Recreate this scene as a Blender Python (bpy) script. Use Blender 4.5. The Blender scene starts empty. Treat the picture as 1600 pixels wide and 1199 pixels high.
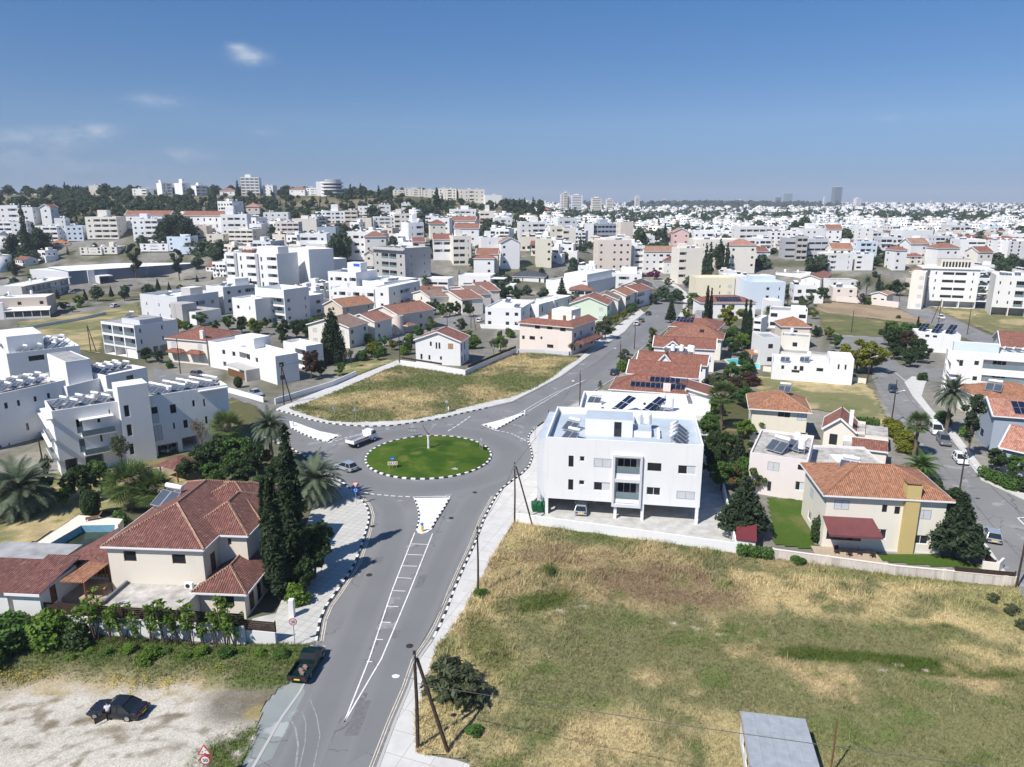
SKY_DUST,SKY_OZ,SKY_STR,EXPO,SKY_AIR,HAZE=0.0,3.0,0.049,.62,.6,1.4e-4
SKY_T=[(.34,.41,.65),(1.0,1.12,1.2),(.82,1.38,1.70)];SKY_CLOUD=(9,9.8,11)
import bpy,math,random
import numpy as np
from mathutils import Vector,Matrix
from mathutils.geometry import tessellate_polygon
random.seed(7)
RNG=np.random.default_rng(11)
SC=bpy.context.scene
COL=SC.collection
PI=math.pi
H=42.0
F=1110.0
TH=math.atan(281.5/F)
CT,ST=math.cos(TH),math.sin(TH)
TBY=[0,300,345,365,400,430,470,530,640,750,900,1500,3000]
TBP=[-400,60,300,450,620,700,800,840,880,950,985,1085,1150]
_F=[16,16,16,16,16]
TBZ=[[0,0,0,5,12,18,28,35,43,50,50,46,46],[0,0,0,1,6,11,27,34,42,50,50,46,46],[0,0,0,0,2,11,26,31,40,50,51,46,46],[0,0,0,6,14,17,21,25,33,50,50,46,46],[0,0,0,6,14,17,21,24,32,49,49,46,46],[0,0,0,6,14,17,19,21,27,46,46,42,42],[0,0,0,5,12,15,17,18,22,37,37,34,32],[0,0,0,5,12,15,17,18,20,30,30,26,24],[0,0,0,4,10,14,16,16,18,20,20,18,18],[0,0,0,0,0,6,12,16]+_F,[0,0,0,0,0,2,8,14]+_F,[0,0,0,0,0,2,8,14]+_F,[0,0,0,6,12,14,16,16]+_F]
TBB=[(p-800)/F*CT for p in TBP]
_TZ=np.array(TBZ,float)
def TZ(x,y):
 if y<=290:return 0.0
 b=x/y
 i=min(max(np.searchsorted(TBB,b)-1,0),len(TBB)-2)
 t=min(max((b-TBB[i])/(TBB[i+1]-TBB[i]),0),1)
 t=t*t*(3-2*t)
 yy=min(y,2999)
 j=int(np.searchsorted(TBY,yy,side='right')-1)
 s=(yy-TBY[j])/(TBY[j+1]-TBY[j])
 z=(_TZ[i,j]*(1-s)+_TZ[i,j+1]*s)*(1-t)+(_TZ[i+1,j]*(1-s)+_TZ[i+1,j+1]*s)*t
 k=min(max((y-1500)/2600,0),1)
 return z+18*k*k*(3-2*k)*(1 if b>-.05 else.3)
def G(px,py,z=0.0):
 x=(px-800)/F;u=(599.5-py)/F
 dz=-ST+u*CT
 t=(z-H)/dz
 return Vector((t*x,t*(CT+u*ST),z))
def HZ(p,py):
 k=(599.5-py)/F
 return H+p[1]*(k*CT-ST)/(CT+k*ST)
def PX(p):
 d=p[1]*CT+(H-p[2])*ST;u=p[1]*ST+(p[2]-H)*CT
 return 800+F*p[0]/d,599.5-F*u/d
def AT(px,py,Y):
 x=(px-800)/F;u=(599.5-py)/F
 t=Y/(CT+u*ST)
 return Vector((t*x,Y,H+t*(-ST+u*CT)))
def vnoise(x,y,s=0):
 xi=np.floor(x).astype(np.int64);yi=np.floor(y).astype(np.int64)
 fx=x-xi;fy=y-yi
 fx=fx*fx*(3-2*fx);fy=fy*fy*(3-2*fy)
 def h(a,b):
  n=(a*374761393+b*668265263+s*982451653)&0x7fffffff
  n=((n^(n>>13))*1274126177)&0x7fffffff
  return((n^(n>>16))&0xffff)/65535.0
 return(h(xi,yi)*(1-fx)+h(xi+1,yi)*fx)*(1-fy)+(h(xi,yi+1)*(1-fx)+h(xi+1,yi+1)*fx)*fy
def fbm(x,y,s=0,o=4):
 r=0;a=.5
 for i in range(o):
  r=r+a*vnoise(x*2**i,y*2**i,s+i*17);a*=.5
 return r/(1-.5**o)
M={}
def nt(name):
 m=bpy.data.materials.new(name);m.use_nodes=True
 n=m.node_tree.nodes;l=m.node_tree.links
 return m,n,l,n['Principled BSDF']
def mth(n,l,op,a,b=None,c=None):
 x=n.new('ShaderNodeMath');x.operation=op
 for i,v in enumerate((a,b,c)):
  if v is None:continue
  if isinstance(v,(int,float)):x.inputs[i].default_value=v
  else:l.new(v,x.inputs[i])
 return x.outputs[0]
def mixc(n,l,f,a,b,mode='MIX'):
 x=n.new('ShaderNodeMix');x.data_type='RGBA';x.blend_type=mode
 for k,v in((0,f),(6,a),(7,b)):
  if isinstance(v,(int,float)):x.inputs[k].default_value=v
  elif isinstance(v,tuple):x.inputs[k].default_value=(*v,1)
  else:l.new(v,x.inputs[k])
 return x.outputs[2]
def noise(n,l,vec,scale,detail=4,rough=.55):
 x=n.new('ShaderNodeTexNoise');x.inputs['Scale'].default_value=scale
 x.inputs['Detail'].default_value=detail;x.inputs['Roughness'].default_value=rough
 l.new(vec,x.inputs['Vector']);return x.outputs[0]
def ramp(n,l,f,a,b):
 x=n.new('ShaderNodeMapRange');x.inputs[1].default_value=a;x.inputs[2].default_value=b
 l.new(f,x.inputs[0]);return x.outputs[0]
def pos(n):return n.new('ShaderNodeNewGeometry').outputs['Position']
def scl(n,l,v,s):
 x=n.new('ShaderNodeMapping');x.inputs['Scale'].default_value=s;l.new(v,x.inputs[0]);return x.outputs[0]
def bump(n,l,bs,h,st,d=.02):
 x=n.new('ShaderNodeBump');x.inputs['Strength'].default_value=st;x.inputs['Distance'].default_value=d
 l.new(h,x.inputs['Height']);l.new(x.outputs[0],bs.inputs['Normal'])
def dk3(c,f):return tuple(v*f for v in c)
def dk(c,f):return tuple(min(v*f,1)for v in c)
def mat(name,col,rough=.85,amt=.1,scale=1.0,spec=.3,metal=0,bmp=0,bs_=30):
 m,n,l,b=nt(name)
 p=pos(n);f=ramp(n,l,noise(n,l,p,scale),.3,.7)
 l.new(mixc(n,l,f,dk(col,1-amt),dk(col,1+amt)),b.inputs['Base Color'])
 b.inputs['Roughness'].default_value=rough;b.inputs['Specular IOR Level'].default_value=spec;b.inputs['Metallic'].default_value=metal
 if bmp:bump(n,l,b,noise(n,l,p,bs_),bmp)
 M[name]=m;return m
def plaster(name,col,dirt=.16):
 m,n,l,b=nt(name);p=pos(n)
 big=ramp(n,l,noise(n,l,p,.25,3),.3,.75)
 st=ramp(n,l,noise(n,l,scl(n,l,p,(1.6,1.6,.12)),1.0,5,.6),.55,.8)
 c=mixc(n,l,big,dk(col,.95),col)
 c=mixc(n,l,mth(n,l,'MULTIPLY',st,dirt),c,(.30,.28,.25))
 fine=ramp(n,l,noise(n,l,p,7,5,.65),.35,.7)
 c=mixc(n,l,mth(n,l,'MULTIPLY',fine,.08),c,dk(col,.7))
 l.new(c,b.inputs['Base Color']);b.inputs['Roughness'].default_value=.9;b.inputs['Specular IOR Level'].default_value=.2
 bump(n,l,b,noise(n,l,p,25),.25)
 M[name]=m;return m
def uvsep(n,l):
 u=n.new('ShaderNodeUVMap');s=n.new('ShaderNodeSeparateXYZ');l.new(u.outputs[0],s.inputs[0]);return s.outputs[0],s.outputs[1]
def tiles(name,col,pu=.25,pv=.38,var=.3):
 m,n,l,b=nt(name);u,v=uvsep(n,l)
 us=mth(n,l,'DIVIDE',u,pu);vs=mth(n,l,'DIVIDE',v,pv)
 c=n.new('ShaderNodeCombineXYZ');l.new(mth(n,l,'FLOOR',us),c.inputs[0]);l.new(mth(n,l,'FLOOR',vs),c.inputs[1])
 w=n.new('ShaderNodeTexWhiteNoise');l.new(c.outputs[0],w.inputs['Vector'])
 cc=mixc(n,l,w.outputs[0],dk(col,1-var),dk(col,1+var))
 p=pos(n)
 cc=mixc(n,l,mth(n,l,'MULTIPLY',ramp(n,l,noise(n,l,p,.5,6,.65),.45,.75),.5),cc,dk(col,.55))
 cc=mixc(n,l,mth(n,l,'MULTIPLY',ramp(n,l,noise(n,l,p,2.3,4),.58,.75),.5),cc,(.45,.36,.27))
 l.new(cc,b.inputs['Base Color']);b.inputs['Roughness'].default_value=.85
 hu=mth(n,l,'ABSOLUTE',mth(n,l,'SINE',mth(n,l,'MULTIPLY',us,PI)))
 hv=mth(n,l,'MULTIPLY',mth(n,l,'FRACT',vs),-.35)
 bump(n,l,b,mth(n,l,'ADD',hu,hv),1.0,.11)
 M[name]=m;return m
def leaf(name,c1,c2,tr=.35):
 m,n,l,b=nt(name)
 g=n.new('ShaderNodeNewGeometry')
 oi=n.new('ShaderNodeObjectInfo')
 f=mth(n,l,'ADD',mth(n,l,'MULTIPLY',g.outputs['Random Per Island'],.6),mth(n,l,'MULTIPLY',ramp(n,l,noise(n,l,g.outputs['Position'],.7,2),.35,.65),.4))
 c=mixc(n,l,f,c1,c2)
 c=mixc(n,l,mth(n,l,'MULTIPLY',oi.outputs['Random'],.35),c,dk(c1,.8))
 l.new(c,b.inputs['Base Color']);b.inputs['Roughness'].default_value=.6;b.inputs['Specular IOR Level'].default_value=.25
 t=n.new('ShaderNodeBsdfTranslucent');l.new(c,t.inputs[0])
 mx=n.new('ShaderNodeMixShader');mx.inputs[0].default_value=tr
 l.new(b.outputs[0],mx.inputs[1]);l.new(t.outputs[0],mx.inputs[2]);l.new(mx.outputs[0],n['Material Output'].inputs[0])
 M[name]=m;return m
def vcol(name,rough=.95,amt=.35,sc=6.0,b_=.6):
 m,n,l,b=nt(name)
 a=n.new('ShaderNodeVertexColor');a.layer_name='Col';p=pos(n)
 f=ramp(n,l,noise(n,l,p,sc,6,.7),.3,.7)
 d=mixc(n,l,1.0,a.outputs[0],(1-amt,)*3,'MULTIPLY');e=mixc(n,l,1.0,a.outputs[0],(1+amt,)*3,'MULTIPLY')
 l.new(mixc(n,l,f,d,e),b.inputs['Base Color']);b.inputs['Roughness'].default_value=rough;b.inputs['Specular IOR Level'].default_value=.1
 if b_:bump(n,l,b,noise(n,l,p,sc*1.3,5),b_,.06)
 M[name]=m;return m
for nm,c in dict(white=(.78,.775,.765),white_old=(.72,.71,.69),cream=(.75,.71,.63),beige=(.66,.60,.51),stone=(.74,.68,.58),pink=(.75,.66,.60),rose=(.72,.50,.46),peach=(.73,.64,.56),yellow=(.68,.56,.33),lemon=(.75,.70,.57),mint=(.66,.75,.60),grey=(.42,.43,.45),lightgrey=(.62,.63,.65),darkgrey=(.16,.17,.19),slate=(.10,.12,.15),concrete=(.45,.44,.42),tan=(.58,.50,.42),sand=(.69,.64,.55),bluegrey=(.34,.39,.46)).items():plaster(nm,c)
for nm,c in dict(tile_red=(.29,.118,.082),tile_orange=(.41,.19,.105),tile_brown=(.205,.085,.068),tile_grey=(.30,.20,.155),tile_tan=(.42,.25,.16),tile_dark=(.10,.085,.085),tile_slate=(.07,.08,.10)).items():tiles(nm,c)
mat('roof_grey',(.33,.33,.33),amt=.25,scale=.6);mat('roof_white',(.74,.75,.76),amt=.08,scale=.5);mat('roof_old',(.42,.40,.37),amt=.35,scale=.9);mat('roof_pale',(.56,.55,.52),amt=.25,scale=.5);mat('roof_blue',(.40,.46,.52),amt=.08,scale=.4)
mat('black_metal',(.02,.02,.022),rough=.5);mat('white_metal',(.78,.78,.78),rough=.4);mat('steel',(.5,.52,.55),rough=.4,metal=.6);mat('wood_pole',(.055,.035,.025),amt=.3,scale=3,bmp=.4)
mat('wood',(.16,.075,.035),amt=.3,scale=4);mat('wood_pale',(.42,.26,.12),amt=.2,scale=4);mat('wood_dark',(.05,.03,.022),amt=.3,scale=4);mat('bark',(.12,.09,.065),amt=.35,scale=5,bmp=.6);mat('palm_bark',(.15,.11,.075),amt=.4,scale=9,bmp=.8)
mat('glass',(.018,.024,.03),rough=.06,spec=.6);mat('rail_glass',(.16,.22,.24),rough=.08,spec=.6);mat('frame_white',(.72,.72,.72),rough=.5);mat('frame_dark',(.035,.03,.028),rough=.5);mat('frame_wood',(.17,.09,.045),rough=.6)
mat('shutter',(.56,.58,.60),rough=.6,amt=.03);mat('interior',(.05,.05,.055));mat('curtain',(.40,.40,.39),amt=.15)
mat('tank',(.80,.80,.80),rough=.35);mat('collector',(.07,.085,.11),rough=.12,spec=.6);mat('solar_cell',(.010,.014,.035),rough=.15,spec=.6)
mat('red_metal',(.15,.03,.035),rough=.6,amt=.1);mat('awning',(.15,.05,.052),rough=.8);mat('bin_green',(.01,.10,.035),rough=.5);mat('rubber',(.015,.015,.015));mat('rim',(.45,.46,.48),rough=.3,metal=.7)
mat('paint_white',(.72,.72,.70),amt=.22,scale=1.6);mat('paint_black',(.03,.03,.03),amt=.3,scale=3);mat('paint_yellow',(.62,.46,.10),amt=.15,scale=3);mat('line_cream',(.60,.54,.44),amt=.2,scale=2)
mat('sign_blue',(.02,.13,.55),rough=.4);mat('sign_red',(.62,.02,.03),rough=.4);mat('sign_yellow',(.85,.50,.02),rough=.4);mat('sign_back',(.36,.37,.38),rough=.5)
mat('car_black',(.012,.013,.017),rough=.18,spec=.7,amt=.0);mat('car_green',(.004,.018,.020),rough=.22,spec=.6,amt=.0);mat('car_silver',(.50,.55,.60),rough=.25,metal=.5,amt=.0);mat('car_white',(.80,.80,.80),rough=.25,amt=.0)
mat('car_grey',(.22,.22,.24),rough=.25,metal=.4,amt=.0);mat('car_blue',(.03,.05,.10),rough=.2,amt=.0);mat('lamp_red',(.16,.008,.008),rough=.2);mat('lamp_clear',(.42,.44,.47),rough=.1);mat('plate_yellow',(.80,.58,.03),rough=.5)
mat('pool_tile',(.16,.34,.46),amt=.12,scale=1.5);mat('pool_water',(.035,.045,.02),rough=.08,spec=.6,amt=.5,scale=.7);mat('pool_clean',(.10,.55,.58),rough=.08,spec=.5,amt=.05)
mat('skin',(.45,.25,.17),rough=.6);mat('hair',(.015,.012,.01),rough=.5);mat('shirt',(.62,.65,.72),rough=.9);mat('trousers',(.012,.012,.015),rough=.9)
mat('plastic_white',(.78,.78,.76),rough=.5,amt=.03);mat('orange_sign',(.75,.12,.02),rough=.5);mat('store_blue',(.13,.17,.22),rough=.6,amt=.06,scale=.3)
leaf('leaf_dark',(0.026,0.054,0.019),(0.083,0.137,0.040));leaf('leaf_green',(0.051,0.110,0.022),(0.137,0.247,0.051));leaf('leaf_bright',(.078,.155,.019),(.202,.310,.046));leaf('leaf_lime',(.132,.155,.016),(.295,.295,.031));leaf('leaf_olive',(.070,.090,.043),(.171,.194,.101))
leaf('leaf_pine',(0.026,0.047,0.024),(0.073,0.110,0.051));leaf('leaf_cypress',(0.019,0.037,0.017),(0.054,0.087,0.033));leaf('leaf_palm',(.078,.109,.070),(.209,.248,.155));leaf('leaf_fan',(.062,.109,.028),(.186,.248,.078));leaf('leaf_dry',(.160,.120,.060),(.300,.240,.130))
leaf('leaf_red',(.054,.034,.025),(.139,.070,.046));leaf('leaf_purple',(.155,.023,.078),(.341,.062,.171));leaf('leaf_far',(0.045,0.077,0.041),(0.113,0.158,0.081));leaf('flower_yellow',(.550,.420,.020),(.750,.600,.040));leaf('leaf_grass',(.054,.101,.022),(.155,.232,.046))
leaf('leaf_bloom',(.20,.02,.04),(.34,.05,.09));mat('frame_grey',(.30,.31,.32),rough=.5);vcol('field');vcol('terrain',amt=.25,sc=.35,b_=0);vcol('tuft',amt=.15,sc=2,b_=0)
def asphalt(name,col,patch=.25):
 m,n,l,b=nt(name);p=pos(n)
 c=mixc(n,l,ramp(n,l,noise(n,l,p,.11,5,.6),.3,.7),dk(col,1-patch),dk(col,1+patch*.6))
 c=mixc(n,l,ramp(n,l,noise(n,l,p,14,5,.8),.25,.75),dk(col,.7),c)
 c=mixc(n,l,ramp(n,l,noise(n,l,p,1.7,5,.7),.60,.72),c,dk(col,.74));c=mixc(n,l,ramp(n,l,noise(n,l,p,.35,3,.5),.62,.66),c,dk(col,1.14))
 wv=n.new('ShaderNodeVectorMath');wv.operation='MULTIPLY_ADD';nn=n.new('ShaderNodeTexNoise');nn.inputs['Scale'].default_value=.7;l.new(p,nn.inputs[0]);l.new(nn.outputs[1],wv.inputs[0]);wv.inputs[1].default_value=(2.2,2.2,0);l.new(p,wv.inputs[2])
 vo=n.new('ShaderNodeTexVoronoi');vo.feature='DISTANCE_TO_EDGE';vo.inputs['Scale'].default_value=.12;l.new(wv.outputs[0],vo.inputs['Vector'])
 c=mixc(n,l,mth(n,l,'MULTIPLY',mth(n,l,'LESS_THAN',vo.outputs[0],.006),.55),c,dk(col,.35))
 l.new(c,b.inputs['Base Color']);b.inputs['Roughness'].default_value=.9;b.inputs['Specular IOR Level'].default_value=.25
 M[name]=m
asphalt('asphalt',(.235,.237,.240));asphalt('asphalt_old',(.255,.252,.248));asphalt('gravel',(.30,.33,.32),.35)
def lane(name,col,dark):
 m,n,l,b=nt(name);u,v=uvsep(n,l);p=pos(n)
 u4=mth(n,l,'SUBTRACT',1,mth(n,l,'ABSOLUTE',mth(n,l,'SUBTRACT',mth(n,l,'MULTIPLY',u,2),1)))
 tr=mth(n,l,'SMOOTH_MIN',ramp(n,l,u4,0,.55),1.0,.2)
 nz=ramp(n,l,noise(n,l,scl(n,l,p,(1,1,1)),.13,4),.25,.75)
 f=mth(n,l,'MULTIPLY',tr,mth(n,l,'ADD',mth(n,l,'MULTIPLY',nz,.6),.45))
 c=mixc(n,l,f,col,dark)
 c=mixc(n,l,ramp(n,l,noise(n,l,p,14,5,.8),.25,.75),dk(col,.7),c)
 l.new(c,b.inputs['Base Color']);b.inputs['Roughness'].default_value=.85;b.inputs['Specular IOR Level'].default_value=.25
 M[name]=m
lane('lane',(.237,.239,.242),(.165,.168,.174))
def paving(name,col,joint,su,sv,mortar=.012):
 m,n,l,b=nt(name);p=pos(n)
 r=n.new('ShaderNodeMapping');r.inputs['Rotation'].default_value=(0,0,.35);l.new(p,r.inputs[0])
 t=n.new('ShaderNodeTexBrick');t.offset=0;l.new(r.outputs[0],t.inputs['Vector']);t.inputs['Scale'].default_value=1
 t.inputs['Brick Width'].default_value=su;t.inputs['Row Height'].default_value=sv;t.inputs['Mortar Size'].default_value=mortar
 t.inputs['Color1'].default_value=(*dk(col,.96),1);t.inputs['Color2'].default_value=(*dk(col,1.03),1);t.inputs['Mortar'].default_value=(*joint,1)
 c=mixc(n,l,mth(n,l,'MULTIPLY',ramp(n,l,noise(n,l,p,.5,6,.65),.4,.75),.45),t.outputs[0],dk(col,.6))
 l.new(c,b.inputs['Base Color']);b.inputs['Roughness'].default_value=.9;b.inputs['Specular IOR Level'].default_value=.2
 M[name]=m
paving('paver',(.52,.51,.48),(.36,.35,.33),.9,.9,.04);paving('pavement',(.58,.57,.545),(.42,.41,.385),2.4,2.4,.04);paving('blockwork',(.62,.56,.50),(.48,.43,.38),.55,.28,.02);paving('terrace',(.46,.36,.27),(.36,.28,.21),.5,.5,.02)
mat('stone_block',(.66,.58,.47),amt=.18,scale=1.1);mat('dirt',(.36,.32,.26),amt=.25,scale=.8);mat('slab',(.46,.455,.43),amt=.2,scale=.7)
def link(o,parent=None):
 COL.objects.link(o)
 if parent is not None:o.parent=parent
 return o
def fin(me,mats):
 for m in mats:me.materials.append(M[m]if isinstance(m,str)else m)
def auto_uv(me):
 nl=len(me.loops)
 if not nl:return
 uv=me.uv_layers.new(name='UVMap')
 nrm=np.zeros(len(me.polygons)*3);me.polygons.foreach_get('normal',nrm);nrm=nrm.reshape(-1,3)
 tot=np.zeros(len(me.polygons),int);me.polygons.foreach_get('loop_total',tot)
 vi=np.zeros(nl,int);me.loops.foreach_get('vertex_index',vi)
 co=np.zeros(len(me.vertices)*3);me.vertices.foreach_get('co',co);co=co.reshape(-1,3)
 ua=np.stack([-nrm[:,1],nrm[:,0],np.zeros(len(nrm))],1)
 ln=np.linalg.norm(ua,axis=1);flat=ln<1e-3
 ua[flat]=(1,0,0);ln[flat]=1;ua/=ln[:,None]
 va=np.cross(nrm,ua)
 pi=np.repeat(np.arange(len(tot)),tot);P=co[vi]
 out=np.stack([(P*ua[pi]).sum(1),(P*va[pi]).sum(1)],1)
 uv.data.foreach_set('uv',out.ravel())
class MB:
 def __init__(s):s.v=[];s.f=[];s.m=[]
 def poly(s,pts,m=0):
  i=len(s.v);s.v+=[tuple(p)for p in pts];s.f.append(tuple(range(i,i+len(pts))));s.m.append(m)
 def box(s,x0,y0,z0,x1,y1,z1,m=0,mt=None,skip=''):
  i=len(s.v);s.v+=[(x0,y0,z0),(x1,y0,z0),(x1,y1,z0),(x0,y1,z0),(x0,y0,z1),(x1,y0,z1),(x1,y1,z1),(x0,y1,z1)]
  for k,q in(('d',(0,3,2,1)),('u',(4,5,6,7)),('f',(0,1,5,4)),('r',(1,2,6,5)),('b',(2,3,7,6)),('l',(3,0,4,7))):
   if k in skip:continue
   s.f.append(tuple(i+j for j in q));s.m.append(mt if(k=='u' and mt is not None)else m)
 def beam(s,a,b,w,h=None,m=0,up=(0,0,1)):
  a=Vector(a);b=Vector(b);h=h or w;d=(b-a).normalized();u=Vector(up)
  if abs(d.dot(u))>.98:u=Vector((1,0,0))
  r=d.cross(u).normalized()*w/2;u=r.cross(d).normalized()*h/2
  i=len(s.v)
  for p in(a,b):s.v+=[tuple(p-r-u),tuple(p+r-u),tuple(p+r+u),tuple(p-r+u)]
  for q in((0,1,2,3),(7,6,5,4),(0,4,5,1),(1,5,6,2),(2,6,7,3),(3,7,4,0)):s.f.append(tuple(i+j for j in q));s.m.append(m)
 def tube(s,pts,r,n=8,m=0,cap=True):
  pts=[Vector(p)for p in pts];rs=r if isinstance(r,(list,tuple))else[r]*len(pts);i0=len(s.v)
  ref=Vector((.31,.95,.05))if abs((pts[-1]-pts[0]).normalized().z)>.7 else Vector((0,0,1))
  for k,p in enumerate(pts):
   d=(pts[min(k+1,len(pts)-1)]-pts[max(k-1,0)]).normalized()
   a=d.cross(ref).normalized();b=d.cross(a)
   for j in range(n):
    t=2*PI*j/n;s.v.append(tuple(p+(a*math.cos(t)+b*math.sin(t))*rs[k]))
  for k in range(len(pts)-1):
   for j in range(n):
    q=i0+k*n;s.f.append((q+j,q+(j+1)%n,q+n+(j+1)%n,q+n+j));s.m.append(m)
  if cap:
   s.f.append(tuple(i0+j for j in reversed(range(n))));s.m.append(m)
   q=i0+(len(pts)-1)*n;s.f.append(tuple(q+j for j in range(n)));s.m.append(m)
 def prism(s,pts,z0,z1,m=0,mt=None,bottom=False):
  P=[(p[0],p[1])for p in pts]
  ar=sum(P[i][0]*P[(i+1)%len(P)][1]-P[(i+1)%len(P)][0]*P[i][1]for i in range(len(P)))
  if ar<0:P=P[::-1]
  i0=len(s.v);n=len(P);s.v+=[(x,y,z0)for x,y in P]+[(x,y,z1)for x,y in P]
  for t in tessellate_polygon([[Vector((x,y,0))for x,y in P]]):
   a,b,c=t
   ax=(P[b][0]-P[a][0])*(P[c][1]-P[a][1])-(P[b][1]-P[a][1])*(P[c][0]-P[a][0])
   if ax<0:b,c=c,b
   s.f.append((i0+n+a,i0+n+b,i0+n+c));s.m.append(m if mt is None else mt)
  for j in range(n):
   k=(j+1)%n;s.f.append((i0+j,i0+k,i0+n+k,i0+n+j));s.m.append(m)
 def ball(s,c,r,m=0,nu=10,nv=6,sq=(1,1,1)):
  i0=len(s.v)
  for i in range(nv+1):
   a=PI*i/nv-PI/2
   for j in range(nu):
    t=2*PI*j/nu;s.v.append((c[0]+r*sq[0]*math.cos(a)*math.cos(t),c[1]+r*sq[1]*math.cos(a)*math.sin(t),c[2]+r*sq[2]*math.sin(a)))
  for i in range(nv):
   for j in range(nu):
    s.f.append((i0+i*nu+j,i0+i*nu+(j+1)%nu,i0+(i+1)*nu+(j+1)%nu,i0+(i+1)*nu+j));s.m.append(m)
 def xf(s,Mx):
  s.v=[tuple(Mx@Vector(p))for p in s.v];return s
 def add(s,o,Mx=None):
  i=len(s.v);s.v+=[tuple(Mx@Vector(p))for p in o.v]if Mx else o.v
  s.f+=[tuple(i+j for j in q)for q in o.f];s.m+=o.m;return s
 def mesh(s,name,mats,smooth=False):
  me=bpy.data.meshes.new(name);me.from_pydata(s.v,[],s.f);fin(me,mats)
  if any(s.m):me.polygons.foreach_set('material_index',s.m)
  if smooth:me.polygons.foreach_set('use_smooth',[True]*len(s.f))
  auto_uv(me);return me
 def build(s,name,mats,parent=None,smooth=False,loc=(0,0,0),rz=0):
  if isinstance(mats,str):mats=[mats]
  o=bpy.data.objects.new(name,s.mesh(name,mats,smooth));link(o,parent);o.location=loc;o.rotation_euler.z=rz
  return o
def np_mesh(name,V,Q,mats,mi=None,smooth=False):
 me=bpy.data.meshes.new(name);k=Q.shape[1]
 me.vertices.add(len(V));me.vertices.foreach_set('co',np.ascontiguousarray(V,np.float32).ravel())
 me.loops.add(Q.size);me.loops.foreach_set('vertex_index',np.ascontiguousarray(Q,np.int32).ravel())
 me.polygons.add(len(Q));me.polygons.foreach_set('loop_start',np.arange(0,Q.size,k,dtype=np.int32))
 fin(me,mats)
 if mi is not None:me.polygons.foreach_set('material_index',np.ascontiguousarray(mi,np.int32))
 if smooth:me.polygons.foreach_set('use_smooth',np.ones(len(Q),bool))
 me.update(calc_edges=True);return me
def set_col(me,C):
 a=me.color_attributes.new('Col','FLOAT_COLOR','POINT')
 a.data.foreach_set('color',np.concatenate([C,np.ones((len(C),1))],1).astype(np.float32).ravel())
def tag(o,label=None,cat=None,group=None,kind=None):
 if label:o['label']=label
 if cat:o['category']=cat
 if group:o['group']=group
 if kind:o['kind']=kind
 return o
def empty(name,loc,rz=0,label=None,cat=None,group=None):
 o=bpy.data.objects.new(name,None);COL.objects.link(o);o.location=loc;o.rotation_euler.z=rz
 o.empty_display_size=.5
 return tag(o,label,cat,group)
def copy_tree(o,parent=None):
 c=o.copy();COL.objects.link(c)
 if parent is not None:c.parent=parent
 for ch in list(o.children):copy_tree(ch,c)
 return c
def inst(me,name,parent=None,loc=(0,0,0),rz=0):
 o=bpy.data.objects.new(name,me);link(o,parent);o.location=loc;o.rotation_euler.z=rz
 return o
def structure(o):o['kind']='structure';return o
cam=bpy.data.objects.new('camera',bpy.data.cameras.new('camera'));COL.objects.link(cam);SC.camera=cam
cam.location=(0,0,H);cam.rotation_euler=(PI/2-TH,0,0)
cam.data.sensor_width=36;cam.data.lens=36*F/1600;cam.data.clip_end=60000;cam.data.clip_start=.5
SUN_EL,SUN_AZ=math.radians(50),math.radians(225)
sun=bpy.data.objects.new('sun',bpy.data.lights.new('sun','SUN'));COL.objects.link(sun)
sun.data.energy=4.0;sun.data.angle=math.radians(.53);sun.data.color=(1.0,.95,.88)
sd=Vector((math.sin(SUN_AZ)*math.cos(SUN_EL),math.cos(SUN_AZ)*math.cos(SUN_EL),math.sin(SUN_EL)))
sun.rotation_euler=sd.to_track_quat('Z','Y').to_euler();sun.location=sd*300
W=bpy.data.worlds.new('World');SC.world=W;W.use_nodes=True
n,l=W.node_tree.nodes,W.node_tree.links
sky=n.new('ShaderNodeTexSky');sky.sky_type='NISHITA';sky.sun_disc=False
sky.sun_elevation=SUN_EL;sky.sun_rotation=SUN_AZ;sky.air_density=SKY_AIR;sky.dust_density=SKY_DUST;sky.ozone_density=SKY_OZ;sky.altitude=150
tc=n.new('ShaderNodeTexCoord').outputs['Generated']
cl=None
for az,el,sa,se,st in[(-18.8,9.9,1.0,.42,.50),(-19.6,10.5,.6,.25,.32),(-24.9,6.8,1.5,.38,.26),(-29.4,4.7,1.6,.42,.32),(-32,4.2,3.0,.5,.20),(-24,3.3,2.0,.45,.18),(-35,3.4,4,.8,.18),(-18.2,5.0,.9,.25,.12),(26.5,5.6,.7,.2,.08),(-31,2.2,8,.8,.10)]:
 a,e=math.radians(az),math.radians(el)
 v=n.new('ShaderNodeVectorRotate');v.rotation_type='Z_AXIS';v.inputs['Angle'].default_value=a;l.new(tc,v.inputs[0])
 s=n.new('ShaderNodeSeparateXYZ');l.new(v.outputs[0],s.inputs[0])
 dx=mth(n,l,'DIVIDE',s.outputs[0],math.radians(sa));dz=mth(n,l,'DIVIDE',mth(n,l,'SUBTRACT',s.outputs[2],math.sin(e)),math.radians(se))
 fwd=mth(n,l,'GREATER_THAN',s.outputs[1],0)
 r2=mth(n,l,'ADD',mth(n,l,'MULTIPLY',dx,dx),mth(n,l,'MULTIPLY',dz,dz))
 k=mth(n,l,'MULTIPLY',mth(n,l,'MULTIPLY',mth(n,l,'EXPONENT',mth(n,l,'MULTIPLY',r2,-1)),st),fwd)
 cl=k if cl is None else mth(n,l,'ADD',cl,k)
nz=ramp(n,l,noise(n,l,scl(n,l,tc,(1,1,2.2)),34,8,.6),.30,.66)
cf=mth(n,l,'MULTIPLY',cl,mth(n,l,'MULTIPLY',nz,1.7))
sz=n.new('ShaderNodeSeparateXYZ');l.new(tc,sz.inputs[0]);sz=sz.outputs[2]
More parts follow.
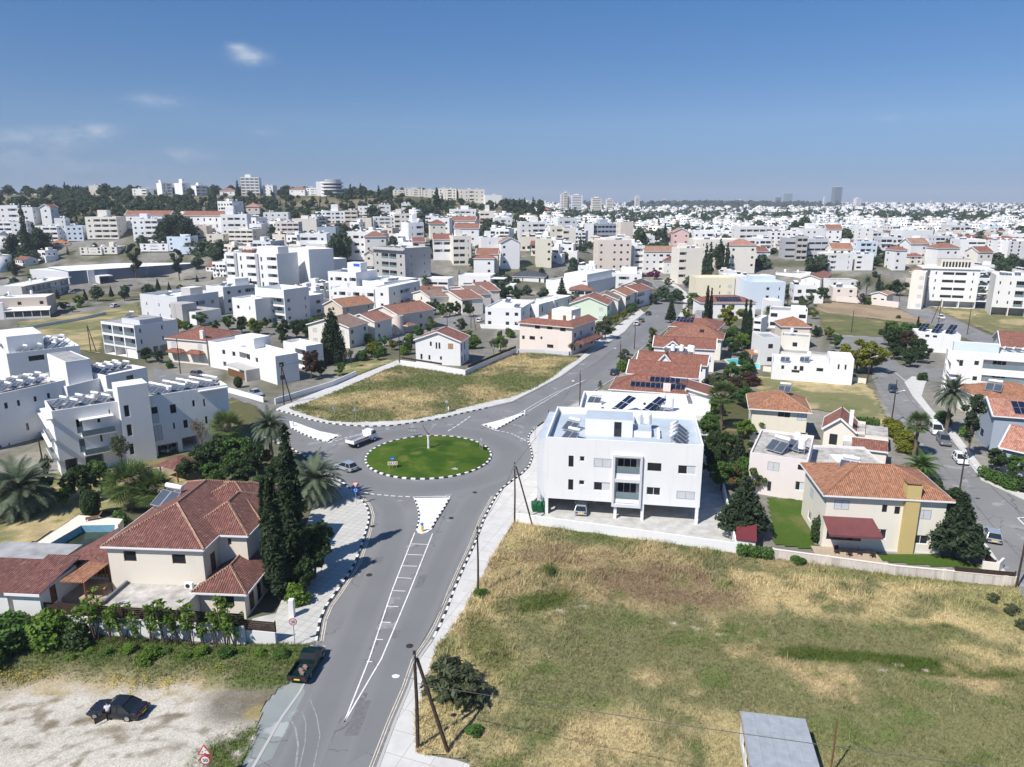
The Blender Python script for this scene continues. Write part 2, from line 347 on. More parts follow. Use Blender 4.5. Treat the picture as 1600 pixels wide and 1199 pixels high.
tn=mixc(n,l,ramp(n,l,sz,.0,.10),SKY_T[0],SKY_T[1]);tn=mixc(n,l,ramp(n,l,sz,.10,.26),tn,SKY_T[2]);tn=mixc(n,l,ramp(n,l,sz,.30,.55),tn,dk3(SKY_T[2],1.4))
tint=mixc(n,l,1.0,sky.outputs[0],tn,'MULTIPLY')
l.new(mixc(n,l,cf,tint,SKY_CLOUD),n['Background'].inputs[0]);n['Background'].inputs[1].default_value=SKY_STR
SC.view_settings.view_transform='Standard';SC.view_settings.look='None';SC.view_settings.exposure=EXPO;SC.view_settings.gamma=1
SC.cycles.max_bounces=6;SC.cycles.diffuse_bounces=3;SC.cycles.glossy_bounces=2;SC.cycles.transmission_bounces=2;SC.cycles.transparent_max_bounces=4;SC.cycles.volume_bounces=0
SC.cycles.use_denoising=True;SC.cycles.use_adaptive_sampling=True;SC.cycles.adaptive_threshold=.02
SC.cycles.sample_clamp_indirect=6
def lerp(a,b,t):return a+(b-a)*t
def mixa(a,b,t):return a*(1-t[:,None])+np.array(b)[None,:]*t[:,None]
ys=np.concatenate([[-400,-60,0],np.arange(20,290,30),np.arange(290,560,6),np.arange(560,1000,12),np.geomspace(1000,8000,40)])
bs=np.concatenate([np.linspace(-1.3,-.95,5),np.linspace(-.9,.9,150),np.linspace(.95,1.3,5)])
V=np.array([(b*max(y,160),y,TZ(b*max(y,160),max(y,1))if y>20 else 0)for y in ys for b in bs])
nb=len(bs)
rough=(fbm(V[:,0]/23,V[:,1]/23,5)-.5)*np.clip((V[:,2]-17)/20,0,1)*6
V[:,2]+=rough
Q=np.array([(i*nb+j,i*nb+j+1,(i+1)*nb+j+1,(i+1)*nb+j)for i in range(len(ys)-1)for j in range(nb-1)])
me=np_mesh('ground',V,Q,['terrain'])
C=np.tile([.20,.19,.17],(len(V),1))
C=mixa(C,(.105,.105,.06),np.clip((fbm(V[:,0]/14,V[:,1]/14,2)-.45)*6,0,1))
C=mixa(C,(.31,.29,.25),np.clip((fbm(V[:,0]/11,V[:,1]/11,12)-.58)*8,0,1)*.8)
hillm=np.clip((V[:,2]-20)/10,0,1)*(V[:,1]<1100)
C=mixa(C,(.190,.165,.105),hillm);C=mixa(C,(.085,.090,.050),hillm*np.clip((fbm(V[:,0]/30,V[:,1]/18,9)-.46)*6,0,1));C=mixa(C,(.24,.19,.12),hillm*np.clip((fbm(V[:,0]/22,V[:,1]/14,31)-.58)*9,0,1))
set_col(me,C)
structure(inst(me,'ground'))
def W2(pp,z=0):return[tuple(G(x,y,z)[:2])for x,y in pp]
def sheet(name,pp,z,m,th=.03,world=False,kind='structure'):
 b=MB();b.prism(pp if world else W2(pp),z-th,z,0);o=b.build(name,m);o['kind']=kind;return o
KS_L=[(330,1290),(372,1240),(400,1192),(438,1125),(470,1080),(487,1043),(494,1003),(500,970),(510,947),(525,927),(540,905),(555,880),(567,847),(575,820),(577,807),(573,792),(563,780),(552,769),(532,752),(505,733),(477,714),(454,701),(425,689),(395,676)]
K_FAR=[(432,641),(454,647),(482,656),(512,662),(540,665),(575,667),(612,666),(650,661),(687,655),(725,646),(762,638),(800,629),(835,611),(875,590),(900,572),(925,553),(950,537),(975,520),(987,506),(1007,490),(1021,476),(1029,465),(1031,457),(1026,449),(1017,443),(1005,438)]
K_RT=[(1030,437),(1050,447),(1063,458),(1068,468),(1067,483),(1058,498),(1045,512),(1022,531),(994,552),(979,573),(960,592),(930,611),(900,630),(872,647),(850,660),(836,670),(826,681),(825,690),(829,700),(832,715),(826,730),(815,741),(800,752),(786,763),(775,776),(757,810),(742,850),(725,887),(710,922),(697,957),(687,980),(675,1002),(655,1030),(640,1075),(617,1130),(592,1197),(560,1290)]
sheet('road',KS_L+[(355,660),(240,612),(240,575),(340,601),(370,617),(400,629)]+K_FAR+[(985,433),(900,432),(900,428),(990,429)]+K_RT,.02,'asphalt')
sheet('road',[(1700,1060),(1600,938),(1572,895),(1548,860),(1520,818),(1480,766),(1440,718),(1397,660),(1372,611),(1362,590),(1368,570),(1360,545),(1310,538),(1310,526),(1378,527),(1392,555),(1407,571),(1447,575),(1700,590),(1700,612),(1500,592),(1425,589),(1412,598),(1425,620),(1442,640),(1462,662),(1485,685),(1507,716),(1532,752),(1600,783),(1720,835)],.02,'asphalt_old')
sheet('road',[(1340,440),(1385,455),(1405,467),(1445,481),(1500,504),(1560,529),(1640,565),(1640,580),(1530,538),(1480,516),(1430,494),(1398,478),(1370,462),(1330,446)],.02,'asphalt_old')
sheet('road',[(560,560),(600,541),(650,535),(700,520),(790,482),(760,478),(690,495),(640,508),(600,525),(545,556)],.02,'asphalt_old')
sheet('road',[(-60,487),(105,478),(220,463),(330,447),(420,436),(420,428),(330,437),(220,452),(60,466),(-60,474)],.03,'asphalt_old')
sheet('forecourt',[(40,464),(220,449),(330,436),(320,428),(200,440),(70,455)],.035,'asphalt_old')
sheet('road',[(325,440),(352,430),(345,414),(322,404),(316,405),(330,418)],.04,'asphalt_old')
def strip(name,a,b,z,m,nseg=40):
 def rs(p):
  P=[G(*q)for q in p];d=[0]
  for i in range(1,len(P)):d.append(d[-1]+(P[i]-P[i-1]).length)
  out=[]
  for k in range(nseg+1):
   t=d[-1]*k/nseg;i=max(j for j in range(len(d))if d[j]<=t+1e-6);i=min(i,len(P)-2)
   out.append(P[i].lerp(P[i+1],(t-d[i])/(d[i+1]-d[i])))
  return out
 A,B=rs(a),rs(b);V=[];
 for p,q in zip(A,B):V+=[(p.x,p.y,z),(q.x,q.y,z)]
 f=[(2*i,2*i+1,2*i+3,2*i+2)for i in range(nseg)]
 me=bpy.data.meshes.new(name);me.from_pydata(V,[],f);fin(me,[m]);uv=me.uv_layers.new(name='UVMap')
 d=[]
 for i in range(nseg):d+=[0,i,1,i,1,i+1,0,i+1]
 uv.data.foreach_set('uv',d);return structure(inst(me,name))
strip('worn_lane',[(535,1200),(590,1040),(640,930),(688,840),(722,780),(790,742)],[(600,1160),(665,1000),(700,910),(730,842),(765,782),(832,728)],.026,'lane')
strip('worn_lane',[(430,1200),(520,1010),(565,910),(592,840),(592,800),(560,765)],[(500,1200),(565,1040),(612,920),(640,840),(630,790),(592,760)],.026,'lane')
strip('worn_lane',[(836,668),(858,646),(905,612),(950,578),(985,545),(1030,512)],[(815,655),(840,630),(880,600),(920,570),(960,540),(1010,505)],.026,'lane')
cpt=G(670,713);RR=(G(767,713)-G(573,713)).length/2
b=MB();nn=72;me=bpy.data.meshes.new('worn_lane');V=[];d=[]
for j in range(nn+1):
 t=2*PI*j/nn
 V+=[(cpt.x+(RR+.7)*math.cos(t),cpt.y+(RR+.7)*math.sin(t),.031),(cpt.x+(RR+6.5)*math.cos(t),cpt.y+(RR+6.5)*math.sin(t),.031)]
f=[(2*i,2*i+1,2*i+3,2*i+2)for i in range(nn)]
me.from_pydata(V,[],f);fin(me,['lane']);uv=me.uv_layers.new(name='UVMap')
for i in range(nn):d+=[0,i,1,i,1,i+1,0,i+1]
uv.data.foreach_set('uv',d);structure(inst(me,'worn_lane'))
def resample(P,step):
 P=[Vector(p)for p in P];out=[P[0]];need=step
 for a,c in zip(P,P[1:]):
  L=(c-a).length;t=0
  while L-t>=need:
   t+=need;out.append(a.lerp(c,t/L));need=step
  need-=(L-t)
 return out
def kerb(pp,name='kerb',step=.78,world=False,plain=False,w=.24,h=.17,fade=0):
 P=resample([Vector((*p,0))for p in(pp if world else W2(pp))],step);b=MB()
 for i,(a,c)in enumerate(zip(P,P[1:])):
  a=a.copy();c=c.copy();a.z=c.z=h/2+.005;g=(c-a)*.004
  b.beam(a+g,c-g,w,h,2 if plain else(i%2))
 return structure(b.build(name,['paint_white','paint_black','concrete']))
kerb(KS_L[6:]);kerb(KS_L[:7],plain=True,h=.05);kerb(K_FAR[:11]);kerb(K_FAR[10:],plain=True,step=1.6);kerb(K_RT[:16],plain=True,step=1.6);kerb(K_RT[14:32]);kerb(K_RT[31:],plain=True)
ring=[(cpt.x+RR*math.cos(t),cpt.y+RR*math.sin(t))for t in np.linspace(0,2*PI,90)]
kerb(ring,world=True,step=.735,w=.34,h=.2)
def island(pp,name='traffic_island'):
 sheet(name,pp,.13,'paint_white',.13)
I_S=[(647,780),(703,779),(696,793),(687,807),(680,818),(675,828),(668,833),(660,835),(653,833),(650,828),(653,818),(654,805),(651,792)]
I_W=[(454,668),(468,676),(482,682),(496,687),(511,690),(523,684),(530,681),(500,675),(478,667),(462,661),(452,659)]
I_N=[(755,664),(775,671),(790,663),(806,654),(821,646),(812,647),(795,653),(775,659)]
for p in(I_S,I_W,I_N):island(p)
kerb([(648,781),(652,792),(655,805),(654,818),(651,828)],step=.62,w=.2,h=.19);kerb([(702,780),(695,793),(686,807),(679,818),(674,828)],step=.62,w=.2,h=.19)
kerb([(455,669),(469,677),(483,683),(497,688),(511,691)],step=.7,w=.2,h=.19);kerb([(511,691),(523,685),(530,682)],step=.7,w=.2,h=.19);kerb([(775,672),(790,664),(806,655),(821,647)],step=.7,w=.2,h=.19);kerb([(755,664),(765,668),(775,672)],step=.7,w=.2,h=.19)
mk=MB()
def line(pp,w=.13,z=.042,m=0,dash=None):
 P=[Vector((*p,z))for p in W2(pp)]
 if dash:
  on,off=dash;R=resample(P,.1);k=0;n1=int(on/.1);n2=int(off/.1)
  while k+1<len(R):
   e=min(k+n1,len(R)-1)
   if e>k:seg(R[k],R[e],w,m)
   k+=n1+n2
 else:
  for a,c in zip(P,P[1:]):seg(a,c,w,m)
def seg(a,c,w,m):
 d=(c-a).normalized();r=Vector((d.y,-d.x,0))*w/2
 mk.poly([a-r,a+r,c+r,c-r],m)
TIP=(538,1129)
line([(648,833),(612,925),(577,1030),TIP]);line([(676,834),(640,925),(596,1030),TIP])
for t in(.09,.17,.25,.33,.41,.5,.585,.67,.77):
 a=G(648,833).lerp(G(*TIP),t);c=G(676,834).lerp(G(*TIP),t);a.z=c.z=.046;seg(a,c,.12,0)
line([(560,768),(585,773),(620,776),(648,777)],.22,dash=(.75,.45));line([(646,777),(703,776)],.16);line([(646,777),(650,783)],.14);line([(703,776),(699,784)],.14)
line([(515,692),(545,683),(570,677)],.2,dash=(.75,.45));line([(512,693),(533,681)],.13)
line([(700,674),(715,665),(735,651)],.2,dash=(1.4,.6));line([(776,673),(800,678),(823,690)],.2,dash=(.75,.45));line([(752,664),(776,674)],.14)
line([(825,643),(850,628),(880,610),(920,592)],.12);line([(812,646),(842,628),(872,612),(920,592)],.12)
for t in(.25,.45,.65,.82):
 a=G(825,643).lerp(G(920,592),t);c=G(812,646).lerp(G(920,592),t);a.z=c.z=.046;seg(a,c,.1,0)
for off in(0,.22):
 A=[G(*q)for q in KS_L[6:18]]
 for p,q in zip(A,A[1:]):
  d=(q-p).normalized();r=Vector((d.y,-d.x,0))*(.45+off);a=p+r;c=q+r;a.z=c.z=.042;seg(a,c,.1,1)
 A=[G(*q)for q in K_RT[24:]]
 for p,q in zip(A,A[1:]):
  d=(q-p).normalized();r=Vector((d.y,-d.x,0))*(.45+off);a=p+r;c=q+r;a.z=c.z=.042;seg(a,c,.08,1)
line([(1398,582),(1408,590),(1416,597)],.14);line([(1590,810),(1602,822)],.18);line([(1590,810),(1610,808)],.18)
structure(mk.build('road_markings',['paint_white','line_cream']))
pb=MB();zz_=.0305
for q in([(612,985),(626,985),(622,998),(607,998)],[(655,900),(668,898),(660,918),(648,920)],[(585,872),(600,870),(597,880),(582,882)],[(718,757),(742,752),(746,758),(722,763)],[(560,1095),(580,1095),(560,1150),(538,1150)],[(690,668),(712,664),(716,667),(694,671)],[(900,602),(915,592),(919,594),(905,604)],[(960,560),(972,548),(976,549),(964,562)]):pb.prism(W2(q),.01,zz_)
mat('patch',(.15,.15,.155),amt=.2,scale=3);structure(pb.build('road_patch','patch'))
for i,q in enumerate([(577,899),(705,810),(582,823),(640,1010),(742,770),(556,730)]):
 b=MB();r=G(*q);b.tube([(0,0,-.05),(0,0,.046)],.36,16);o=b.build('manhole_cover','paint_black',loc=(r.x,r.y,0));tag(o,['round iron cover by the left kerb of the near road','round iron cover right of the bottom traffic island','round iron cover left of the bottom traffic island','round iron cover in the middle of the near road','round iron cover on the right exit of the roundabout','round iron cover at the left entry of the roundabout'][i],'manhole','iron covers in the road')
sheet('pavement',KS_L[6:20]+[(500,742),(490,790),(472,840),(455,900),(438,945),(415,1000),(430,1006),(470,1010)],.14,'paver',.14)
sheet('pavement',[(852,660),(836,672),(828,682),(827,690),(831,700),(834,715),(828,731),(817,742),(802,753),(788,764),(777,777),(759,811),(744,851),(727,888),(712,923),(699,958),(689,981),(677,1003),(657,1031),(642,1076),(619,1131),(594,1198),(562,1290),(800,1290),(745,1200),(712,1190),(657,1180),(655,1150),(668,1085),(690,1022),(712,985),(735,950),(757,905),(780,852),(803,818),(812,800),(842,803),(850,780),(846,740),(866,690),(886,652),(872,650)],.14,'pavement',.14)
sheet('pavement',[(432,640)]+[(x,y-1)for x,y in K_FAR[1:20]]+[(1000,484),(975,502),(955,515),(935,532),(905,561),(886,571),(861,591),(835,606),(800,620),(775,625),(730,636),(695,646),(650,655),(600,658),(550,660),(512,657),(482,648),(455,638),(480,631),(560,598),(600,579),(626,571),(622,563),(600,572),(555,590),(440,636)],.14,'pavement',.14)
sheet('pavement',[(1425,589),(1413,598),(1426,620),(1443,640),(1463,662),(1486,685),(1508,716),(1533,751),(1601,782),(1720,833),(1720,815),(1600,766),(1545,745),(1522,715),(1498,683),(1474,660),(1455,640),(1440,620),(1446,600),(1450,592)],.14,'pavement',.14)
sheet('pavement',[(1598,938),(1571,895),(1547,860),(1520,822),(1515,826),(1538,866),(1560,900),(1586,925),(1610,965),(1690,1075),(1700,1060)],.14,'pavement',.14)
sheet('pavement',[(1067,483),(1068,468),(1063,458),(1050,447),(1030,437),(1036,436),(1058,446),(1072,457),(1078,468),(1076,484),(1068,497),(1059,497)],.14,'pavement',.14)
sheet('gravel_apron',[(452,1062),(430,1080),(408,1110),(398,1150),(378,1199),(330,1290),(331,1291),(372,1241),(400,1193),(438,1126),(470,1081),(477,1071)],.03,'gravel')
sheet('gravel_apron',[(345,1262),(395,1199),(425,1186),(452,1130),(477,1082),(468,1062),(456,1058),(440,1076),(415,1105),(402,1150),(380,1195)],.024,'gravel')
tm=MB()
mk2=mk;mk=tm
line([(452,1120),(462,1140),(466,1165),(462,1200)],.16,.034);line([(472,1112),(478,1130),(477,1160),(468,1200)],.10,.034);line([(484,1092),(495,1120),(500,1150),(490,1200)],.10,.034)
structure(tm.build('tyre_marks',['line_dust']))if 'line_dust' in M else structure(tm.build('tyre_marks',[mat('line_dust',(.27,.27,.265),amt=.3,scale=3)]))
def inside(poly,X,Y):
 r=np.zeros(len(X),bool);n=len(poly)
 for i in range(n):
  x0,y0=poly[i];x1,y1=poly[(i+1)%n]
  c=((y0>Y)!=(y1>Y))&(X<(x1-x0)*(Y-y0)/((y1-y0)if y1!=y0 else 1e-9)+x0)
  r^=c
 return r
def ell(X,Y,c,rx,ry,rot=0,soft=.5):
 dx,dy=X-c[0],Y-c[1];ca,sa=math.cos(rot),math.sin(rot)
 d=np.sqrt(((dx*ca+dy*sa)/rx)**2+((-dx*sa+dy*ca)/ry)**2)
 return np.clip((1+soft-d)/soft,0,1)
STRAW,STRAW2,OLIVE,GREEN,DGREEN,BROWN,EARTH=(.50,.405,.215),(.37,.295,.16),(.185,.182,.085),(.118,.155,.046),(.058,.088,.016),(.215,.155,.095),(.34,.30,.24)
def base_mix(X,Y,s,straw=.5,green=.5):
 n1=fbm(X/7,Y/7,s);n2=fbm(X/3.1,Y/2.2,s+5);n3=fbm(X/1.1,Y/1.1,s+9)
 C=np.tile(OLIVE,(len(X),1)).astype(float)
 C=mixa(C,STRAW2,np.clip((n1-.62+straw*.3)*6,0,1))
 C=mixa(C,GREEN,np.clip((n2-.78+green*.34)*7,0,1)*.8)
 C=mixa(C,STRAW,np.clip((n3*.6+n1*.5-.72+straw*.3)*5,0,1)*.7)
 return C
def field_near(X,Y):
 C=base_mix(X,Y,3,.20,.52)
 w=fbm(X/2.4,Y/2.4,77)
 p=lambda a,b:G(a,b)
 dl=np.abs(X-(G(690,1022).x+(Y-G(690,1022).y)*(G(803,818).x-G(690,1022).x)/(G(803,818).y-G(690,1022).y)))
 C=mixa(C,STRAW,np.clip(1.25-dl/8+(w-.5)*1.6,0,1)*.85)
 C=mixa(C,STRAW2,ell(X,Y,p(1010,900),22,6,-.1)*np.clip((w-.35)*5,0,1)*.8)
 C=mixa(C,STRAW,ell(X,Y,p(1380,935),17,4.2,-.12)*np.clip((w-.3)*4,0,1)*.8)
 C=mixa(C,STRAW,ell(X,Y,p(1570,1000),6,4)*np.clip((w-.3)*4,0,1)*.7)
 C=mixa(C,STRAW,ell(X,Y,p(950,1165),14,4)*np.clip((w-.35)*4,0,1)*.6)
 C=mixa(C,BROWN,ell(X,Y,p(1040,915),7,3.6,-.3)*np.clip((w-.3)*4,0,1)*.9)
 C=mixa(C,BROWN,ell(X,Y,p(880,870),5,2)*np.clip((w-.3)*4,0,1)*.6)
 for a,b_,rx,ry,ro,k in[(835,945,3.2,1.3,.3,.9),(1350,1032,7.5,.75,-.12,.95),(1480,1050,5.0,.8,-.15,.9),(1260,1018,1.4,.5,0,.7),(760,1010,1.6,3.5,.3,.7),(690,1010,1.2,2,.3,.6),(960,972,3,1,0,.45),(1475,985,1.1,.7,0,.8),(860,895,.9,1.1,0,.9),(1390,905,9,.9,-.12,.6),(880,1105,3.5,1.1,0,.5),(1310,1150,3,1.6,0,.6),(700,1075,1.5,2,0,.6),(1100,1000,3,1,0,.4),(930,845,4,.8,-.15,.6),(1560,950,4,3,0,.5)]:
  C=mixa(C,DGREEN if k>.65 else GREEN,ell(X,Y,p(a,b_),rx,ry,ro,.8)*np.clip((w-.22)*4,0,1)*k)
 for a,b_ in[(875,958),(912,950),(1052,978),(1087,985),(1107,972),(1126,995),(1402,1043),(1383,1052),(1450,1052)]:
  C=mixa(C,(.46,.40,.31),ell(X,Y,p(a,b_),.42,.16,-.3,.5)*np.clip((fbm(X/.5,Y/.5,7)-.35)*6,0,1))
 return C
def field_yard(X,Y):
 w=fbm(X/3,Y/3,41);w2=fbm(X/1.2,Y/.9,43)
 C=np.tile((.50,.465,.40),(len(X),1)).astype(float)
 C=mixa(C,(.38,.35,.295),np.clip((w-.45)*5,0,1)*.8);C=mixa(C,(.19,.155,.105),np.clip((w2-.60)*8,0,1)*.8)
 yb=G(200,1072).y
 g=np.clip((Y-yb+(w-.5)*5)/2.2,0,1)
 C=mixa(C,STRAW2,np.clip((Y-yb+2.2+(w2-.5)*5)/2,0,1)*.75);C=mixa(C,OLIVE,g);C=mixa(C,GREEN,np.clip((Y-G(200,1048).y+(w-.5)*5)/2,0,1));C=mixa(C,DGREEN,np.clip((Y-G(200,1020).y+(w-.5)*4)/2,0,1)*.5)
 r=ell(X,Y,G(385,1190),3.4,3.0,.6,.5);C=mixa(C,GREEN,r*np.clip((w2-.25)*4,0,1));C=mixa(C,(.13,.115,.085),ell(X,Y,G(400,1090),3.2,2.2,.5,.7)*.8);C=mixa(C,(.30,.24,.09),ell(X,Y,G(405,1115),1.0,.8,0,.5)*.7)
 C=mixa(C,GREEN,ell(X,Y,G(425,1040),4.5,2.6,0,.6)*np.clip((w2-.2)*4,0,1))
 for a,b_,k in[(105,1130,.9),(165,1143,.7),(255,1125,.8),(225,1142,.8),(250,1175,.6),(60,1100,.6)]:C=mixa(C,(.17,.14,.09),ell(X,Y,G(a,b_),1.3,.35,.3,.8)*np.clip((w2-.3)*4,0,1)*k)
 for px0 in(0,1.5):
  d=np.abs(np.hypot(X-G(150,1290).x,Y-G(150,1290).y)-8.0-px0);C=mixa(C,(.24,.215,.175),np.clip(1-d/.22,0,1)*.6)
 return C
def field_lot(X,Y):
 C=base_mix(X,Y,23,.5,.62);w=fbm(X/3,Y/2.2,57)
 C=mixa(C,GREEN,ell(X,Y,G(520,615),16,2.6,.55,.7)*np.clip((w-.25)*3,0,1)*.9);C=mixa(C,GREEN,ell(X,Y,G(720,596),14,4,.1,.7)*.6);C=mixa(C,STRAW,ell(X,Y,G(590,625),11,5,.2,.7)*np.clip((w-.3)*4,0,1)*.8)
 C=mixa(C,STRAW,ell(X,Y,G(830,570),9,4.5,.6,.7)*np.clip((w-.3)*4,0,1)*.9);C=mixa(C,GREEN,ell(X,Y,G(850,590),12,2,.9,.7)*.5);C=mixa(C,DGREEN,ell(X,Y,G(470,637),5,1.2,-.3,.7)*.7)
 return C
def mk_field(name,poly,fn,step,z0,bumpz):
 P=np.array(poly);x0,y0=P.min(0)-step;x1,y1=P.max(0)+step
 nx,ny=int((x1-x0)/step)+1,int((y1-y0)/step)+1
 gx,gy=np.meshgrid(x0+np.arange(nx)*step,y0+np.arange(ny)*step);X,Y=gx.ravel(),gy.ravel()
 ins=inside(poly,X,Y).reshape(ny,nx);keep=(ins[:-1,:-1]&ins[1:,:-1]&ins[:-1,1:]&ins[1:,1:]).ravel()
 ii,jj=np.meshgrid(np.arange(ny-1),np.arange(nx-1),indexing='ij');a=(ii*nx+jj).ravel()[keep]
 Q=np.stack([a,a+1,a+nx+1,a+nx],1)
 Z=z0+bumpz*(fbm(X/2.2,Y/2.2,13)*.7+fbm(X/.7,Y/.7,15)*.3)
 C=fn(X,Y)
 used,inv=np.unique(Q,return_inverse=True)
 me=np_mesh(name,np.stack([X,Y,Z],1)[used],inv.reshape(Q.shape),['field'],smooth=True);set_col(me,C[used])
 return structure(inst(me,name))
def tufts(name,poly,fn,n,hmin,hmax,wid,z0,bumpz,dens=None,m='tuft',bright=1.05,label=None):
 P=np.array(poly);x0,y0=P.min(0);x1,y1=P.max(0)
 X=RNG.uniform(x0,x1,n);Y=RNG.uniform(y0,y1,n);k=inside(poly,X,Y)
 if dens is not None:k&=RNG.random(n)<dens(X,Y)
 X,Y=X[k],Y[k];n=len(X)
 Z=z0+bumpz*(fbm(X/2.2,Y/2.2,13)*.7+fbm(X/.7,Y/.7,15)*.3)-.03
 nb=4;a=RNG.uniform(0,2*PI,(n,nb));hh=RNG.uniform(hmin,hmax,(n,nb))*(.6+.8*fbm(X/2,Y/2,3))[:,None];ln=RNG.uniform(.2,.9,(n,nb))*hh
 ox=X[:,None]+RNG.normal(0,wid*1.2,(n,nb));oy=Y[:,None]+RNG.normal(0,wid*1.2,(n,nb));px,py=-np.sin(a)*wid/2,np.cos(a)*wid/2
 zz=np.repeat(Z[:,None],nb,1)
 v0=np.stack([ox+px,oy+py,zz],-1);v1=np.stack([ox-px,oy-py,zz],-1);v2=np.stack([ox+np.cos(a)*ln,oy+np.sin(a)*ln,zz+hh],-1)
 V=np.stack([v0,v1,v2],2).reshape(-1,3);T=np.arange(len(V)).reshape(-1,3)
 C=fn(X,Y)*RNG.uniform(.6,1.45,(n,1))*bright;C=np.repeat(np.clip(C,0,.8),nb*3,0)
 me=np_mesh(name,V,T,[m]);set_col(me,C);o=inst(me,name);tag(o,label,'grass',kind='stuff');return o
FP=W2([(680,1015),(722,960),(770,870),(800,822),(806,814),(980,838),(1150,862),(1205,874),(1400,900),(1586,919),(1720,1075),(1720,1300),(800,1300),(725,1188),(650,1182),(648,1120)])
mk_field('field',FP,field_near,.33,.04,.30)
tufts('grass',FP,field_near,150000,.10,.30,.05,.04,.30,label='dry and green wild grass covering the large vacant field')
XE=lambda X,Y:np.clip(.05+.95*(fbm(X/3,Y/3,77)-.42)*4,0,1)*np.clip(np.maximum(1.2-np.abs(X-(G(690,1022).x+(Y-G(690,1022).y)*.62))/9,((Y-G(1000,930).y)/6+(X-10)*.02)),.04,1)
tufts('tall_grass',FP,field_near,60000,.35,.85,.055,.04,.30,dens=XE,bright=1.25,label='tall straw coloured grass along the edges of the vacant field')
YP=W2([(-330,1290),(-330,985),(-60,985),(100,990),(240,1000),(340,1012),(432,1006),(492,1010),(484,1040),(466,1062),(440,1075),(414,1104),(402,1150),(376,1199),(335,1290)])
mk_field('dirt_yard',YP,field_yard,.25,.03,.12)
tufts('grass',YP,field_yard,70000,.08,.38,.05,.03,.12,dens=lambda X,Y:np.clip(np.maximum(np.maximum((Y-G(200,1078).y+(fbm(X/3,Y/3,41)-.5)*5)/5,ell(X,Y,G(385,1190),3.2,3.0,.6,.5)*.9),ell(X,Y,G(425,1040),4.5,2.4,0,.6)),0,1),label='green roadside grass between the dirt yard and the villa fence')
LP=W2([(450,640),(483,629),(562,597),(600,580),(627,570),(650,575),(727,588),(760,571),(800,555),(830,551),(885,557),(906,561),(886,573),(861,593),(835,608),(800,622),(775,627),(730,638),(695,648),(650,657),(600,660),(550,662),(512,659),(482,651)])
mk_field('vacant_lot',LP,field_lot,.6,.05,.25)
tufts('grass',LP,field_lot,45000,.15,.5,.09,.05,.25,label='green and straw coloured grass on the triangular lot behind the roundabout')
nr,na=22,72;X,Y,Z=[],[],[]
for i in range(nr+1):
 for j in range(na):
  r=(RR-.15)*i/nr;t=2*PI*j/na;X.append(cpt.x+r*math.cos(t));Y.append(cpt.y+r*math.sin(t));Z.append(.18+.75*(1-(i/nr)**2))
X,Y,Z=map(np.array,(X,Y,Z))
def lawn_c(X,Y):
 C=np.tile((.060,.105,.012),(len(X),1)).astype(float);C=mixa(C,(.032,.075,.008),np.clip((fbm(X/3,Y/3,91)-.45)*6,0,1));return mixa(C,(.125,.145,.03),np.clip((fbm(X/2,Y/2,93)-.55)*6,0,1)*.8)
Q=np.array([(i*na+j,i*na+(j+1)%na,(i+1)*na+(j+1)%na,(i+1)*na+j)for i in range(nr)for j in range(na)])
me=np_mesh('roundabout_lawn',np.stack([X,Y,Z],1),Q,['field'],smooth=True);set_col(me,lawn_c(X,Y));structure(inst(me,'roundabout_lawn'))
b=MB();q=G(707.5,733,.3);b.box(q.x-.8,q.y-.5,.25,q.x+.8,q.y+.5,.42,0);b.box(q.x-.45,q.y-.25,.42,q.x+.45,q.y+.25,.46,1)
tag(b.build('manhole_cover',['slab','concrete']),'square concrete manhole slab set in the roundabout lawn','manhole')
def lot(name,pp,fn,step,z=.05):return mk_field(name,W2(pp),fn,step,z,.15)
gm=lambda s,st,gr,k=1.0:(lambda X,Y:base_mix(X,Y,s,st,gr)*k)
lot('vacant_lot',[(1178,588),(1290,592),(1352,600),(1368,612),(1392,660),(1385,668),(1330,650),(1260,640),(1180,615)],gm(61,.55,.5),.8)
def brown(X,Y):return mixa(np.tile((.27,.20,.13),(len(X),1)).astype(float),(.34,.26,.17),np.clip((fbm(X/5,Y/9,3)-.4)*5,0,1))
lot('ploughed_lot',[(1278,470),(1400,481),(1430,494),(1460,508),(1400,503),(1290,490),(1270,484)],brown,1.5)
lot('grass_lot',[(1270,484),(1290,490),(1400,503),(1462,509),(1480,518),(1450,530),(1380,527),(1310,524),(1282,510)],gm(63,.15,.9,.8),1.5)
lot('grass_lot',[(1446,479),(1500,482),(1640,486),(1640,562),(1560,527),(1502,503)],gm(64,.5,.5,.9),1.5)
lot('grass_lot',[(20,505),(110,492),(180,482),(220,470),(225,500),(170,520),(160,556),(100,545),(30,522)],gm(65,.5,.6,.95),1.5)
lot('grass_verge',[(-20,468),(60,461),(225,458),(225,466),(100,474),(-20,484)],gm(66,.4,.6,.6),2,.06)
lot('grass_lot',[(520,580),(560,556),(600,562),(625,563),(600,572),(556,589),(530,592)],gm(67,.3,.8),.8)
lot('lawn',[(762,556),(800,541),(812,548),(800,553),(770,566)],gm(68,.7,.4),.8)
def lawn2(X,Y):return mixa(np.tile((.060,.105,.016),(len(X),1)).astype(float),(.12,.13,.045),np.clip((fbm(X/3,Y/3,3)-.5)*5,0,1))
lot('lawn',[(1195,777),(1278,783),(1276,850),(1300,862),(1480,868),(1535,885),(1530,893),(1400,882),(1206,853)],lawn2,.5)
lot('garden',[(-40,760),(60,740),(270,735),(330,740),(260,790),(190,800),(130,806),(0,880),(-40,870)],gm(69,.6,.5),.5)
lot('garden',[(1105,640),(1180,610),(1172,770),(1150,760),(1112,740)],gm(70,.1,.8,.5),.8)
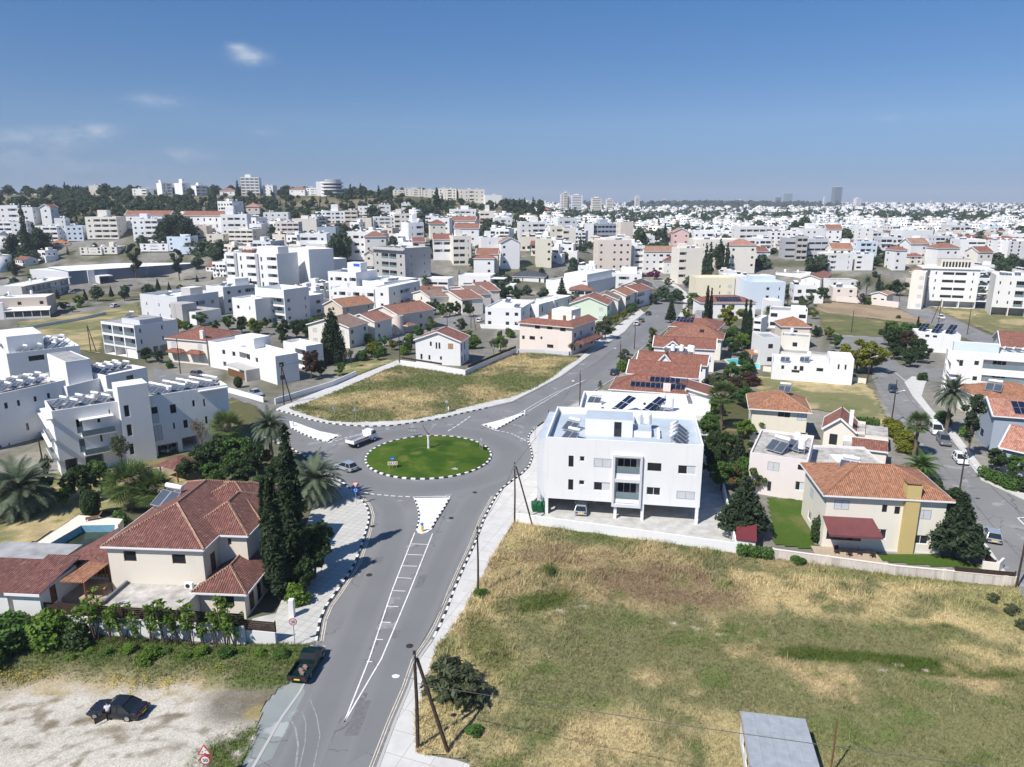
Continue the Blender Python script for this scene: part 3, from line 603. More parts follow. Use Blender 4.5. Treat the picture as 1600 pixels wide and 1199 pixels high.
lot('garden',[(360,620),(400,634),(450,672),(432,690),(380,676),(340,690),(300,740),(200,760),(120,770),(-40,775),(-40,760),(150,740),(280,700)],gm(71,.4,.6,.6),.6,.045)
PIECES={}
FR=dict(w='frame_white',k='frame_dark',o='frame_wood',h='frame_white',s='frame_grey',d='frame_dark',D='frame_white',e='frame_dark',u='frame_wood',n='frame_white',m='frame_white')
def piece(kind,w,h):
 key=(kind,round(w*5)/5,round(h*5)/5)
 if key in PIECES:return PIECES[key]
 w,h=max(key[1],.2),max(key[2],.2);key=(kind,key[1],key[2])
 fm=FR.get(kind,'frame_white');b=MB();t=.07
 b.box(0,0,0,w,.06,t);b.box(0,0,h-t,w,.06,h);b.box(0,.002,t,t,.058,h-t);b.box(w-t,.002,t,w,.058,h-t)
 p=MB();nm='pane'
 if kind in 'se':
  nz=max(2,int(h/.22));nm='shutter' if kind=='s' else 'leaf_panel'
  for i in range(nz):
   z0=t+(h-2*t)*i/nz;z1=t+(h-2*t)*(i+1)/nz
   p.box(t,.02+.012*(i%2),z0,w-t,.04,z1-.012,0)
  p.poly([(t,.045,t),(w-t,.045,t),(w-t,.045,h-t),(t,.045,h-t)],0)
  if w>1.0:b.box(w/2-.03,.004,t,w/2+.03,.05,h-t)
  pm=['shutter' if kind=='s' else 'wood']
 elif kind=='u':
  p.box(t,.02,t,w-t,.04,h-t);pm=['wood_pale'];nm='shutter';b.box(w/2-.03,-.01,t,w/2+.03,.015,h-t)
 else:
  nv=max(1,round(w/1.0))if kind in 'dDkwom' else 2
  for i in range(1,nv):b.box(w*i/nv-.03,.005,t,w*i/nv+.03,.055,h-t)
  if kind=='h':
   p.poly([(t,.04,t),(w/2,.04,t),(w/2,.04,h-t),(t,.04,h-t)],0);p.box(w/2,.015,t,w-t,.035,h-t,1)
  else:p.poly([(t,.04,t),(w-t,.04,t),(w-t,.04,h-t),(t,.04,h-t)],0)
  if kind=='m':p.box(t,.03,t,w*.45,.035,h-t,2)
  pm=['glass','shutter','curtain']
 both=MB().add(b);both.m=[0]*len(both.f);k0=len(both.f);both.add(p);both.m=both.m[:k0]+[1+v for v in p.m]
 r=(b.mesh('window_frame',[fm]),p.mesh(nm,pm),both.mesh('window',[fm]+pm),nm)
 PIECES[key]=r;return r
def wall(mb,Wd,z0,z1,holes,Mx,m=0,par=None):
 hs=[h for h in holes if h[1]-h[0]>.05]
 xs=sorted({0,Wd}|{max(0,min(Wd,h[i]))for h in hs for i in(0,1)});zs=sorted({z0,z1}|{max(z0,min(z1,h[i]))for h in hs for i in(2,3)})
 q=lambda u0,u1,a,b_,y0=0,y1=0:[Mx@Vector(p)for p in((u0,y0,a),(u1,y0,a),(u1,y1,b_),(u0,y1,b_))]
 for a,c in zip(zs,zs[1:]):
  if c-a<1e-4:continue
  st=None
  for u,v in zip(xs,xs[1:]):
   if v-u<1e-4:continue
   hole=any(h[0]-1e-4<=u and v<=h[1]+1e-4 and h[2]-1e-4<=a and c<=h[3]+1e-4 for h in hs)
   if not hole:
    if st is None:st=u
    en=v
   if hole and st is not None:mb.poly(q(st,en,a,c),m);st=None
  if st is not None:mb.poly(q(st,en,a,c),m)
 for u0,u1,a,b_,d in hs:
  pt=lambda*p:Mx@Vector(p)
  mb.poly([pt(u0,0,a),pt(u1,0,a),pt(u1,d,a),pt(u0,d,a)],m);mb.poly([pt(u0,d,b_),pt(u1,d,b_),pt(u1,0,b_),pt(u0,0,b_)],m)
  mb.poly([pt(u0,0,a),pt(u0,d,a),pt(u0,d,b_),pt(u0,0,b_)],m);mb.poly([pt(u1,d,a),pt(u1,0,a),pt(u1,0,b_),pt(u1,d,b_)],m)
  mb.poly(q(u0,u1,a,b_,d,d),m)
DEEP=dict(b=1.5,B=1.5,c=1.5,p=5.0,s=.06,e=.12,u=.05)
def heater_mesh():
 a=MB();c=MB();t=MB()
 for x in(-.8,.8):a.beam((x,-.9,0),(x,-.9,.3),.05);a.beam((x,.7,0),(x,.7,1.25),.05);a.beam((x,-.9,.3),(x,.7,1.2),.05)
 a.beam((-.8,.7,.6),(.8,.7,.6),.05);a.beam((-.8,.7,1.2),(.8,.7,1.2),.05)
 for x0 in(-1.05,.03):
  c.poly([(x0,-1.0,.33),(x0+1.0,-1.0,.33),(x0+1.0,.45,1.15),(x0,.45,1.15)],0)
  c.poly([(x0,-1.0,.27),(x0,.45,1.09),(x0+1.0,.45,1.09),(x0+1.0,-1.0,.27)],1)
  for p,q in(((x0,-1,.32),(x0+1,-1,.32)),((x0,.45,1.14),(x0+1,.45,1.14)),((x0,-1,.32),(x0,.45,1.14)),((x0+1,-1,.32),(x0+1,.45,1.14))):c.beam(p,q,.05,.09,1)
 t.tube([(-.95,.75,1.5),(-.9,.75,1.5),(.9,.75,1.5),(.95,.75,1.5)],[.16,.23,.23,.16],12)
 return a.mesh('solar_heater',['steel']),c.mesh('collector',['collector','steel']),t.mesh('tank',['tank'],True)
HM=heater_mesh()
def tank_mesh():
 t=MB();t.tube([(0,0,.9),(0,0,2.2),(0,0,2.45),(0,0,2.5)],[.55,.55,.35,.1],14)
 for x,y in((-.4,-.4),(.4,-.4),(.4,.4),(-.4,.4)):t.beam((x,y,0),(x,y,.95),.06,m=1)
 t.beam((-.45,-.4,.5),(.45,-.4,.5),.05,m=1);t.beam((-.45,.4,.5),(.45,.4,.5),.05,m=1)
 return t.mesh('water_tank',['tank','steel'])
TM=tank_mesh()
def ac_mesh():
 b=MB();b.box(-.42,-.18,0,.42,.18,.62);b.tube([(-.05,-.185,.31),(-.05,-.2,.31)],.24,12,1);return b.mesh('air_conditioner',['plastic_white','frame_dark'])
AM=ac_mesh()
SHEET={}
def pv(nx,nz,tilt=.4):
 b=MB()
 for i in range(nx):
  for j in range(nz):
   c_,s_=math.cos(tilt),math.sin(tilt)
   f=lambda u,v,o=0:(u,v*c_-o*s_,v*s_+o*c_+.12)
   u0,v0=i*1.03,j*1.68
   b.poly([f(u0+.03,v0+.03,.04),f(u0+.97,v0+.03,.04),f(u0+.97,v0+1.6,.04),f(u0+.03,v0+1.6,.04)],0)
   b.poly([f(u0,v0,.035),f(u0+1,v0,.035),f(u0+1,v0+1.63,.035),f(u0,v0+1.63,.035)],1)
 return b
HEAT_RZ=-.45
class B:
 def __init__(s,name,label,cat,A,Bp,D,h,m='white',z0=0.0,base=0.0,fr=(),rt=(),lf=(),bk=(),roof='flat',par=.85,roofm='roof_grey',rise=2.0,ov=.45,near=True,group=None,axis=None,rmat='tile_red',trim='white',root=None,bottom=False,wallname='wall',cap=True):
  A=Vector((A[0],A[1],0));Bp=Vector((Bp[0],Bp[1],0));s.A=A;s.W=(Bp-A).length;s.D=D;s.h=h;s.z0=z0;s.near=near;s.m=m
  s.ux=(Bp-A).normalized();s.uy=Vector((-s.ux.y,s.ux.x,0));s.rz=math.atan2(s.ux.y,s.ux.x);s.base=base;s.par=par
  if root is None:s.root=empty(name,(A.x,A.y,base),s.rz,label,cat,group);s.Lo=Matrix.Identity(4)
  else:
   s.root=root.root;s.Lo=(Matrix.Translation((root.A.x,root.A.y,root.base))@Matrix.Rotation(root.rz,4,'Z')).inverted()@(Matrix.Translation((A.x,A.y,base))@Matrix.Rotation(s.rz,4,'Z'))
  w,zt=s.W,h-base;zb=z0
  SM=dict(f=Matrix.Identity(4),r=Matrix.Translation((w,0,0))@Matrix.Rotation(PI/2,4,'Z'),b=Matrix.Translation((w,D,0))@Matrix.Rotation(PI,4,'Z'),l=Matrix.Translation((0,D,0))@Matrix.Rotation(-PI/2,4,'Z'))
  s.SM=SM;mb=MB();s.holes={}
  for k,hs in(('f',fr),('r',rt),('b',bk),('l',lf)):
   out=[]
   for q in hs:
    if q[0]=='px':q=s.pxh(k,*q[1:])
    out.append(q)
   L=w if k in 'fb' else D
   s.holes[k]=out
   wall(mb,L,zb,zt,[(a,b_,c,d,DEEP.get(kd[0],.16))for a,b_,c,d,kd in out],SM[k])
   for a,b_,c,d,kd in out:s.opening(k,max(a,0),min(b_,L),c,d,kd)
  if zb>.05:mb.poly([(0,0,zb),(0,D,zb),(w,D,zb),(w,0,zb)])
  if roof=='flat':
   t=.22;zr=zt-par
   if par>.05:
    for(x0,y0,x1,y1)in((0,0,w,t),(0,D-t,w,D),(0,t,t,D-t),(w-t,t,w,D-t)):
     mb.poly([(x0,y0,zt),(x1,y0,zt),(x1,y1,zt),(x0,y1,zt)])
    i0,i1,j0,j1=t,w-t,t,D-t
    for p in(((i0,j0),(i1,j0)),((i1,j0),(i1,j1)),((i1,j1),(i0,j1)),((i0,j1),(i0,j0))):
     mb.poly([(*p[1],zr),(*p[0],zr),(*p[0],zt),(*p[1],zt)])
   else:t=0
   rb=MB();rb.poly([(t,t,zr),(w-t,t,zr),(w-t,D-t,zr),(t,D-t,zr)]);s.add(rb,'roof',[roofm])
  s.add(mb,wallname,[m])
  if roof=='hip':s.hip(0,0,w,D,zt,rise,ov,rmat,axis,trim)
  if roof=='gable':s.gable(0,0,w,D,zt,rise,ov,rmat,axis or 'x',trim,m)
  s.zt=zt
 def add(s,mb,name,mats,parent=None,smooth=False):
  if s.Lo!=Matrix.Identity(4):mb.xf(s.Lo)
  return mb.build(name,mats,parent or s.root,smooth)
 def put(s,me,name,M4,parent=None):
  o=bpy.data.objects.new(name,me);link(o,parent or s.root);o.matrix_local=s.Lo@M4 if parent is None else M4;return o
 def ray(s,k,px,py):
  o={'f':s.A,'r':s.A+s.ux*s.W,'l':s.A,'b':s.A+s.uy*s.D}[k];nv=s.uy if k in 'fb' else s.ux
  d=G(px,py,0)-Vector((0,0,H));c=Vector((0,0,H));t=(o-c).dot(nv)/d.dot(nv);p=c+d*t
  r=p-s.A;return(r.dot(s.ux),r.dot(s.uy),p.z-s.base)
 def pxh(s,k,x0,y0,x1,y1,kd):
  a=s.ray(k,x0,y0);b_=s.ray(k,x1,y1)
  f={'f':lambda q:q[0],'r':lambda q:q[1],'b':lambda q:s.W-q[0],'l':lambda q:s.D-q[1]}[k]
  u0,u1=sorted((f(a),f(b_)));z1,z0=max(a[2],b_[2]),min(a[2],b_[2])
  return(u0,u1,z0,z1,kd)
 def opening(s,k,u0,u1,z0,z1,kd):
  w,h=u1-u0,z1-z0;Mk=s.SM[k]
  c=kd[0]
  if c in 'p.':return
  if c in 'bBc':
   dd=DEEP[c];pk=kd[1]if len(kd)>1 else 'D'
   pw=min(w-.3,2.6);ph=min(h-.25,2.2)
   if pw>.5:s.win(pk,pw,ph,Mk@Matrix.Translation((u0+(w-pw)*.35,dd-.08,z0+.02)),'patio_door')
   b=MB();z=z0
   if c=='b':b.box(u0+.02,.03,z+.08,u1-.02,.05,z+.95,0);b.box(u0,.02,z+.95,u1,.07,z+1.0,1)
   elif c=='B':b.box(u0+.002,.004,z+.01,u1-.002,.14,z+.95,2)
   else:
    b.box(u0,.02,z+.95,u1,.06,z+1.0,1)
    for i in range(int(w/.14)):b.box(u0+.07+i*.14,.03,z+.02,u0+.09+i*.14,.05,z+.95,1)
   b.xf(Mk);s.add(b,'railing',['rail_glass','steel',s.m]);return
  nm='door' if c in 'dDe' else 'window'
  s.win(c,w,h,Mk@Matrix.Translation((u0,DEEP.get(c,.16)-.07,z0)),nm)
 def win(s,c,w,h,M4,nm):
  key=(round(w*5)/5,round(h*5)/5);fm,pm,both,pn=piece(c,w,h)
  M4=M4@Matrix.Diagonal((w/max(key[0],.2),1,h/max(key[1],.2),1))
  if s.near:
   o=s.put(fm,nm,M4);bpy_child(pm,pn,o)
  else:s.put(both,nm,M4)
 def hip(s,x0,y0,x1,y1,z,rise,ov,rm,axis=None,trim='white',name='roof',capm=None):
  x0-=ov;y0-=ov;x1+=ov;y1+=ov;w,d=x1-x0,y1-y0;axis=axis or('x' if w>=d else 'y');k=min(w,d)/2
  if axis=='x':r0,r1=Vector((x0+k,(y0+y1)/2,z+rise)),Vector((x1-k,(y0+y1)/2,z+rise))
  else:r0,r1=Vector(((x0+x1)/2,y0+k,z+rise)),Vector(((x0+x1)/2,y1-k,z+rise))
  if(r1-r0).length<.05:r1=r0+Vector((.05,0,0))
  a,b_,c,d_=(Vector(p)for p in((x0,y0,z),(x1,y0,z),(x1,y1,z),(x0,y1,z)));m=MB()
  if axis=='x':F_=[(a,b_,r1,r0),(b_,c,r1),(c,d_,r0,r1),(d_,a,r0)];hips=[(a,r0),(d_,r0),(b_,r1),(c,r1)]
  else:F_=[(a,b_,r0),(b_,c,r1,r0),(c,d_,r1),(d_,a,r0,r1)];hips=[(a,r0),(b_,r0),(c,r1),(d_,r1)]
  for f in F_:m.poly(f,0)
  for p,q in hips+[(r0,r1)]:m.tube([p,q],.13,6,2)
  m.poly((a-Vector((0,0,.02)),d_-Vector((0,0,.02)),c-Vector((0,0,.02)),b_-Vector((0,0,.02))),1)
  for p,q in((a,b_),(b_,c),(c,d_),(d_,a)):m.beam(p-Vector((0,0,.11)),q-Vector((0,0,.11)),.14,.2,1)
  return s.add(m,name,[rm,trim,capm or rm])
 def gable(s,x0,y0,x1,y1,z,rise,ov,rm,axis='x',trim='white',wm='white',name='roof',off=.5,gmat=True):
  m=MB();th=.16
  if axis=='x':
   yr=y0+(y1-y0)*off;A_=[(x0-ov,y0-ov,z-rise*ov/max(yr-y0,.1)),(x0-ov,yr,z+rise),(x0-ov,y1+ov,z-rise*ov/max(y1-yr,.1))];B_=[(x1+ov,p[1],p[2])for p in A_]
   gx=[((x0+.01,y0,z),(x0+.01,y1,z),(x0+.01,yr,z+rise-.03)),((x1-.01,y0,z),(x1-.01,y1,z),(x1-.01,yr,z+rise-.03))]
  else:
   xr=x0+(x1-x0)*off;A_=[(x0-ov,y0-ov,z-rise*ov/max(xr-x0,.1)),(xr,y0-ov,z+rise),(x1+ov,y0-ov,z-rise*ov/max(x1-xr,.1))];B_=[(p[0],y1+ov,p[2])for p in A_]
   gx=[((x0,y0+.01,z),(x1,y0+.01,z),(xr,y0+.01,z+rise-.03)),((x0,y1-.01,z),(x1,y1-.01,z),(xr,y1-.01,z+rise-.03))]
  up=Vector((0,0,th));V_=lambda p:Vector(p)
  for i in(0,1):
   a,b_,c,d=V_(A_[i]),V_(A_[i+1]),V_(B_[i+1]),V_(B_[i])
   m.poly([a+up,d+up,c+up,b_+up]if axis=='x' else[a+up,b_+up,c+up,d+up],0);m.poly([a,b_,c,d],1)
  for P in(A_,B_):
   for i in(0,1):m.beam(V_(P[i])+up*.45,V_(P[i+1])+up*.45,.2,.3,1)
  for i in(0,2):m.beam(V_(A_[i])+up*.4,V_(B_[i])+up*.4,.12,.2,1)
  m.tube([V_(A_[1])+up,V_(B_[1])+up],.13,6,0)
  if gmat:
   for g in gx:m.poly(g,2)
  return s.add(m,name,[rm,trim,wm])
 def heater(s,x,y,z=None,rz=None,sc=1.0):
  z=s.zt-s.par if z is None else z
  M4=Matrix.Translation((x,y,z))@Matrix.Rotation((HEAT_RZ if rz is None else rz)-s.rz,4,'Z')@Matrix.Scale(sc,4)
  o=s.put(HM[0],'solar_heater',M4);bpy_child(HM[1],'collector',o);bpy_child(HM[2],'tank',o)
 def tank(s,x,y,z=None,sc=1):s.put(TM,'water_tank',Matrix.Translation((x,y,s.zt-s.par if z is None else z))@Matrix.Scale(sc,4))
 def ac(s,x,y,z,rz=0):s.put(AM,'air_conditioner',Matrix.Translation((x,y,z))@Matrix.Rotation(rz,4,'Z'))
 def box(s,name,x0,y0,z0,x1,y1,z1,m=None,mt=None):
  b=MB();b.box(x0,y0,z0,x1,y1,z1,0,None if mt is None else 1);return s.add(b,name,[m or s.m]+([mt]if mt else[]))
 def slabs(s,name,L,m=None):
  b=MB()
  for q in L:b.box(*q)
  return s.add(b,name,[m or s.m])
 def pt(s,px,py,z):
  r=G(px,py,z)-s.A;r.z=0;return r.dot(s.ux),r.dot(s.uy)
def bpy_child(me,nm,o):
 c=bpy.data.objects.new(nm,me);COL.objects.link(c);c.parent=o;return c
def gpx(a,b_,h):return G(a,b_,h)
def depth_of(A,Bp,C):
 u=(Bp-A);u.z=0;u.normalize();v=Vector((-u.y,u.x,0));return abs((C-A).dot(v))
def pat(p,n,W,H0,fh,first=0,kinds=None):
 out=[];bw=W/len(p)
 for f in range(first,n):
  z=H0+f*fh
  for i,c in enumerate(p):
   if c=='.':continue
   u=(i+.5)*bw
   if c in 'bBc':out.append((u-bw*.45,u+bw*.45,z+.12,z+min(2.5,fh-.5),c))
   elif c=='N':out.append((u-.28,u+.28,z+.9,z+2.2,'w'))
   elif c=='T':out.append((u-.45,u+.45,z+.4,z+2.4,'k'))
   elif c=='W':out.append((u-min(1.1,bw*.42),u+min(1.1,bw*.42),z+.9,z+2.2,'k'))
   elif c=='L':out.append((u-bw*.46,u+bw*.46,z+1.0,z+2.1,'k'))
   elif c=='S':out.append((u-min(.75,bw*.4),u+min(.75,bw*.4),z+.9,z+2.2,'s'))
   elif c=='p':out.append((u-bw*.47,u+bw*.47,z+.03,z+fh-.4,'p'))
   else:out.append((u-min(.65,bw*.4),u+min(.65,bw*.4),z+.95,z+2.2,c))
 return out
DBG=[]
def BR(name,label,cat,a,b_,c,h,side='r',D=None,**k):
 base=k.get('base',0.0);A=G(*a,h);Bp=G(*b_,h)
 if D is None:D=depth_of(A,Bp,G(*c,h))
 r=B(name,label,cat,A,Bp,D,h,**k);DBG.append((name,round(r.W,1),round(D,1),round(h,1),round(math.degrees(r.rz),1)));return r
A0=G(851,804);B0=G(1091,821);hA=HZ(A0,683)
FW=[('px',888.5,712,896,730,'k'),('px',906,713,913.5,721.5,'w'),('px',928,716,955,731,'s'),('px',962.5,716,999.5,742,'bD'),('px',1012,723,1033,737,'k'),('px',1060,727,1087,742.5,'h'),('px',888,749,895.5,766,'k'),('px',905,750.5,913,758.5,'w'),('px',928,753,953.5,768,'h'),('px',962,751,999,782,'bD'),('px',1010.5,761,1031.5,775,'w'),('px',1057.5,767,1085,781,'s')]
dA=depth_of(A0,B0,G(887,636,hA))
apt=B('apartment_house','white two storey apartment house on columns beside the roundabout, with two glazed loggias','apartment house',A0,B0,dA,hA,m='white',z0=2.5,fr=FW,rt=[(2,3.4,4.2,5.6,'k'),(6,8.5,4.0,5.5,'w'),(2,3.4,7.8,9,'k'),(6,8.5,7.6,9,'w')],lf=[(2,4,4,5.6,'k')],par=1.0,roofm='roof_blue')
DBG.append(('apt',apt.W,dA,hA));w=apt.W
a,b_=apt.ray('f',958,712)[0],apt.ray('f',1004.5,716)[0]
fz=[apt.ray('f',980,y)[2]for y in(792,749,711)]
apt.slabs('loggia_frame',[(a,-.35,fz[0],a+.3,-.002,fz[2]),(b_-.3,-.35,fz[0],b_,-.002,fz[2]),(a+.3,-.35,fz[2]-.3,b_-.3,-.002,fz[2]-.002),(a+.3,-.35,fz[0]+.002,b_-.3,-.002,fz[0]+.45),(a+.3,-.3,fz[1]-.4,b_-.3,-.002,fz[1]+.05)],'lightgrey')
for x,y in((.05,.02),(w*.455,.02),(w*.63,.02),(w-.5,.02),(w*.31,5),(w*.63,6),(.05,7),(w-.5,7),(.05,dA-.5),(w-.5,dA-.5),(w*.45,dA-.5)):apt.box('column',x,y,.1,x+.4,y+.5,2.5)
apt.box('side_fin',-1.25,1.2,0.15,-.002,dA,hA-.9,'lightgrey','roof_blue')
apt.box('core_wall',w*.36,7.5,.1,w*.56,12,2.5,'lightgrey')
x0,y0=apt.pt(914,680,hA-1);x1,_=apt.pt(988,686,hA-1);_,y1=apt.pt(919,637,hA+1.6)
apt.box('stair_house',x0,y0,hA-1.0,x1,y0+4.2,hA+1.45,'white','roof_blue')
xd,_=apt.pt(959,683,hA-1);M4=Matrix.Translation((xd,y0-.06,hA-.95));apt.win('d',1.0,2.1,M4,'door')
apt.box('roof_plinth',x1+.002,y0+.3,hA-1.0,x1+2.6,y0+3.4,hA-.1,'white','roof_blue')
for i in range(2):apt.tank(x1+.8+i*1.3,y0+3.9+.2*i,hA-1.0,1.05)
for i in range(4):apt.heater(w-3.1+.12*i,2.2+i*1.75,rz=.9)
for x,y in((3.3,2.0),(3.0,6.5)):apt.heater(x,y,rz=-.7)
for i in range(3):apt.ac(x1+3.6,y0+.4+i*1.2,hA-.98,1.57)
b=MB();b.tube([(x1+2,y0+5.2,hA-1),(x1+2,y0+5.2,hA+1.2)],.03,6);apt.add(b,'aerial',['steel'])
Rl,Rr=G(937,611,hA-.8),G(1097,625,hA-.8)
A2=apt.A+apt.uy*(dA+.02)+apt.ux*3.2;B2=apt.A+apt.uy*(dA+.02)+apt.ux*(w-.3)
ap2=B('x',None,None,A2,B2,depth_of(A2,B2,Rl),hA-.9,m='white',z0=2.5,par=.9,roofm='roof_white',root=apt,wallname='rear_wing')
for x in(1.5,8,15):
 for y in(3,12):ap2 .box('column',x,y,.1,x+.4,y+.5,2.5)
for x in(4.3,9.0):ap2 .add(pv(2,3,.5).xf(Matrix.Translation((x,3.2,ap2 .zt-.9))@Matrix.Rotation(-.9,4,'Z')),'solar_array',['solar_cell','steel'])
ap2 .heater(2.2,8.5);ap2 .heater(12.4,5.5);ap2 .heater(13.2,3);ap2 .tank(14.4,6.5);ap2 .tank(13.2,8)
for i in range(3):ap2 .ac(10.4+i,9.2,ap2 .zt-.88)
ap2 .box('plinth',.9,5.4,ap2 .zt-.9,3.4,6.6,ap2 .zt-.1,'white')
sheet('parking_slab',[(809,812),(850,660),(936,610),(1098,625),(1122,746),(1146,860),(980,836)],.10,'slab')
def wallrun(name,label,pp,h,m,t=.22,cat='wall',cap=None,z=0,posts=None,postm=None,group=None):
 b=MB();P=[Vector((*p,0))for p in W2(pp)]
 for i,(a,c)in enumerate(zip(P,P[1:])):
  d=(c-a).normalized();a2=a+d*(t*.5 if i else 0);a2 .z=z+h/2;c2=c+d*(t/2);c2 .z=a2 .z;b.beam(a2,c2,t,h,0)
  if cap:a3,c3=a2 .copy(),c2 .copy();a3 .z=c3 .z=z+h+.03;b.beam(a3,c3,t+.08,.06,1)
 r=empty(name,(P[0].x,P[0].y,0),0,label,cat,group);b.v=[(p[0]-P[0].x,p[1]-P[0].y,p[2])for p in b.v]
 b.build('panel',[m]+([cap]if cap else[]),r)
 if posts:
  for p in resample(P,posts):
   q=MB();q.box(-.19,-.19,0,.19,.19,h+.12+z);q.build('post',postm or m,r,loc=(p.x-P[0].x,p.y-P[0].y,0))
 return r
wallrun('boundary_wall','smooth white boundary wall round the apartment house parking',[(806,818),(980,842),(1149,866),(1126,752)],1.5,'white')
wallrun('planter_wall','low brown edged planter beside the green bins',[(831,793),(849,775),(851,796),(833,796)],.7,'wood',.15,'planter')
e=7.0;vA,vB=G(167,856,e),G(316,861,e);
villa=B('villa','stone faced villa with brown tiled hip roofs beside the tall cypresses','villa',vA,vB,17.0,e+.35,m='stone',roof=None,fr=[('px',192,861,214,878,'o'),('px',268,866,291,882,'o')],rt=[(1.4,2.5,3.6,5.8,'e')])
DBG.append(('villa',villa.W,math.degrees(villa.rz)))
w=villa.W
villa.hip(0,0,w,17,e+.35,2.6,.4,'tile_brown','y','white',capm='tile_tan')
v2=B('x',None,None,vA+villa.ux*(w-.5)+villa.uy*3.4,vA+villa.ux*(w+3.2)+villa.uy*3.4,9,e+.34,m='stone',roof=None,root=villa,wallname='wall',fr=[('px',355,841,362,852,'o')])
v2 .hip(-3,0,3.7,9.5,e+.35,2.2,.4,'tile_brown','y','white',capm='tile_tan')
v3=B('x',None,None,vA+villa.ux*(w-3)+villa.uy*6.5,vA+villa.ux*(w+3.6)+villa.uy*6.5,10,e+.33,m='stone',roof=None,root=villa,fr=[(4.6,5.6,4.2,5.4,'o')],rt=[(2,3.5,4.2,5.4,'o')])
v3 .hip(-4,0,6.6,10,e+.36,2.6,.4,'tile_brown','x','white',capm='tile_tan')
v4=B('x',None,None,vA+villa.ux*(w-.2)+villa.uy*-1.2,vA+villa.ux*(w+4.6)+villa.uy*-1.2,6.0,3.2,m='stone',roof=None,root=villa,wallname='porch_wall',fr=[('px',345,931,367,949,'o')],rt=[(1.0,2.2,.2,2.4,'e'),(3,4.2,.2,2.4,'o')])
v4 .hip(0,0,4.8,8.5,3.2,1.6,.55,'tile_brown','y','white',name='porch_roof',capm='tile_tan')
villa.box('garage',1.6,-4.2,0,w-.25,-.002,2.95,'stone','roof_old');villa.ac(w-1.6,-.5,2.95)
b=MB();b.box(1.6,-4.25,2.951,1.85,-.1,3.3);villa.add(b,'garage_parapet',['darkgrey'])
villa.heater(1.6,9.5,7.6,rz=-.4,sc=1.35)
b=MB();PZ=2.3
L1,L2=G(97,874,4.6),G(171,881,4.6);L3,L4=G(189,822,6.3),G(185,845,6.2)
T=lambda p:tuple(Matrix.Rotation(-villa.rz,3,'Z')@(Vector(p)-Vector((villa.A.x,villa.A.y,0))))
y_l=T(L1);
b.poly([T(L1),T(L2),T(G(171,846,5.9)),T(G(190,822,6.2))]);b.poly([T(L1)[:2]+(4.45,),T(L2)[:2]+(4.45,),T(G(171,846,5.9)),T(G(190,822,6.2))]);villa.add(b,'pergola_roof',['tile_brown'])
b=MB();p0,p1=Vector(T(L1)),Vector(T(L2))
for i in range(12):
 p=p0 .lerp(p1,.12+.8*i/11);b.box(p.x-.07,p.y+.15,PZ+.5,p.x+.07,p.y+.3,4.45,0)
p=p0 .lerp(p1,.12);q=p0 .lerp(p1,.93);b.box(p.x,p.y+.1,PZ,q.x,p.y+.35,PZ+.5,1);b.box(p.x,p.y+.05,4.3,q.x,p.y+.25,4.45,0);b.box(p.x,p.y+.6,PZ,q.x,p.y+.62,4.4,2)
villa.add(b,'pergola_screen',['wood','stone','frame_dark'])
b=MB();b.prism(W2([(-20,905),(60,884),(108,882),(150,853),(188,830),(172,858),(175,905),(172,935),(60,935),(58,912)],PZ),0,PZ);
structure(b.build('terrace','terrace'));sheet('pool_deck',W2([(-20,905),(28,868),(123,805),(192,811),(186,819),(127,819),(28,876),(-2,897)],PZ+.97),PZ+.97,'stone',PZ+.9,True)
def basin(name,label,pp,z,hgt,tile,water,cop,t=.5,wl=.05):
 P=[Vector((*q,0))for q in W2(pp,z+hgt)];b=MB();n_=len(P);c=sum(P,Vector())/n_
 I=[p+(c-p).normalized()*t for p in P]
 for i in range(n_):
  j=(i+1)%n_;a,d,e_,f=P[i],P[j],I[j],I[i]
  b.poly([(a.x,a.y,z+hgt),(d.x,d.y,z+hgt),(e_.x,e_.y,z+hgt),(f.x,f.y,z+hgt)],1);b.poly([(a.x,a.y,z),(d.x,d.y,z),(d.x,d.y,z+hgt),(a.x,a.y,z+hgt)],1);b.poly([(f.x,f.y,z+hgt),(e_.x,e_.y,z+hgt),(e_.x,e_.y,z+.005),(f.x,f.y,z+.005)],0)
 r=empty(name,(0,0,0),0,label,'swimming pool');b.build('basin',[tile,cop],r)
 w_=MB();w_.poly([(p.x,p.y,z+wl)for p in I]);w_.build('water',water,r);return r
basin('swimming_pool','half empty swimming pool with murky green water behind the pergola',[(28,876),(60,880),(104,880),(150,850),(185,828),(184,818),(127,819)],PZ,1.0,'pool_tile','pool_water','stone',.45,.06)
ob=BR('outbuilding','low white outbuilding with brown tiled lean-to roof at the left edge','outbuilding',(17,924),(60,926),None,4.6,D=5.5,m='white_old',base=0,roof=None,fr=[],rt=[(1.4,2.3,2.4,4.3,'e')])
b=MB();b.poly([(-.4,-.4,4.6),(ob.W+.4,-.4,4.6),(ob.W+.4,6,5.5),(-.4,6,5.5)]);b.poly([(-.4,-.4,4.5),(-.4,6,5.4),(ob.W+.4,6,5.4),(ob.W+.4,-.4,4.5)],1);b.box(-.4,-.45,4.35,ob.W+.4,-.38,4.62,1);b.box(-8.3,-.1,0.0,-.45,5,4.4,2);b.poly([(-8.4,-.5,4.5),(-.5,-.5,4.5),(-.5,5.6,5.1),(-8.4,5.6,5.1)]);b.box(-8.4,5.65,4.2,ob.W-2,9.5,4.9,3);ob.add(b,'lean_to_roof',['tile_brown','white','white_old','roof_grey'])
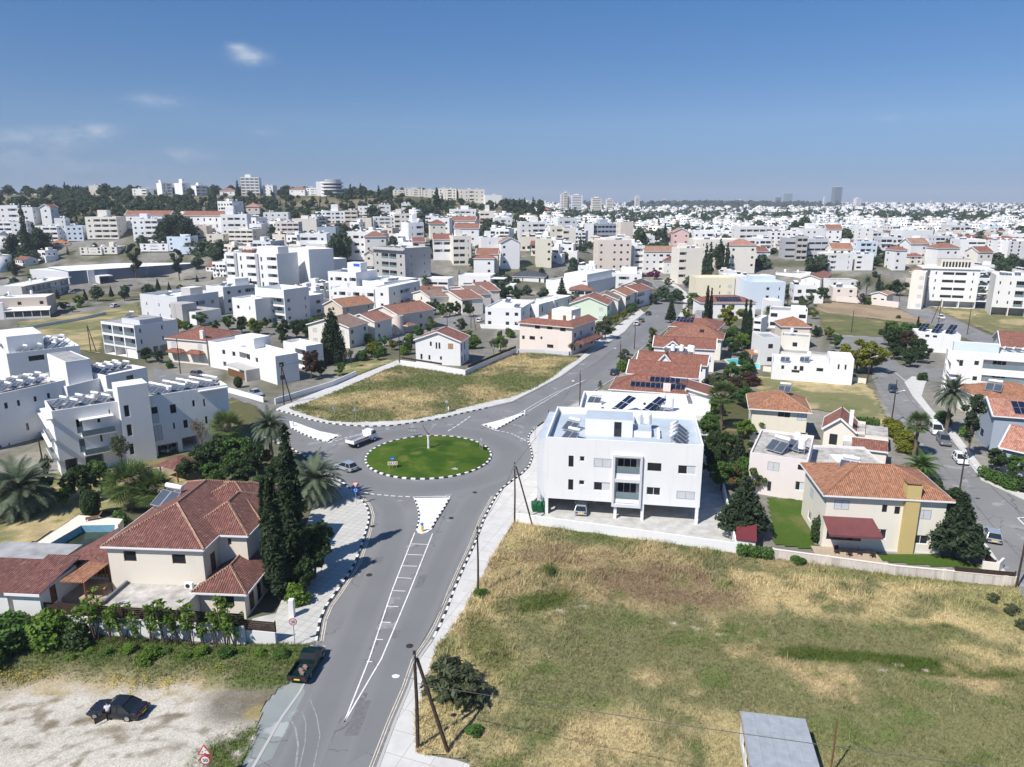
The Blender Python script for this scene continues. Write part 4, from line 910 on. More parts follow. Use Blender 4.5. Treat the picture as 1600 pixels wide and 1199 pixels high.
b=MB();b.box(ob.W+.5,2.2,4.5,ob.W+3.2,6.5,4.62,0);b.box(ob.W+3.0,2.3,PZ,ob.W+3.15,2.45,4.5,1);b.box(ob.W+3.0,6.2,PZ,ob.W+3.15,6.35,4.5,1);ob.add(b,'porch',['tile_orange','wood'])
def slatfence(name,label,p0,p1,zb,wallh,fenceh,nsl=6,m='wood_dark',wm='white_old',cat='fence',sh=.17):
 a,c=Vector((*W2([p0])[0],0)),Vector((*W2([p1])[0],0));L=(c-a).length;rz=math.atan2(c.y-a.y,c.x-a.x);r=empty(name,(a.x,a.y,zb),rz,label,cat)
 if wallh:b=MB();b.box(0,-.12,0,L,.12,wallh);b.build('base_wall',wm,r)
 b=MB();st=fenceh/nsl
 for i in range(nsl):b.box(0,-.03,wallh+i*st+.03,L,.03,wallh+i*st+.03+sh)
 b.build('slat_panel',m,r)
 k=max(2,int(L/3.2)+1)
 for i in range(k):b=MB();b.box(-.05,.035,wallh,.05,.13,wallh+fenceh+.1);b.build('post',m,r,loc=(L*i/(k-1),0,0))
 return r
slatfence('garden_fence','long white garden wall topped by dark slats behind the saplings',(52,985),(384,1006),0,2.0,1.3)
slatfence('garden_fence','short white wall with dark slats beside the driveway',(380,1002),(432,1007),0,1.35,1.1,5)
b=MB();q=G(457,965);b.box(-.25,-.3,0,.25,.3,2.1);tag(b.build('gate_pillar',['white'],loc=(q.x,q.y,0)),'white gate pillar at the villa driveway','pillar')
sheet('driveway',[(330,1003),(384,985),(395,968),(440,958),(456,965),(430,1005),(384,1004)],.12,'slab')
hA_,hB_=G(1283,856),G(1467,867);hh=HZ(hA_,771)
hR=B('house','cream house with orange tiled hip roof, yellow chimney stack and dark red awning','house',hA_,hB_,depth_of(hA_,hB_,G(1273,724,hh))-.9,hh,m='cream' if 0 else 'white_cream',roof=None,rmat='tile_orange',fr=[('px',1304,781,1326,797,'s'),('px',1379,789,1385.5,801,'k'),('px',1398.5,791.5,1405.5,804,'k'),('px',1432,796,1454,812,'s'),('px',1366,826.5,1384,843,'w'),('px',1427,836,1449,851,'w'),('px',1293,823,1345,846,'k'),('px',1451,855,1455,859,'k')],lf=[(3,4.5,4.2,5.4,'s'),(3,4.5,1,2.2,'w')])if 'white_cream' in M or plaster('white_cream',(.76,.72,.62))else None
DBG.append(('hR',hR.W,hR.D,hh))
hR.hip(0,0,hR.W,hR.D,hh,2.3,.6,'tile_orange','x','white')
a=hR.ray('f',1404,845)[0];c=hR.ray('f',1426,845)[0]
hR.box('chimney_stack',a,-.55,0,c,-.002,hh-.2,'yellow_ochre')if 'yellow_ochre' in M else(plaster('yellow_ochre',(.55,.43,.18)),hR.box('chimney_stack',a,-.55,0,c,-.002,hh-.2,'yellow_ochre'))
hR.box('chimney',a,-.5,hh-.2,c,.9,hh+1.7,'yellow_ochre');hR.box('chimney_cap',a-.1,-.55,hh+1.9,c+.1,1,hh+2.05,'tile_orange');hR.box('chimney_vent',a+.15,-.3,hh+1.7,c-.15,.8,hh+1.9,'frame_dark')
b=MB();x0,z0=hR.ray('f',1285,806)[0],hR.ray('f',1285,806)[2];x1=hR.ray('f',1363,813)[0]
b.poly([(x0,-.02,z0),(x1,-.02,z0),(x1+.3,-3.2,z0-1.0),(x0,-3.2,z0-1.0)]);b.poly([(x0,-.02,z0-.04),(x0,-3.2,z0-1.04),(x1+.3,-3.2,z0-1.04),(x1,-.02,z0-.04)]);b.poly([(x0,-3.2,z0-1.0),(x1+.3,-3.2,z0-1.0),(x1+.3,-3.22,z0-1.25),(x0,-3.22,z0-1.25)]);hR.add(b,'awning',['awning'])
hR.heater(4.2,5.8,hh+.85,rz=-.6,sc=1.1);hR.box('patio',x0-1,-4.2,0,x1+.6,-.01,.2,'terrace');hR.box('plinth',0,-.25,0,hR.W,-.01,.15,'concrete')
for i in range(4):
 q=hR.A+hR.ux*(x0+1.6+i*1.35)+hR.uy*(-1.7-.5*(i%2));ch=empty('garden_chair',(q.x,q.y,.2),hR.rz+i*.6,['dark garden chair under the red awning, leftmost of four','dark garden chair under the red awning, second from the left','dark garden chair under the red awning, third from the left','dark garden chair under the red awning, rightmost of four'][i],'chair','chairs on the patio')
 for nm,bx_ in(('seat',[(-.25,-.25,.38,.25,.25,.46)]),('backrest',[(-.25,.2,.46,.25,.26,.95)]),('leg',[(-.24,-.24,0,-.19,-.19,.38)]),('leg',[(.19,-.24,0,.24,-.19,.38)]),('leg',[(-.24,.19,0,-.19,.24,.38)]),('leg',[(.19,.19,0,.24,.24,.38)])):
  b=MB();[b.box(*k)for k in bx_];b.build(nm,'frame_dark',ch)
wallrun('boundary_wall','cream block wall with pillars along the field behind the orange roofed house',[(1206,874),(1400,901),(1586,919)],1.35,'blockwork',.25,posts=6.2,postm='stone',cap='stone')
slatfence('fence','brown slat fence on top of the right end of the block wall',(1490,910),(1583,919),1.4,0,.55,3,'wood_dark',sh=.16)
wallrun('gate_wall','low cream wall at the corner of the garden near the pole',[(1533,894),(1557,897),(1565,889)],1.4,'cream',.25)
slatfence('fence','brown slat fence beside the street pavement next to the conifer',(1522,862),(1552,893),0,.3,1.1,6,'wood_dark',sh=.16)
f1=BR('house','pale pink flat roofed house with two solar heaters behind the round conifer','house',(1172,707),(1263,720),(1257,679),6.3,m='pinkwhite' if 'pinkwhite' in M or plaster('pinkwhite',(.74,.68,.66))else '',par=.35,roofm='roof_old',fr=[('px',1200,721,1217,737,'s'),('px',1247,726,1259,736,'k'),('px',1200,752,1204,768,'k'),('px',1243,752,1256,768,'h')])
f1 .heater(3.6,3.2,rz=-.9,sc=1.3);f1 .heater(6.0,5.0,rz=-.9,sc=1.2);f1 .tank(6.8,3.6);f1 .tank(5.9,6.2)
f2=BR('house','low flat roofed house with grey roof terrace behind the orange tiled roof','house',(1262,742),(1404,748),(1262,695),3.6,m='white_old',par=.3,roofm='roof_old')
f2 .box('roof_box',f2 .W*.40,2.5,3.3,f2 .W*.68,7,4.5,'white_old','roof_white');f2 .ac(1.0,f2 .D-1.6,3.3);f2 .box('wall_stub',f2 .W-.5,1,3.3,f2 .W-.25,6,4.0)
yh=BR('house','pale yellow house with orange hip roof and bay front behind the flat roofs','house',(1176,637),(1262,643),None,6.2,D=9,m='lemon',roof=None,fr=[('px',1216,643,1225,652,'k'),('px',1226,644,1234,653,'k'),('px',1246,646,1260,658,'s'),('px',1246,676,1261,688,'k'),('px',1180,676,1210,690,'B')],rt=[(1,3,3.8,5.2,'s'),(1,3,.5,2.6,'k')])
yh.hip(0,0,yh.W,9,6.2,2.4,.7,'tile_orange',None,'white',capm='tile_tan');yh.heater(yh.W*.62,5.6,8.0,rz=-.5)
y2=BR('house','dark red roofed small house with white chimney beside the yellow house','house',(1288,668),(1352,676),None,3.4,D=7,m='cream',roof=None,fr=[(1,2.3,.4,2.4,'k'),(4,5.6,.9,2.2,'o')])
y2 .gable(0,0,y2 .W*.75,7,3.4,2.0,.4,'tile_red','y','white','cream');y2 .box('chimney',y2 .W*.58,.4,3,y2 .W*.68,1.1,6.9,'white');y2 .box('roof_terrace',y2 .W*.76,0,0,y2 .W*1.55,6.5,3.0,'cream','roof_old')
y3=BR('lean_to','low garden building with long red tiled strip roof and cream walls','outbuilding',(1318,696),(1386,704),None,2.9,D=4.5,m='cream',roof=None,fr=[(.8,2,.6,2.2,'o')]);b=MB();b.poly([(y3 .W*.2,-.4,2.8),(y3 .W+.2,-.4,2.8),(y3 .W+.2,2.6,3.7),(y3 .W*.2,2.6,3.7)]);b.box(-.1,2.62,0,y3 .W+.3,2.8,3.8,1);b.box(0,.02,2.75,y3 .W*.19,2.6,2.9,2);b.box(y3 .W*.2,-.4,2.5,y3 .W+.2,-.3,2.79,1);y3 .add(b,'roof',['tile_red','white','roof_old'])
wl=BR('house','low white house with taller right end block behind the grass lot','house',(1207,566),(1296,572),(1196,552),4.4,m='white',side='l',par=.5,roofm='roof_white',fr=[('px',1221,571,1225,577,'k'),('px',1241,572,1245,578,'k'),('px',1250,572,1255,580,'k'),('px',1276,575,1286,581,'k'),('px',1237,578,1249,583,'k')])
B('x',None,None,wl.A+wl.ux*(wl.W-.01)-wl.uy*.3,wl.A+wl.ux*(wl.W+5.2)-wl.uy*.3,8.5,6.4,m='white',par=.3,roofm='roof_white',root=wl,wallname='end_block',fr=[(1.8,2.2,3.8,5.0,'k'),(3.3,3.7,3.8,5.0,'k')]);wl.heater(3,3.5);wl.heater(7.5,5);wl.tank(8.5,6.5)
wallrun('garden_wall','long low cream wall between the white house and the grass lot',[(1192,580),(1280,591),(1352,600)],1.3,'cream',.2)
mw=BR('apartment_house','modern white three storey apartment house with glazed balconies at the right edge','apartment house',(1482,547),(1668,560),(1454,542),10.6,side='l',m='white',roofm='roof_grey',par=.9,fr=[('px',1492,562,1504.5,573,'w'),('px',1523,564,1529,571,'k'),('px',1537,562,1605,581,'bD'),('px',1489,586,1501,597,'w'),('px',1520,588,1526,595,'k'),('px',1534,586,1605,602,'bD')],lf=pat('B',3,9.0,.1,3.1))
DBG.append(('mw',mw.W,mw.D))
mw.box('stair_house',1.0,mw.D*.3,9.7,9.5,mw.D*.8,12.4,'bluewhite' if 'bluewhite' in M or plaster('bluewhite',(.62,.70,.78))else '','roof_white');
for i in range(5):mw.heater(12+i*1.7,4.5,rz=.8)
for i in range(3):mw.tank(4+i*1.6,1.6,9.7,.8)
mw.box('wing_wall',mw.W*.3,-3.5,0,mw.W+2,-.3,4.0,'grey','roof_old')
pw=BR('house','low white and violet grey house with tilted solar panels on its flat roof','house',(1432,520),(1502,524),(1406,512),5.5,side='l',m='white',par=.15,roofm='roof_white',fr=[('px',1446,523,1452,527,'k'),('px',1458,524,1464,528,'k')])
for i,(x,y)in enumerate(((.08,.55),(.35,.3),(.42,.7),(.66,.25),(.72,.62))):x,y=x*pw.W,y*pw.D;pw.add(pv(2,2,.6).xf(Matrix.Translation((x,y,pw.zt-.1))@Matrix.Rotation(-.6,4,'Z')),'solar_array',['solar_cell','steel'])
e1=BR('house','grey walled house with pink tiled roof carrying solar panels at the right edge','house',(1555,648),(1650,655),None,6.5,D=8,m='bluegrey',roof=None,fr=[(2.3,4,3.7,5,'s'),(7,9,3.7,5,'k')],lf=[(2,4,1,2.4,'k')])
e1 .gable(0,0,e1 .W,8,6.5,2.0,.5,'tile_pink' if 'tile_pink' in M or tiles('tile_pink',(.50,.24,.17))else '','x','white','bluegrey');e1 .add(pv(8,2,.46).xf(Matrix.Translation((3.0,.25,6.75))),'solar_array',['solar_cell','steel'])
e2=BR('house','house with pale red tiled roof in front of the grey house at the right edge','house',(1568,697),(1680,722),None,4.2,D=7,m='bluegrey',roof=None,fr=[(1.0,2.4,.5,2.6,'w'),(3.5,6,.3,2.6,'k')],lf=[(1.5,3.2,.6,2.4,'k')]);e2 .gable(0,0,e2 .W,7,4.2,2.6,.5,'tile_pink','x','white','bluegrey')
e3=BR('house','orange roofed house with solar heater beyond the palm at the right edge','house',(1535,623),(1650,626),None,4.5,D=10,m='cream',roof=None);e3 .hip(0,0,e3 .W,10,4.5,2.2,.5,'tile_orange');e3 .heater(3.5,3,5.3,rz=-.7,sc=1.3)
e4=BR('house','large brick red roof at the right edge beyond the white apartment house','house',(1566,541),(1680,549),None,4.0,D=14,m='white_old',roof=None);e4 .gable(0,0,e4 .W,14,4.0,3.0,.5,'tile_red','x')
r1=BR('house','house with red hip roof carrying black solar panels, nearest of the red roofs','house',(956,607),(1071,615),None,4.6,D=8.5,m='white',roof=None,fr=[(2,3.4,2.6,3.8,'w'),(9,10.4,2.6,3.8,'w')]);r1 .hip(0,0,r1 .W,8.5,4.6,2.3,.6,'tile_red')
for x0,y0,nx in((5.2,.5,7),(13.4,.5,3)):
 r1 .add(pv(nx,1,.44).xf(Matrix.Translation((x0-1.5,y0,5.1))),'solar_array',['solar_cell','steel'])
r1 .add(pv(6,1,.44).xf(Matrix.Translation((7.5,2.3,5.95))),'solar_array',['solar_cell','steel']);r1 .box('chimney',r1 .W*.70,-.2,2.5,r1 .W*.80,.8,6.3,'pink')
r1 .gable(r1 .W-.01,0.8,r1 .W+5.2,8,4.2,1.3,.4,'tile_red','y','white','white','wing_roof',.0);r1 .box('wing',r1 .W+.02,.9,0,r1 .W+5.1,7.9,4.2,'white')
r2=BR('house','long house with plain red gable roof and solar tanks behind, second of the red roofs','house',(982,582),(1089,590),None,4.8,D=7.0,m='white',roof=None,fr=[(3,4.4,2.8,4,'s'),(7,9,2.8,4,'k'),(12,13.4,2.8,4,'s')],rt=[(2,3.4,2.8,4,'k')]);r2 .gable(0,0,r2 .W,7,4.8,2.1,.5,'tile_red','x')
r3=BR('house','red roofed house round a white terrace full of tanks, third of the red roofs','house',(998,562),(1103,570),None,5.4,D=8,m='white',roof=None,rt=[(2,3.4,3,4.2,'k')]);r3 .gable(0,0,r3 .W,4.5,5.4,1.6,.5,'tile_red','x',off=.5);r3 .gable(r3 .W*.3,-.6,r3 .W*.5,3.4,5.4,1.9,.4,'tile_red','y',name='gable_roof');r3 .box('roof_terrace',.5,4.6,0,r3 .W-.5,8,6.0,'white','roof_white')
for x,y in((.45,.55),(.58,.7),(.75,.6),(.7,.8)):r3 .tank(r3 .W*x,4.7+y*3,6.0);r3 .heater(r3 .W*x-.8,5+y*2.6,6.0)
r4=BR('house','house with red roof and small white pediment, fourth of the red roofs','house',(1022,541),(1117,546),None,6.0,D=7.5,m='white',roof=None);r4 .gable(0,0,r4 .W,7.5,6.0,2.0,.4,'tile_red','x');r4 .gable(r4 .W*.18,-1.0,r4 .W*.45,3,6.0,1.7,.3,'tile_red','y',name='pediment')
r5=BR('house','house with broad brown hip roof and small dormer, fifth of the row','house',(1040,525),(1127,530),None,6.0,D=10,m='cream',roof=None,rt=[(2,3.4,3.6,4.8,'k')]);r5 .hip(0,0,r5 .W,10,6.0,2.8,.6,'tile_grey' if 0 else 'tile_clay' if 'tile_clay' in M or tiles('tile_clay',(.33,.15,.10))else '',None,'cream');b=MB();b.box(r5 .W*.6,1.8,7.0,r5 .W*.67,2.8,7.9);r5 .add(b,'dormer',['frame_dark'])
r6=BR('house','house with red hip roof and pale cupola at the far end of the row','house',(1048,509),(1120,514),None,6.2,D=12,m='white',roof=None);r6 .hip(0,0,r6 .W,12,6.2,2.4,.6,'tile_red');r6 .box('cupola',r6 .W*.45,5,7.5,r6 .W*.6,8,10.3,'roof_grey');r6 .add(pv(5,2,.3).xf(Matrix.Translation((1.0,2.0,7.2))),'solar_array',['solar_cell','steel'])
sd_=BR('garden_shed','small shed with dark red sheet roof beside the white boundary wall','shed',(1151,841),(1181,845),None,2.2,D=3.0,m='white_old',roof=None);b=MB();b.poly([(-.1,-.2,2.2),(sd_.W+.1,-.2,2.2),(sd_.W+.1,3.1,2.9),(-.1,3.1,2.9)]);b.box(-.1,-.22,2.1,sd_.W+.1,-.15,2.2);sd_.add(b,'roof',['red_metal'])
def BRr(name,label,cat,bpx,cpx,Wd,h,**k):
 Bp,C=G(*bpx,h),G(*cpx,h);uy=(C-Bp);uy.z=0;D=uy.length;uy.normalize();ux=Vector((uy.y,-uy.x,0))
 r=B(name,label,cat,Bp-ux*Wd,Bp,D,h,**k);DBG.append((name,round(r.W,1),round(D,1),round(h,1)));return r
def spread(bl,pts,kind='h',rz=None):
 for x,y in pts:(bl.heater(x*bl.W,y*bl.D,rz=rz)if kind=='h' else bl.tank(x*bl.W,y*bl.D,sc=.7))
RR_=random.Random(5)
c1A,c1B=G(9,738),G(97,745);hc=HZ(c1B,643)
dC=(G(355,601,hc)-c1B);dC.z=0;uyc=dC.normalized();uxc=Vector((uyc.y,-uyc.x,0));Wc=abs((c1A-c1B).dot(uxc));Dc=dC.length
lc=B('apartment_block','white apartment block with three window stair tower, nearest of the left complex','apartment block',c1B-uxc*Wc,c1B,Dc,hc,m='white',roofm='roof_old',par=.9,fr=[('px',14,661,38,684,'bD'),('px',42,661,84,690,'bD'),('px',19,692,45,714,'bD'),('px',48,695,88,721,'bD'),('px',34,730,90,744,'p')],rt=[('px',118,656,131,676,'bD'),('px',123,687,135,706,'bD'),('px',151,650,157,660,'k'),('px',169.5,640,173,651,'k'),('px',156,680,161,690,'k'),('px',101,719,125,741,'p'),('px',133,714,165,732,'p'),('px',236,637,247,646,'kd'),('px',236.5,649,249,660,'s'),('px',239.5,666,255,687,'s'),('px',265,633,276,645,'k'),('px',270,661,274,670,'k'),('px',286,657,294,668,'k'),('px',300,626,305,635,'k'),('px',317,624,321,635,'k'),('px',320,651,325,662,'k'),('px',246,697,280,708,'p'),('px',284,685,312,699,'p')])
u0=lc.ray('r',196,715)[1];u1=lc.ray('r',243,715)[1]
tw=B('x',None,None,lc.A+lc.ux*(lc.W-3)+lc.uy*u0,lc.A+lc.ux*(lc.W+1.2)+lc.uy*u0,u1-u0,hc+2.6,m='white',roofm='roof_white',par=.05,root=lc,wallname='stair_tower',rt=[('px',192.5,634,204,651,'w'),('px',197,664,208,681,'w'),('px',201,694,211,710,'w')])
for z in(3.1,6.3,hc-.95):lc.slabs('balcony_slab',[(1,-.9,z-.18,lc.W+.9,-.002,z)]);
for z in(3.1,6.2,8.9):lc.box('balcony_slab',lc.W+.002,3.4,z-.15,lc.W+1.3,8.2,z)
for z in(3.1,6.2):
 for q in((lc.W+1.24,3.45,z,lc.W+1.28,8.15,z+.95),(1.05,-.88,z,lc.W+.85,-.84,z+.95)):b=MB();b.box(*q);lc.add(b,'railing',['rail_glass'])
lc.slabs('eave_slab',[(lc.W+.002,u1+8,hc-.5,lc.W+.7,Dc,hc-.3)])
spread(lc,[(.3+.35*(i%2),.07+.042*i)for i in range(8)]+[(.2+.25*(i%3),.58+.028*i)for i in range(14)]);spread(lc,[(.5,.24),(.7,.66),(.4,.8)],'t')
for i in range(3):lc.ac(lc.W-1,u1+1.2+i*1.2,hc-.9,1.57)
k2=BRr('apartment_block','long white apartment block with small dark windows at the left edge','apartment block',(-60,628),(102,594),12,9.6,m='white',roofm='roof_old',rt=[('px',6,630,13,638,'k'),('px',26,626,32,634,'k'),('px',52,620,58,627,'k'),('px',73,615,79,622,'k'),('px',0,696,6,715,'k'),('px',13,693,20,718,'k'),('px',40,662,46,672,'k'),('px',80,655,86,664,'k')])
spread(k2,[(.35+.3*(i%2),.45+.06*i)for i in range(9)])
k3=BR('apartment_block','white block with tall windowless stair tower, middle of the left complex','apartment block',(73,553),(102,566),(137,559),12.6,m='white',roofm='roof_grey',par=.1)
k4=BRr('apartment_block','low white roof block with a row of solar heaters behind the stair tower','apartment block',(165,587),(229,574),12,9.4,m='white',roofm='roof_white',rt=[('px',197,588,209,592,'k')]);spread(k4,[(.3+.2*(i%2),.15+.1*i)for i in range(8)])
k5=BRr('apartment_block','white block with crowded roof of solar heaters at the upper left edge','apartment block',(10,553),(124,540),20,9.6,m='white',roofm='roof_white',rt=[('px',44,557,70,562,'k'),('px',104,548,112,551,'k')]);spread(k5,[(.3+.16*(i%4),.1+.05*i)for i in range(17)]);spread(k5,[(.2+.15*(i%4),.12+.09*i)for i in range(8)],'t')
k5 .box('stair_house',k5 .W*.15,1,8.7,k5 .W*.75,8,12.6,'white','roof_white')
k6=BRr('apartment_block','white connecting block between the stair tower and the solar roofs','apartment block',(104,604),(160,590),14,8.6,m='white',roofm='roof_white');spread(k6,[(.3,.3),(.6,.5),(.4,.75)])
gz=empty('gazebo',(G(283,745).x,G(283,745).y,0),-.5,'garden gazebo with small dark red tiled hip roof below the white complex','gazebo')
for x,y in((-2,-2),(2,-2),(2,2),(-2,2)):b=MB();b.box(x-.08,y-.08,0,x+.08,y+.08,2.4);b.build('post','wood',gz)
b=MB()
for i in range(4):
 c_=[(-2.5,-2.5,2.35),(2.5,-2.5,2.35),(2.5,2.5,2.35),(-2.5,2.5,2.35)];b.poly([c_[i],c_[(i+1)%4],(0,0,3.6)]);
b.poly(c_[::-1]);b.build('roof','tile_brown',gz)
wallrun('garden_wall','low stone garden wall below the white complex with dark ironwork',[(205,748),(255,742),(300,735)],1.3,'stone',.25)
def MX(label,a,b_,c,h,n=2,fp='',sp='',cat='house',name=None,m='white',side='r',D=None,st=0,fh=None,roof='flat',rm='tile_red',rise=2.0,axis=None,par=.7,roofm='roof_white',heat=0,tanks=0,tower=None,near=False,group=None,base=0.0,ov=.4,trim='white',pent=None,fo=()):
 A=G(*a,h+base);Bp=G(*b_,h+base);D=D or depth_of(A,Bp,G(*c,h+base));w=(Bp-A).length
 nf=n+(1 if st else 0);fh=fh or(h-(par if roof=='flat' else 0))/nf
 fr=(pat(fp,nf,w,0,fh,first=1 if st else 0)if fp else[])+list(fo);sd=pat(sp,nf,D,0,fh,first=1 if st else 0)if sp else[]
 if st:fr+=pat('p'*max(2,int(w/5)),1,w,0,fh);sd+=pat('p'*max(2,int(D/5)),1,D,0,fh)if sp else[]
 r=B(name or cat.replace(' ','_'),label,cat,A,Bp,D,h+base,m=m,fr=fr,rt=sd if side=='r' else[],lf=sd if side=='l' else[],roof='flat' if roof=='flat' else None,par=par,roofm=roofm,near=near,group=group,base=base)
 if roof=='hip':r.hip(0,0,w,D,h,rise,ov,rm,axis,trim)
 if roof=='gable':r.gable(0,0,w,D,h,rise,ov,rm,axis or 'x',trim,m)
 rr=random.Random(len(DBG));z=None if roof=='flat' else h
 if roof=='flat':
  for i in range(heat):r.heater((.15+.7*rr.random())*w,(.2+.6*rr.random())*D)
  for i in range(tanks):r.tank((.15+.7*rr.random())*w,(.2+.6*rr.random())*D,sc=.85)
  if tower:x0,x1,y0,y1,dz=tower;r.box('stair_house',x0*w,y0*D,h-par,x1*w,y1*D,h+dz,pent or m,'roof_white')
 DBG.append((cat,label[:30],round(w,1),round(D,1),round(h,1),round(A.y),round(math.degrees(r.rz))));return r
AB='apartment block'
m1=MX('white two storey flats on stilts with framed balconies, beside the left dry lot',(157,502),(209,509),(255,496),9.4,2,'bbb','N.N.',AB,st=1,par=.2,roofm='roof_grey',near=True);m1 .box('roof_box',m1 .W*.45,2,9.2,m1 .W*.98,9,10.6,'lightgrey','roof_grey');m1 .heater(8,4,10.6)
m2=MX('cream villa with brick red hip roof and two porch roofs below the white cubes',(260,528),(322,533),(374,520),6.6,2,'S.S','.w.w',m='cream',roof='hip',rm='tile_red',rise=2.4,near=True)
for x in(.1,.58):m2 .hip(m2 .W*x,-1.6,m2 .W*(x+.34),.3,3.2,.8,.3,'tile_red','x','wood',name='porch_roof')
m2 .box('chimney',m2 .W*.82,.5,6,m2 .W*.9,1.3,9.2,'cream')
m3=MX('white cubic villa with set back roof storey, left part beside the red villa',(325,533),(372,541),(402,530),7.0,2,'.ww','s',near=True);m3 .box('roof_room',m3 .W*.7,2,6,m3 .W*1.3,7,9.0,'white','roof_white')
m3b=MX('white cubic villa with corner windows, part facing the west road',(372,541),(430,557),(457,549),7.0,2,'Bw.','w.',near=True);m3b.box('carport',-.5,-3.5,2.6,m3b.W*.55,-.01,2.85,'concrete');m3b.box('carport_wall',m3b.W*.5,-3.5,0,m3b.W*.55,-.01,2.6,'concrete');m3b.box('gate_panel',.2,-3.3,.1,m3b.W*.48,-3.2,1.9,'wood')
m3c=MX('white cubic villa wing with big blank parapet beside the plum tree',(442,533),(478,541),(497,535),6.4,2,'.B','w',near=True)
wallrun('garden_wall','white street wall in front of the cubic villas',[(352,612),(395,624),(412,629)],1.2,'white',.25);wallrun('garden_wall','long white wall along the footpath beside the triangular lot',[(430,632),(520,604),(556,588)],1.3,'white',.25)
m4=MX('tall white house with stacked corner balconies left of the big cypress',(398,449),(443,453),(470,447),12.0,3,'bb','w.N',AB,par=2.5,near=True);MX('white side wing of the balcony house with two small windows',(362,465),(398,468),None,9.0,2,'wN','',D=9)
MX('pale shaded wing right of the balcony house',(470,464),(505,459),None,8.0,2,'NW','',m='white',D=8)
m5=MX('tall white apartment tower with grey fins and stacked balconies on the left',(352,394),(432,397),None,19.5,4,'BTBTB','','apartment tower',D=14,st=1,fh=3.85,par=1.0,tower=(.55,.95,.2,.7,3));m5 .box('red_awning',m5 .W*.3,1,19.3,m5 .W*.5,4,20.6,'tile_red')
for x in(.2,.62):m5 .box('grey_fin',m5 .W*x-.8,-.5,3.5,m5 .W*x+.8,-.002,19.2,'grey')
m5b=MX('blank white slab of the apartment tower with paired small windows',(441,386),(482,390),None,20.8,4,'NN.','','apartment tower',D=13,st=1,fh=4.0,par=.6)
m6=MX('modern grey house with wood panelled balcony above a round concrete tower',(218,459),(276,464),(347,456),9.0,2,'NNW','uBu',m='lightgrey',par=1.3,heat=3,tower=(.55,.8,.5,.8,2.0),pent='concrete',near=True)
b=MB();q=m6 .pt(259,478,7.0);b.tube([(q[0],-2.2,0),(q[0],-2.2,7.4)],3.3,28,0);b.box(q[0],-5.2,0.01,q[0]+4.6,1,7.38,0);m6 .add(b,'round_tower',['concrete'])
b=MB();b.box(m6 .W+1.0,-3,0,m6 .W+13,8,4.6,0,1);m6 .add(b,'low_wing',['white','roof_old'])
m7=MX('long blue grey store building with flat white roof beside the avenue',(107,424),(318,411),None,8.4,1,'','','store',D=38,m='store_blue',par=.12)
b=MB();b.box(m7 .W*.17,-7,5.0,m7 .W*.26,-.02,5.5,0);b.box(m7 .W*.165,-7,0,m7 .W*.17,-.02,5.5,1);b.box(m7 .W*.17,-.2,.1,m7 .W*.26,-.05,5,2);b.box(m7 .W*.12,-.8,0,m7 .W*.165,-.02,8.3,0);m7 .add(b,'entrance_canopy',['white','lightgrey','interior'])
b=MB();b.box(m7 .W*.35,-3,0,m7 .W*.47,-2.6,2.4);m7 .add(b,'screen_wall',['lightgrey']);m7 .box('door',m7 .W*.9,-.1,0,m7 .W*.95,-.01,4.5,'slate');m7 .box('door_panel',m7 .W*.80,-.12,0,m7 .W*.83,-.02,4.0,'white')
MX('white roofed shed left of the blue grey store',(46,421),(106,425),None,8.0,1,'','','store',D=20,m='lightgrey',par=.1)
m8=MX('cream house with long first floor balcony beside the car park',(33,447),(106,433),None,7.0,2,'wcckc','',m='white_old',D=10,par=.25,ov=.5,tanks=1,heat=1);m8 .slabs('roof_edge',[(-.5,-1.6,6.7,m8 .W+.4,-.002,7.0)]);m8 .slabs('balcony_slab',[(m8 .W*.2,-1.6,3.2,m8 .W,-.002,3.45)])
m9=MX('tan two storey house with white canopy room at the left edge',(-15,467),(72,464),None,7.2,2,'..o.o','',m='tan',D=12,par=.25,tanks=2,heat=1)
b=MB();x0,x1=m9 .W*.30,m9 .W*1.12;b.poly([(x0,-6.5,3.0),(x1,-6.5,3.0),(x1-1,-.02,3.7),(x0,-.02,3.7)]);b.poly([(x0,-6.5,2.8),(x0,-.02,3.5),(x1-1,-.02,3.5),(x1,-6.5,2.8)]);b.box(x0+.3,-6.2,0,x1-.3,-6.1,2.7,1);b.box(x0+.2,-6.3,0,x1-.2,-6.22,.7,2)
for i in range(6):b.box(x0+.2+(x1-x0-.5)*i/5,-6.32,0,x0+.4+(x1-x0-.5)*i/5,-6.2,2.8,2)
b.box(x0-2.3,-6.0,0,x0-.1,-4,6.2,3);m9 .add(b,'canopy_room',['white','glass','lightgrey','white'])
wallrun('boundary_wall','pale block wall along the left dry lot below the canopy room',[(-30,528),(60,512),(120,502),(165,492)],1.2,'lightgrey',.3)
t1=MX('cream terraced house with grey tiled gable behind the big cypress',(481,507),(545,512),(572,504),6.3,2,'S.S','w.w',m='cream',roof='gable',axis='y',rm='tile_grey',rise=2.2,near=True)
t1b=MX('cream terraced house with red tiled roof between the grey gable and the pink house',(541,499),(585,503),(603,496),6.3,2,'w.','w.',m='cream',roof='gable',axis='y',rm='tile_clay',rise=2.0)
t2=MX('pink terraced house with rounded corner and red roofs',(578,486),(621,492),(662,481),6.5,2,'ss','k.k.',m='peach',roof='gable',axis='y',rm='tile_clay',rise=2.2,near=True)
b=MB();b.tube([(t2 .W-.6,.6,0),(t2 .W-.6,.6,6.2)],1.9,20);t2 .add(b,'round_corner',['peach']);t2 .hip(t2 .W+.2,1.5,t2 .W+3.2,5,3.0,.7,.3,'tile_clay','y',name='porch_roof')
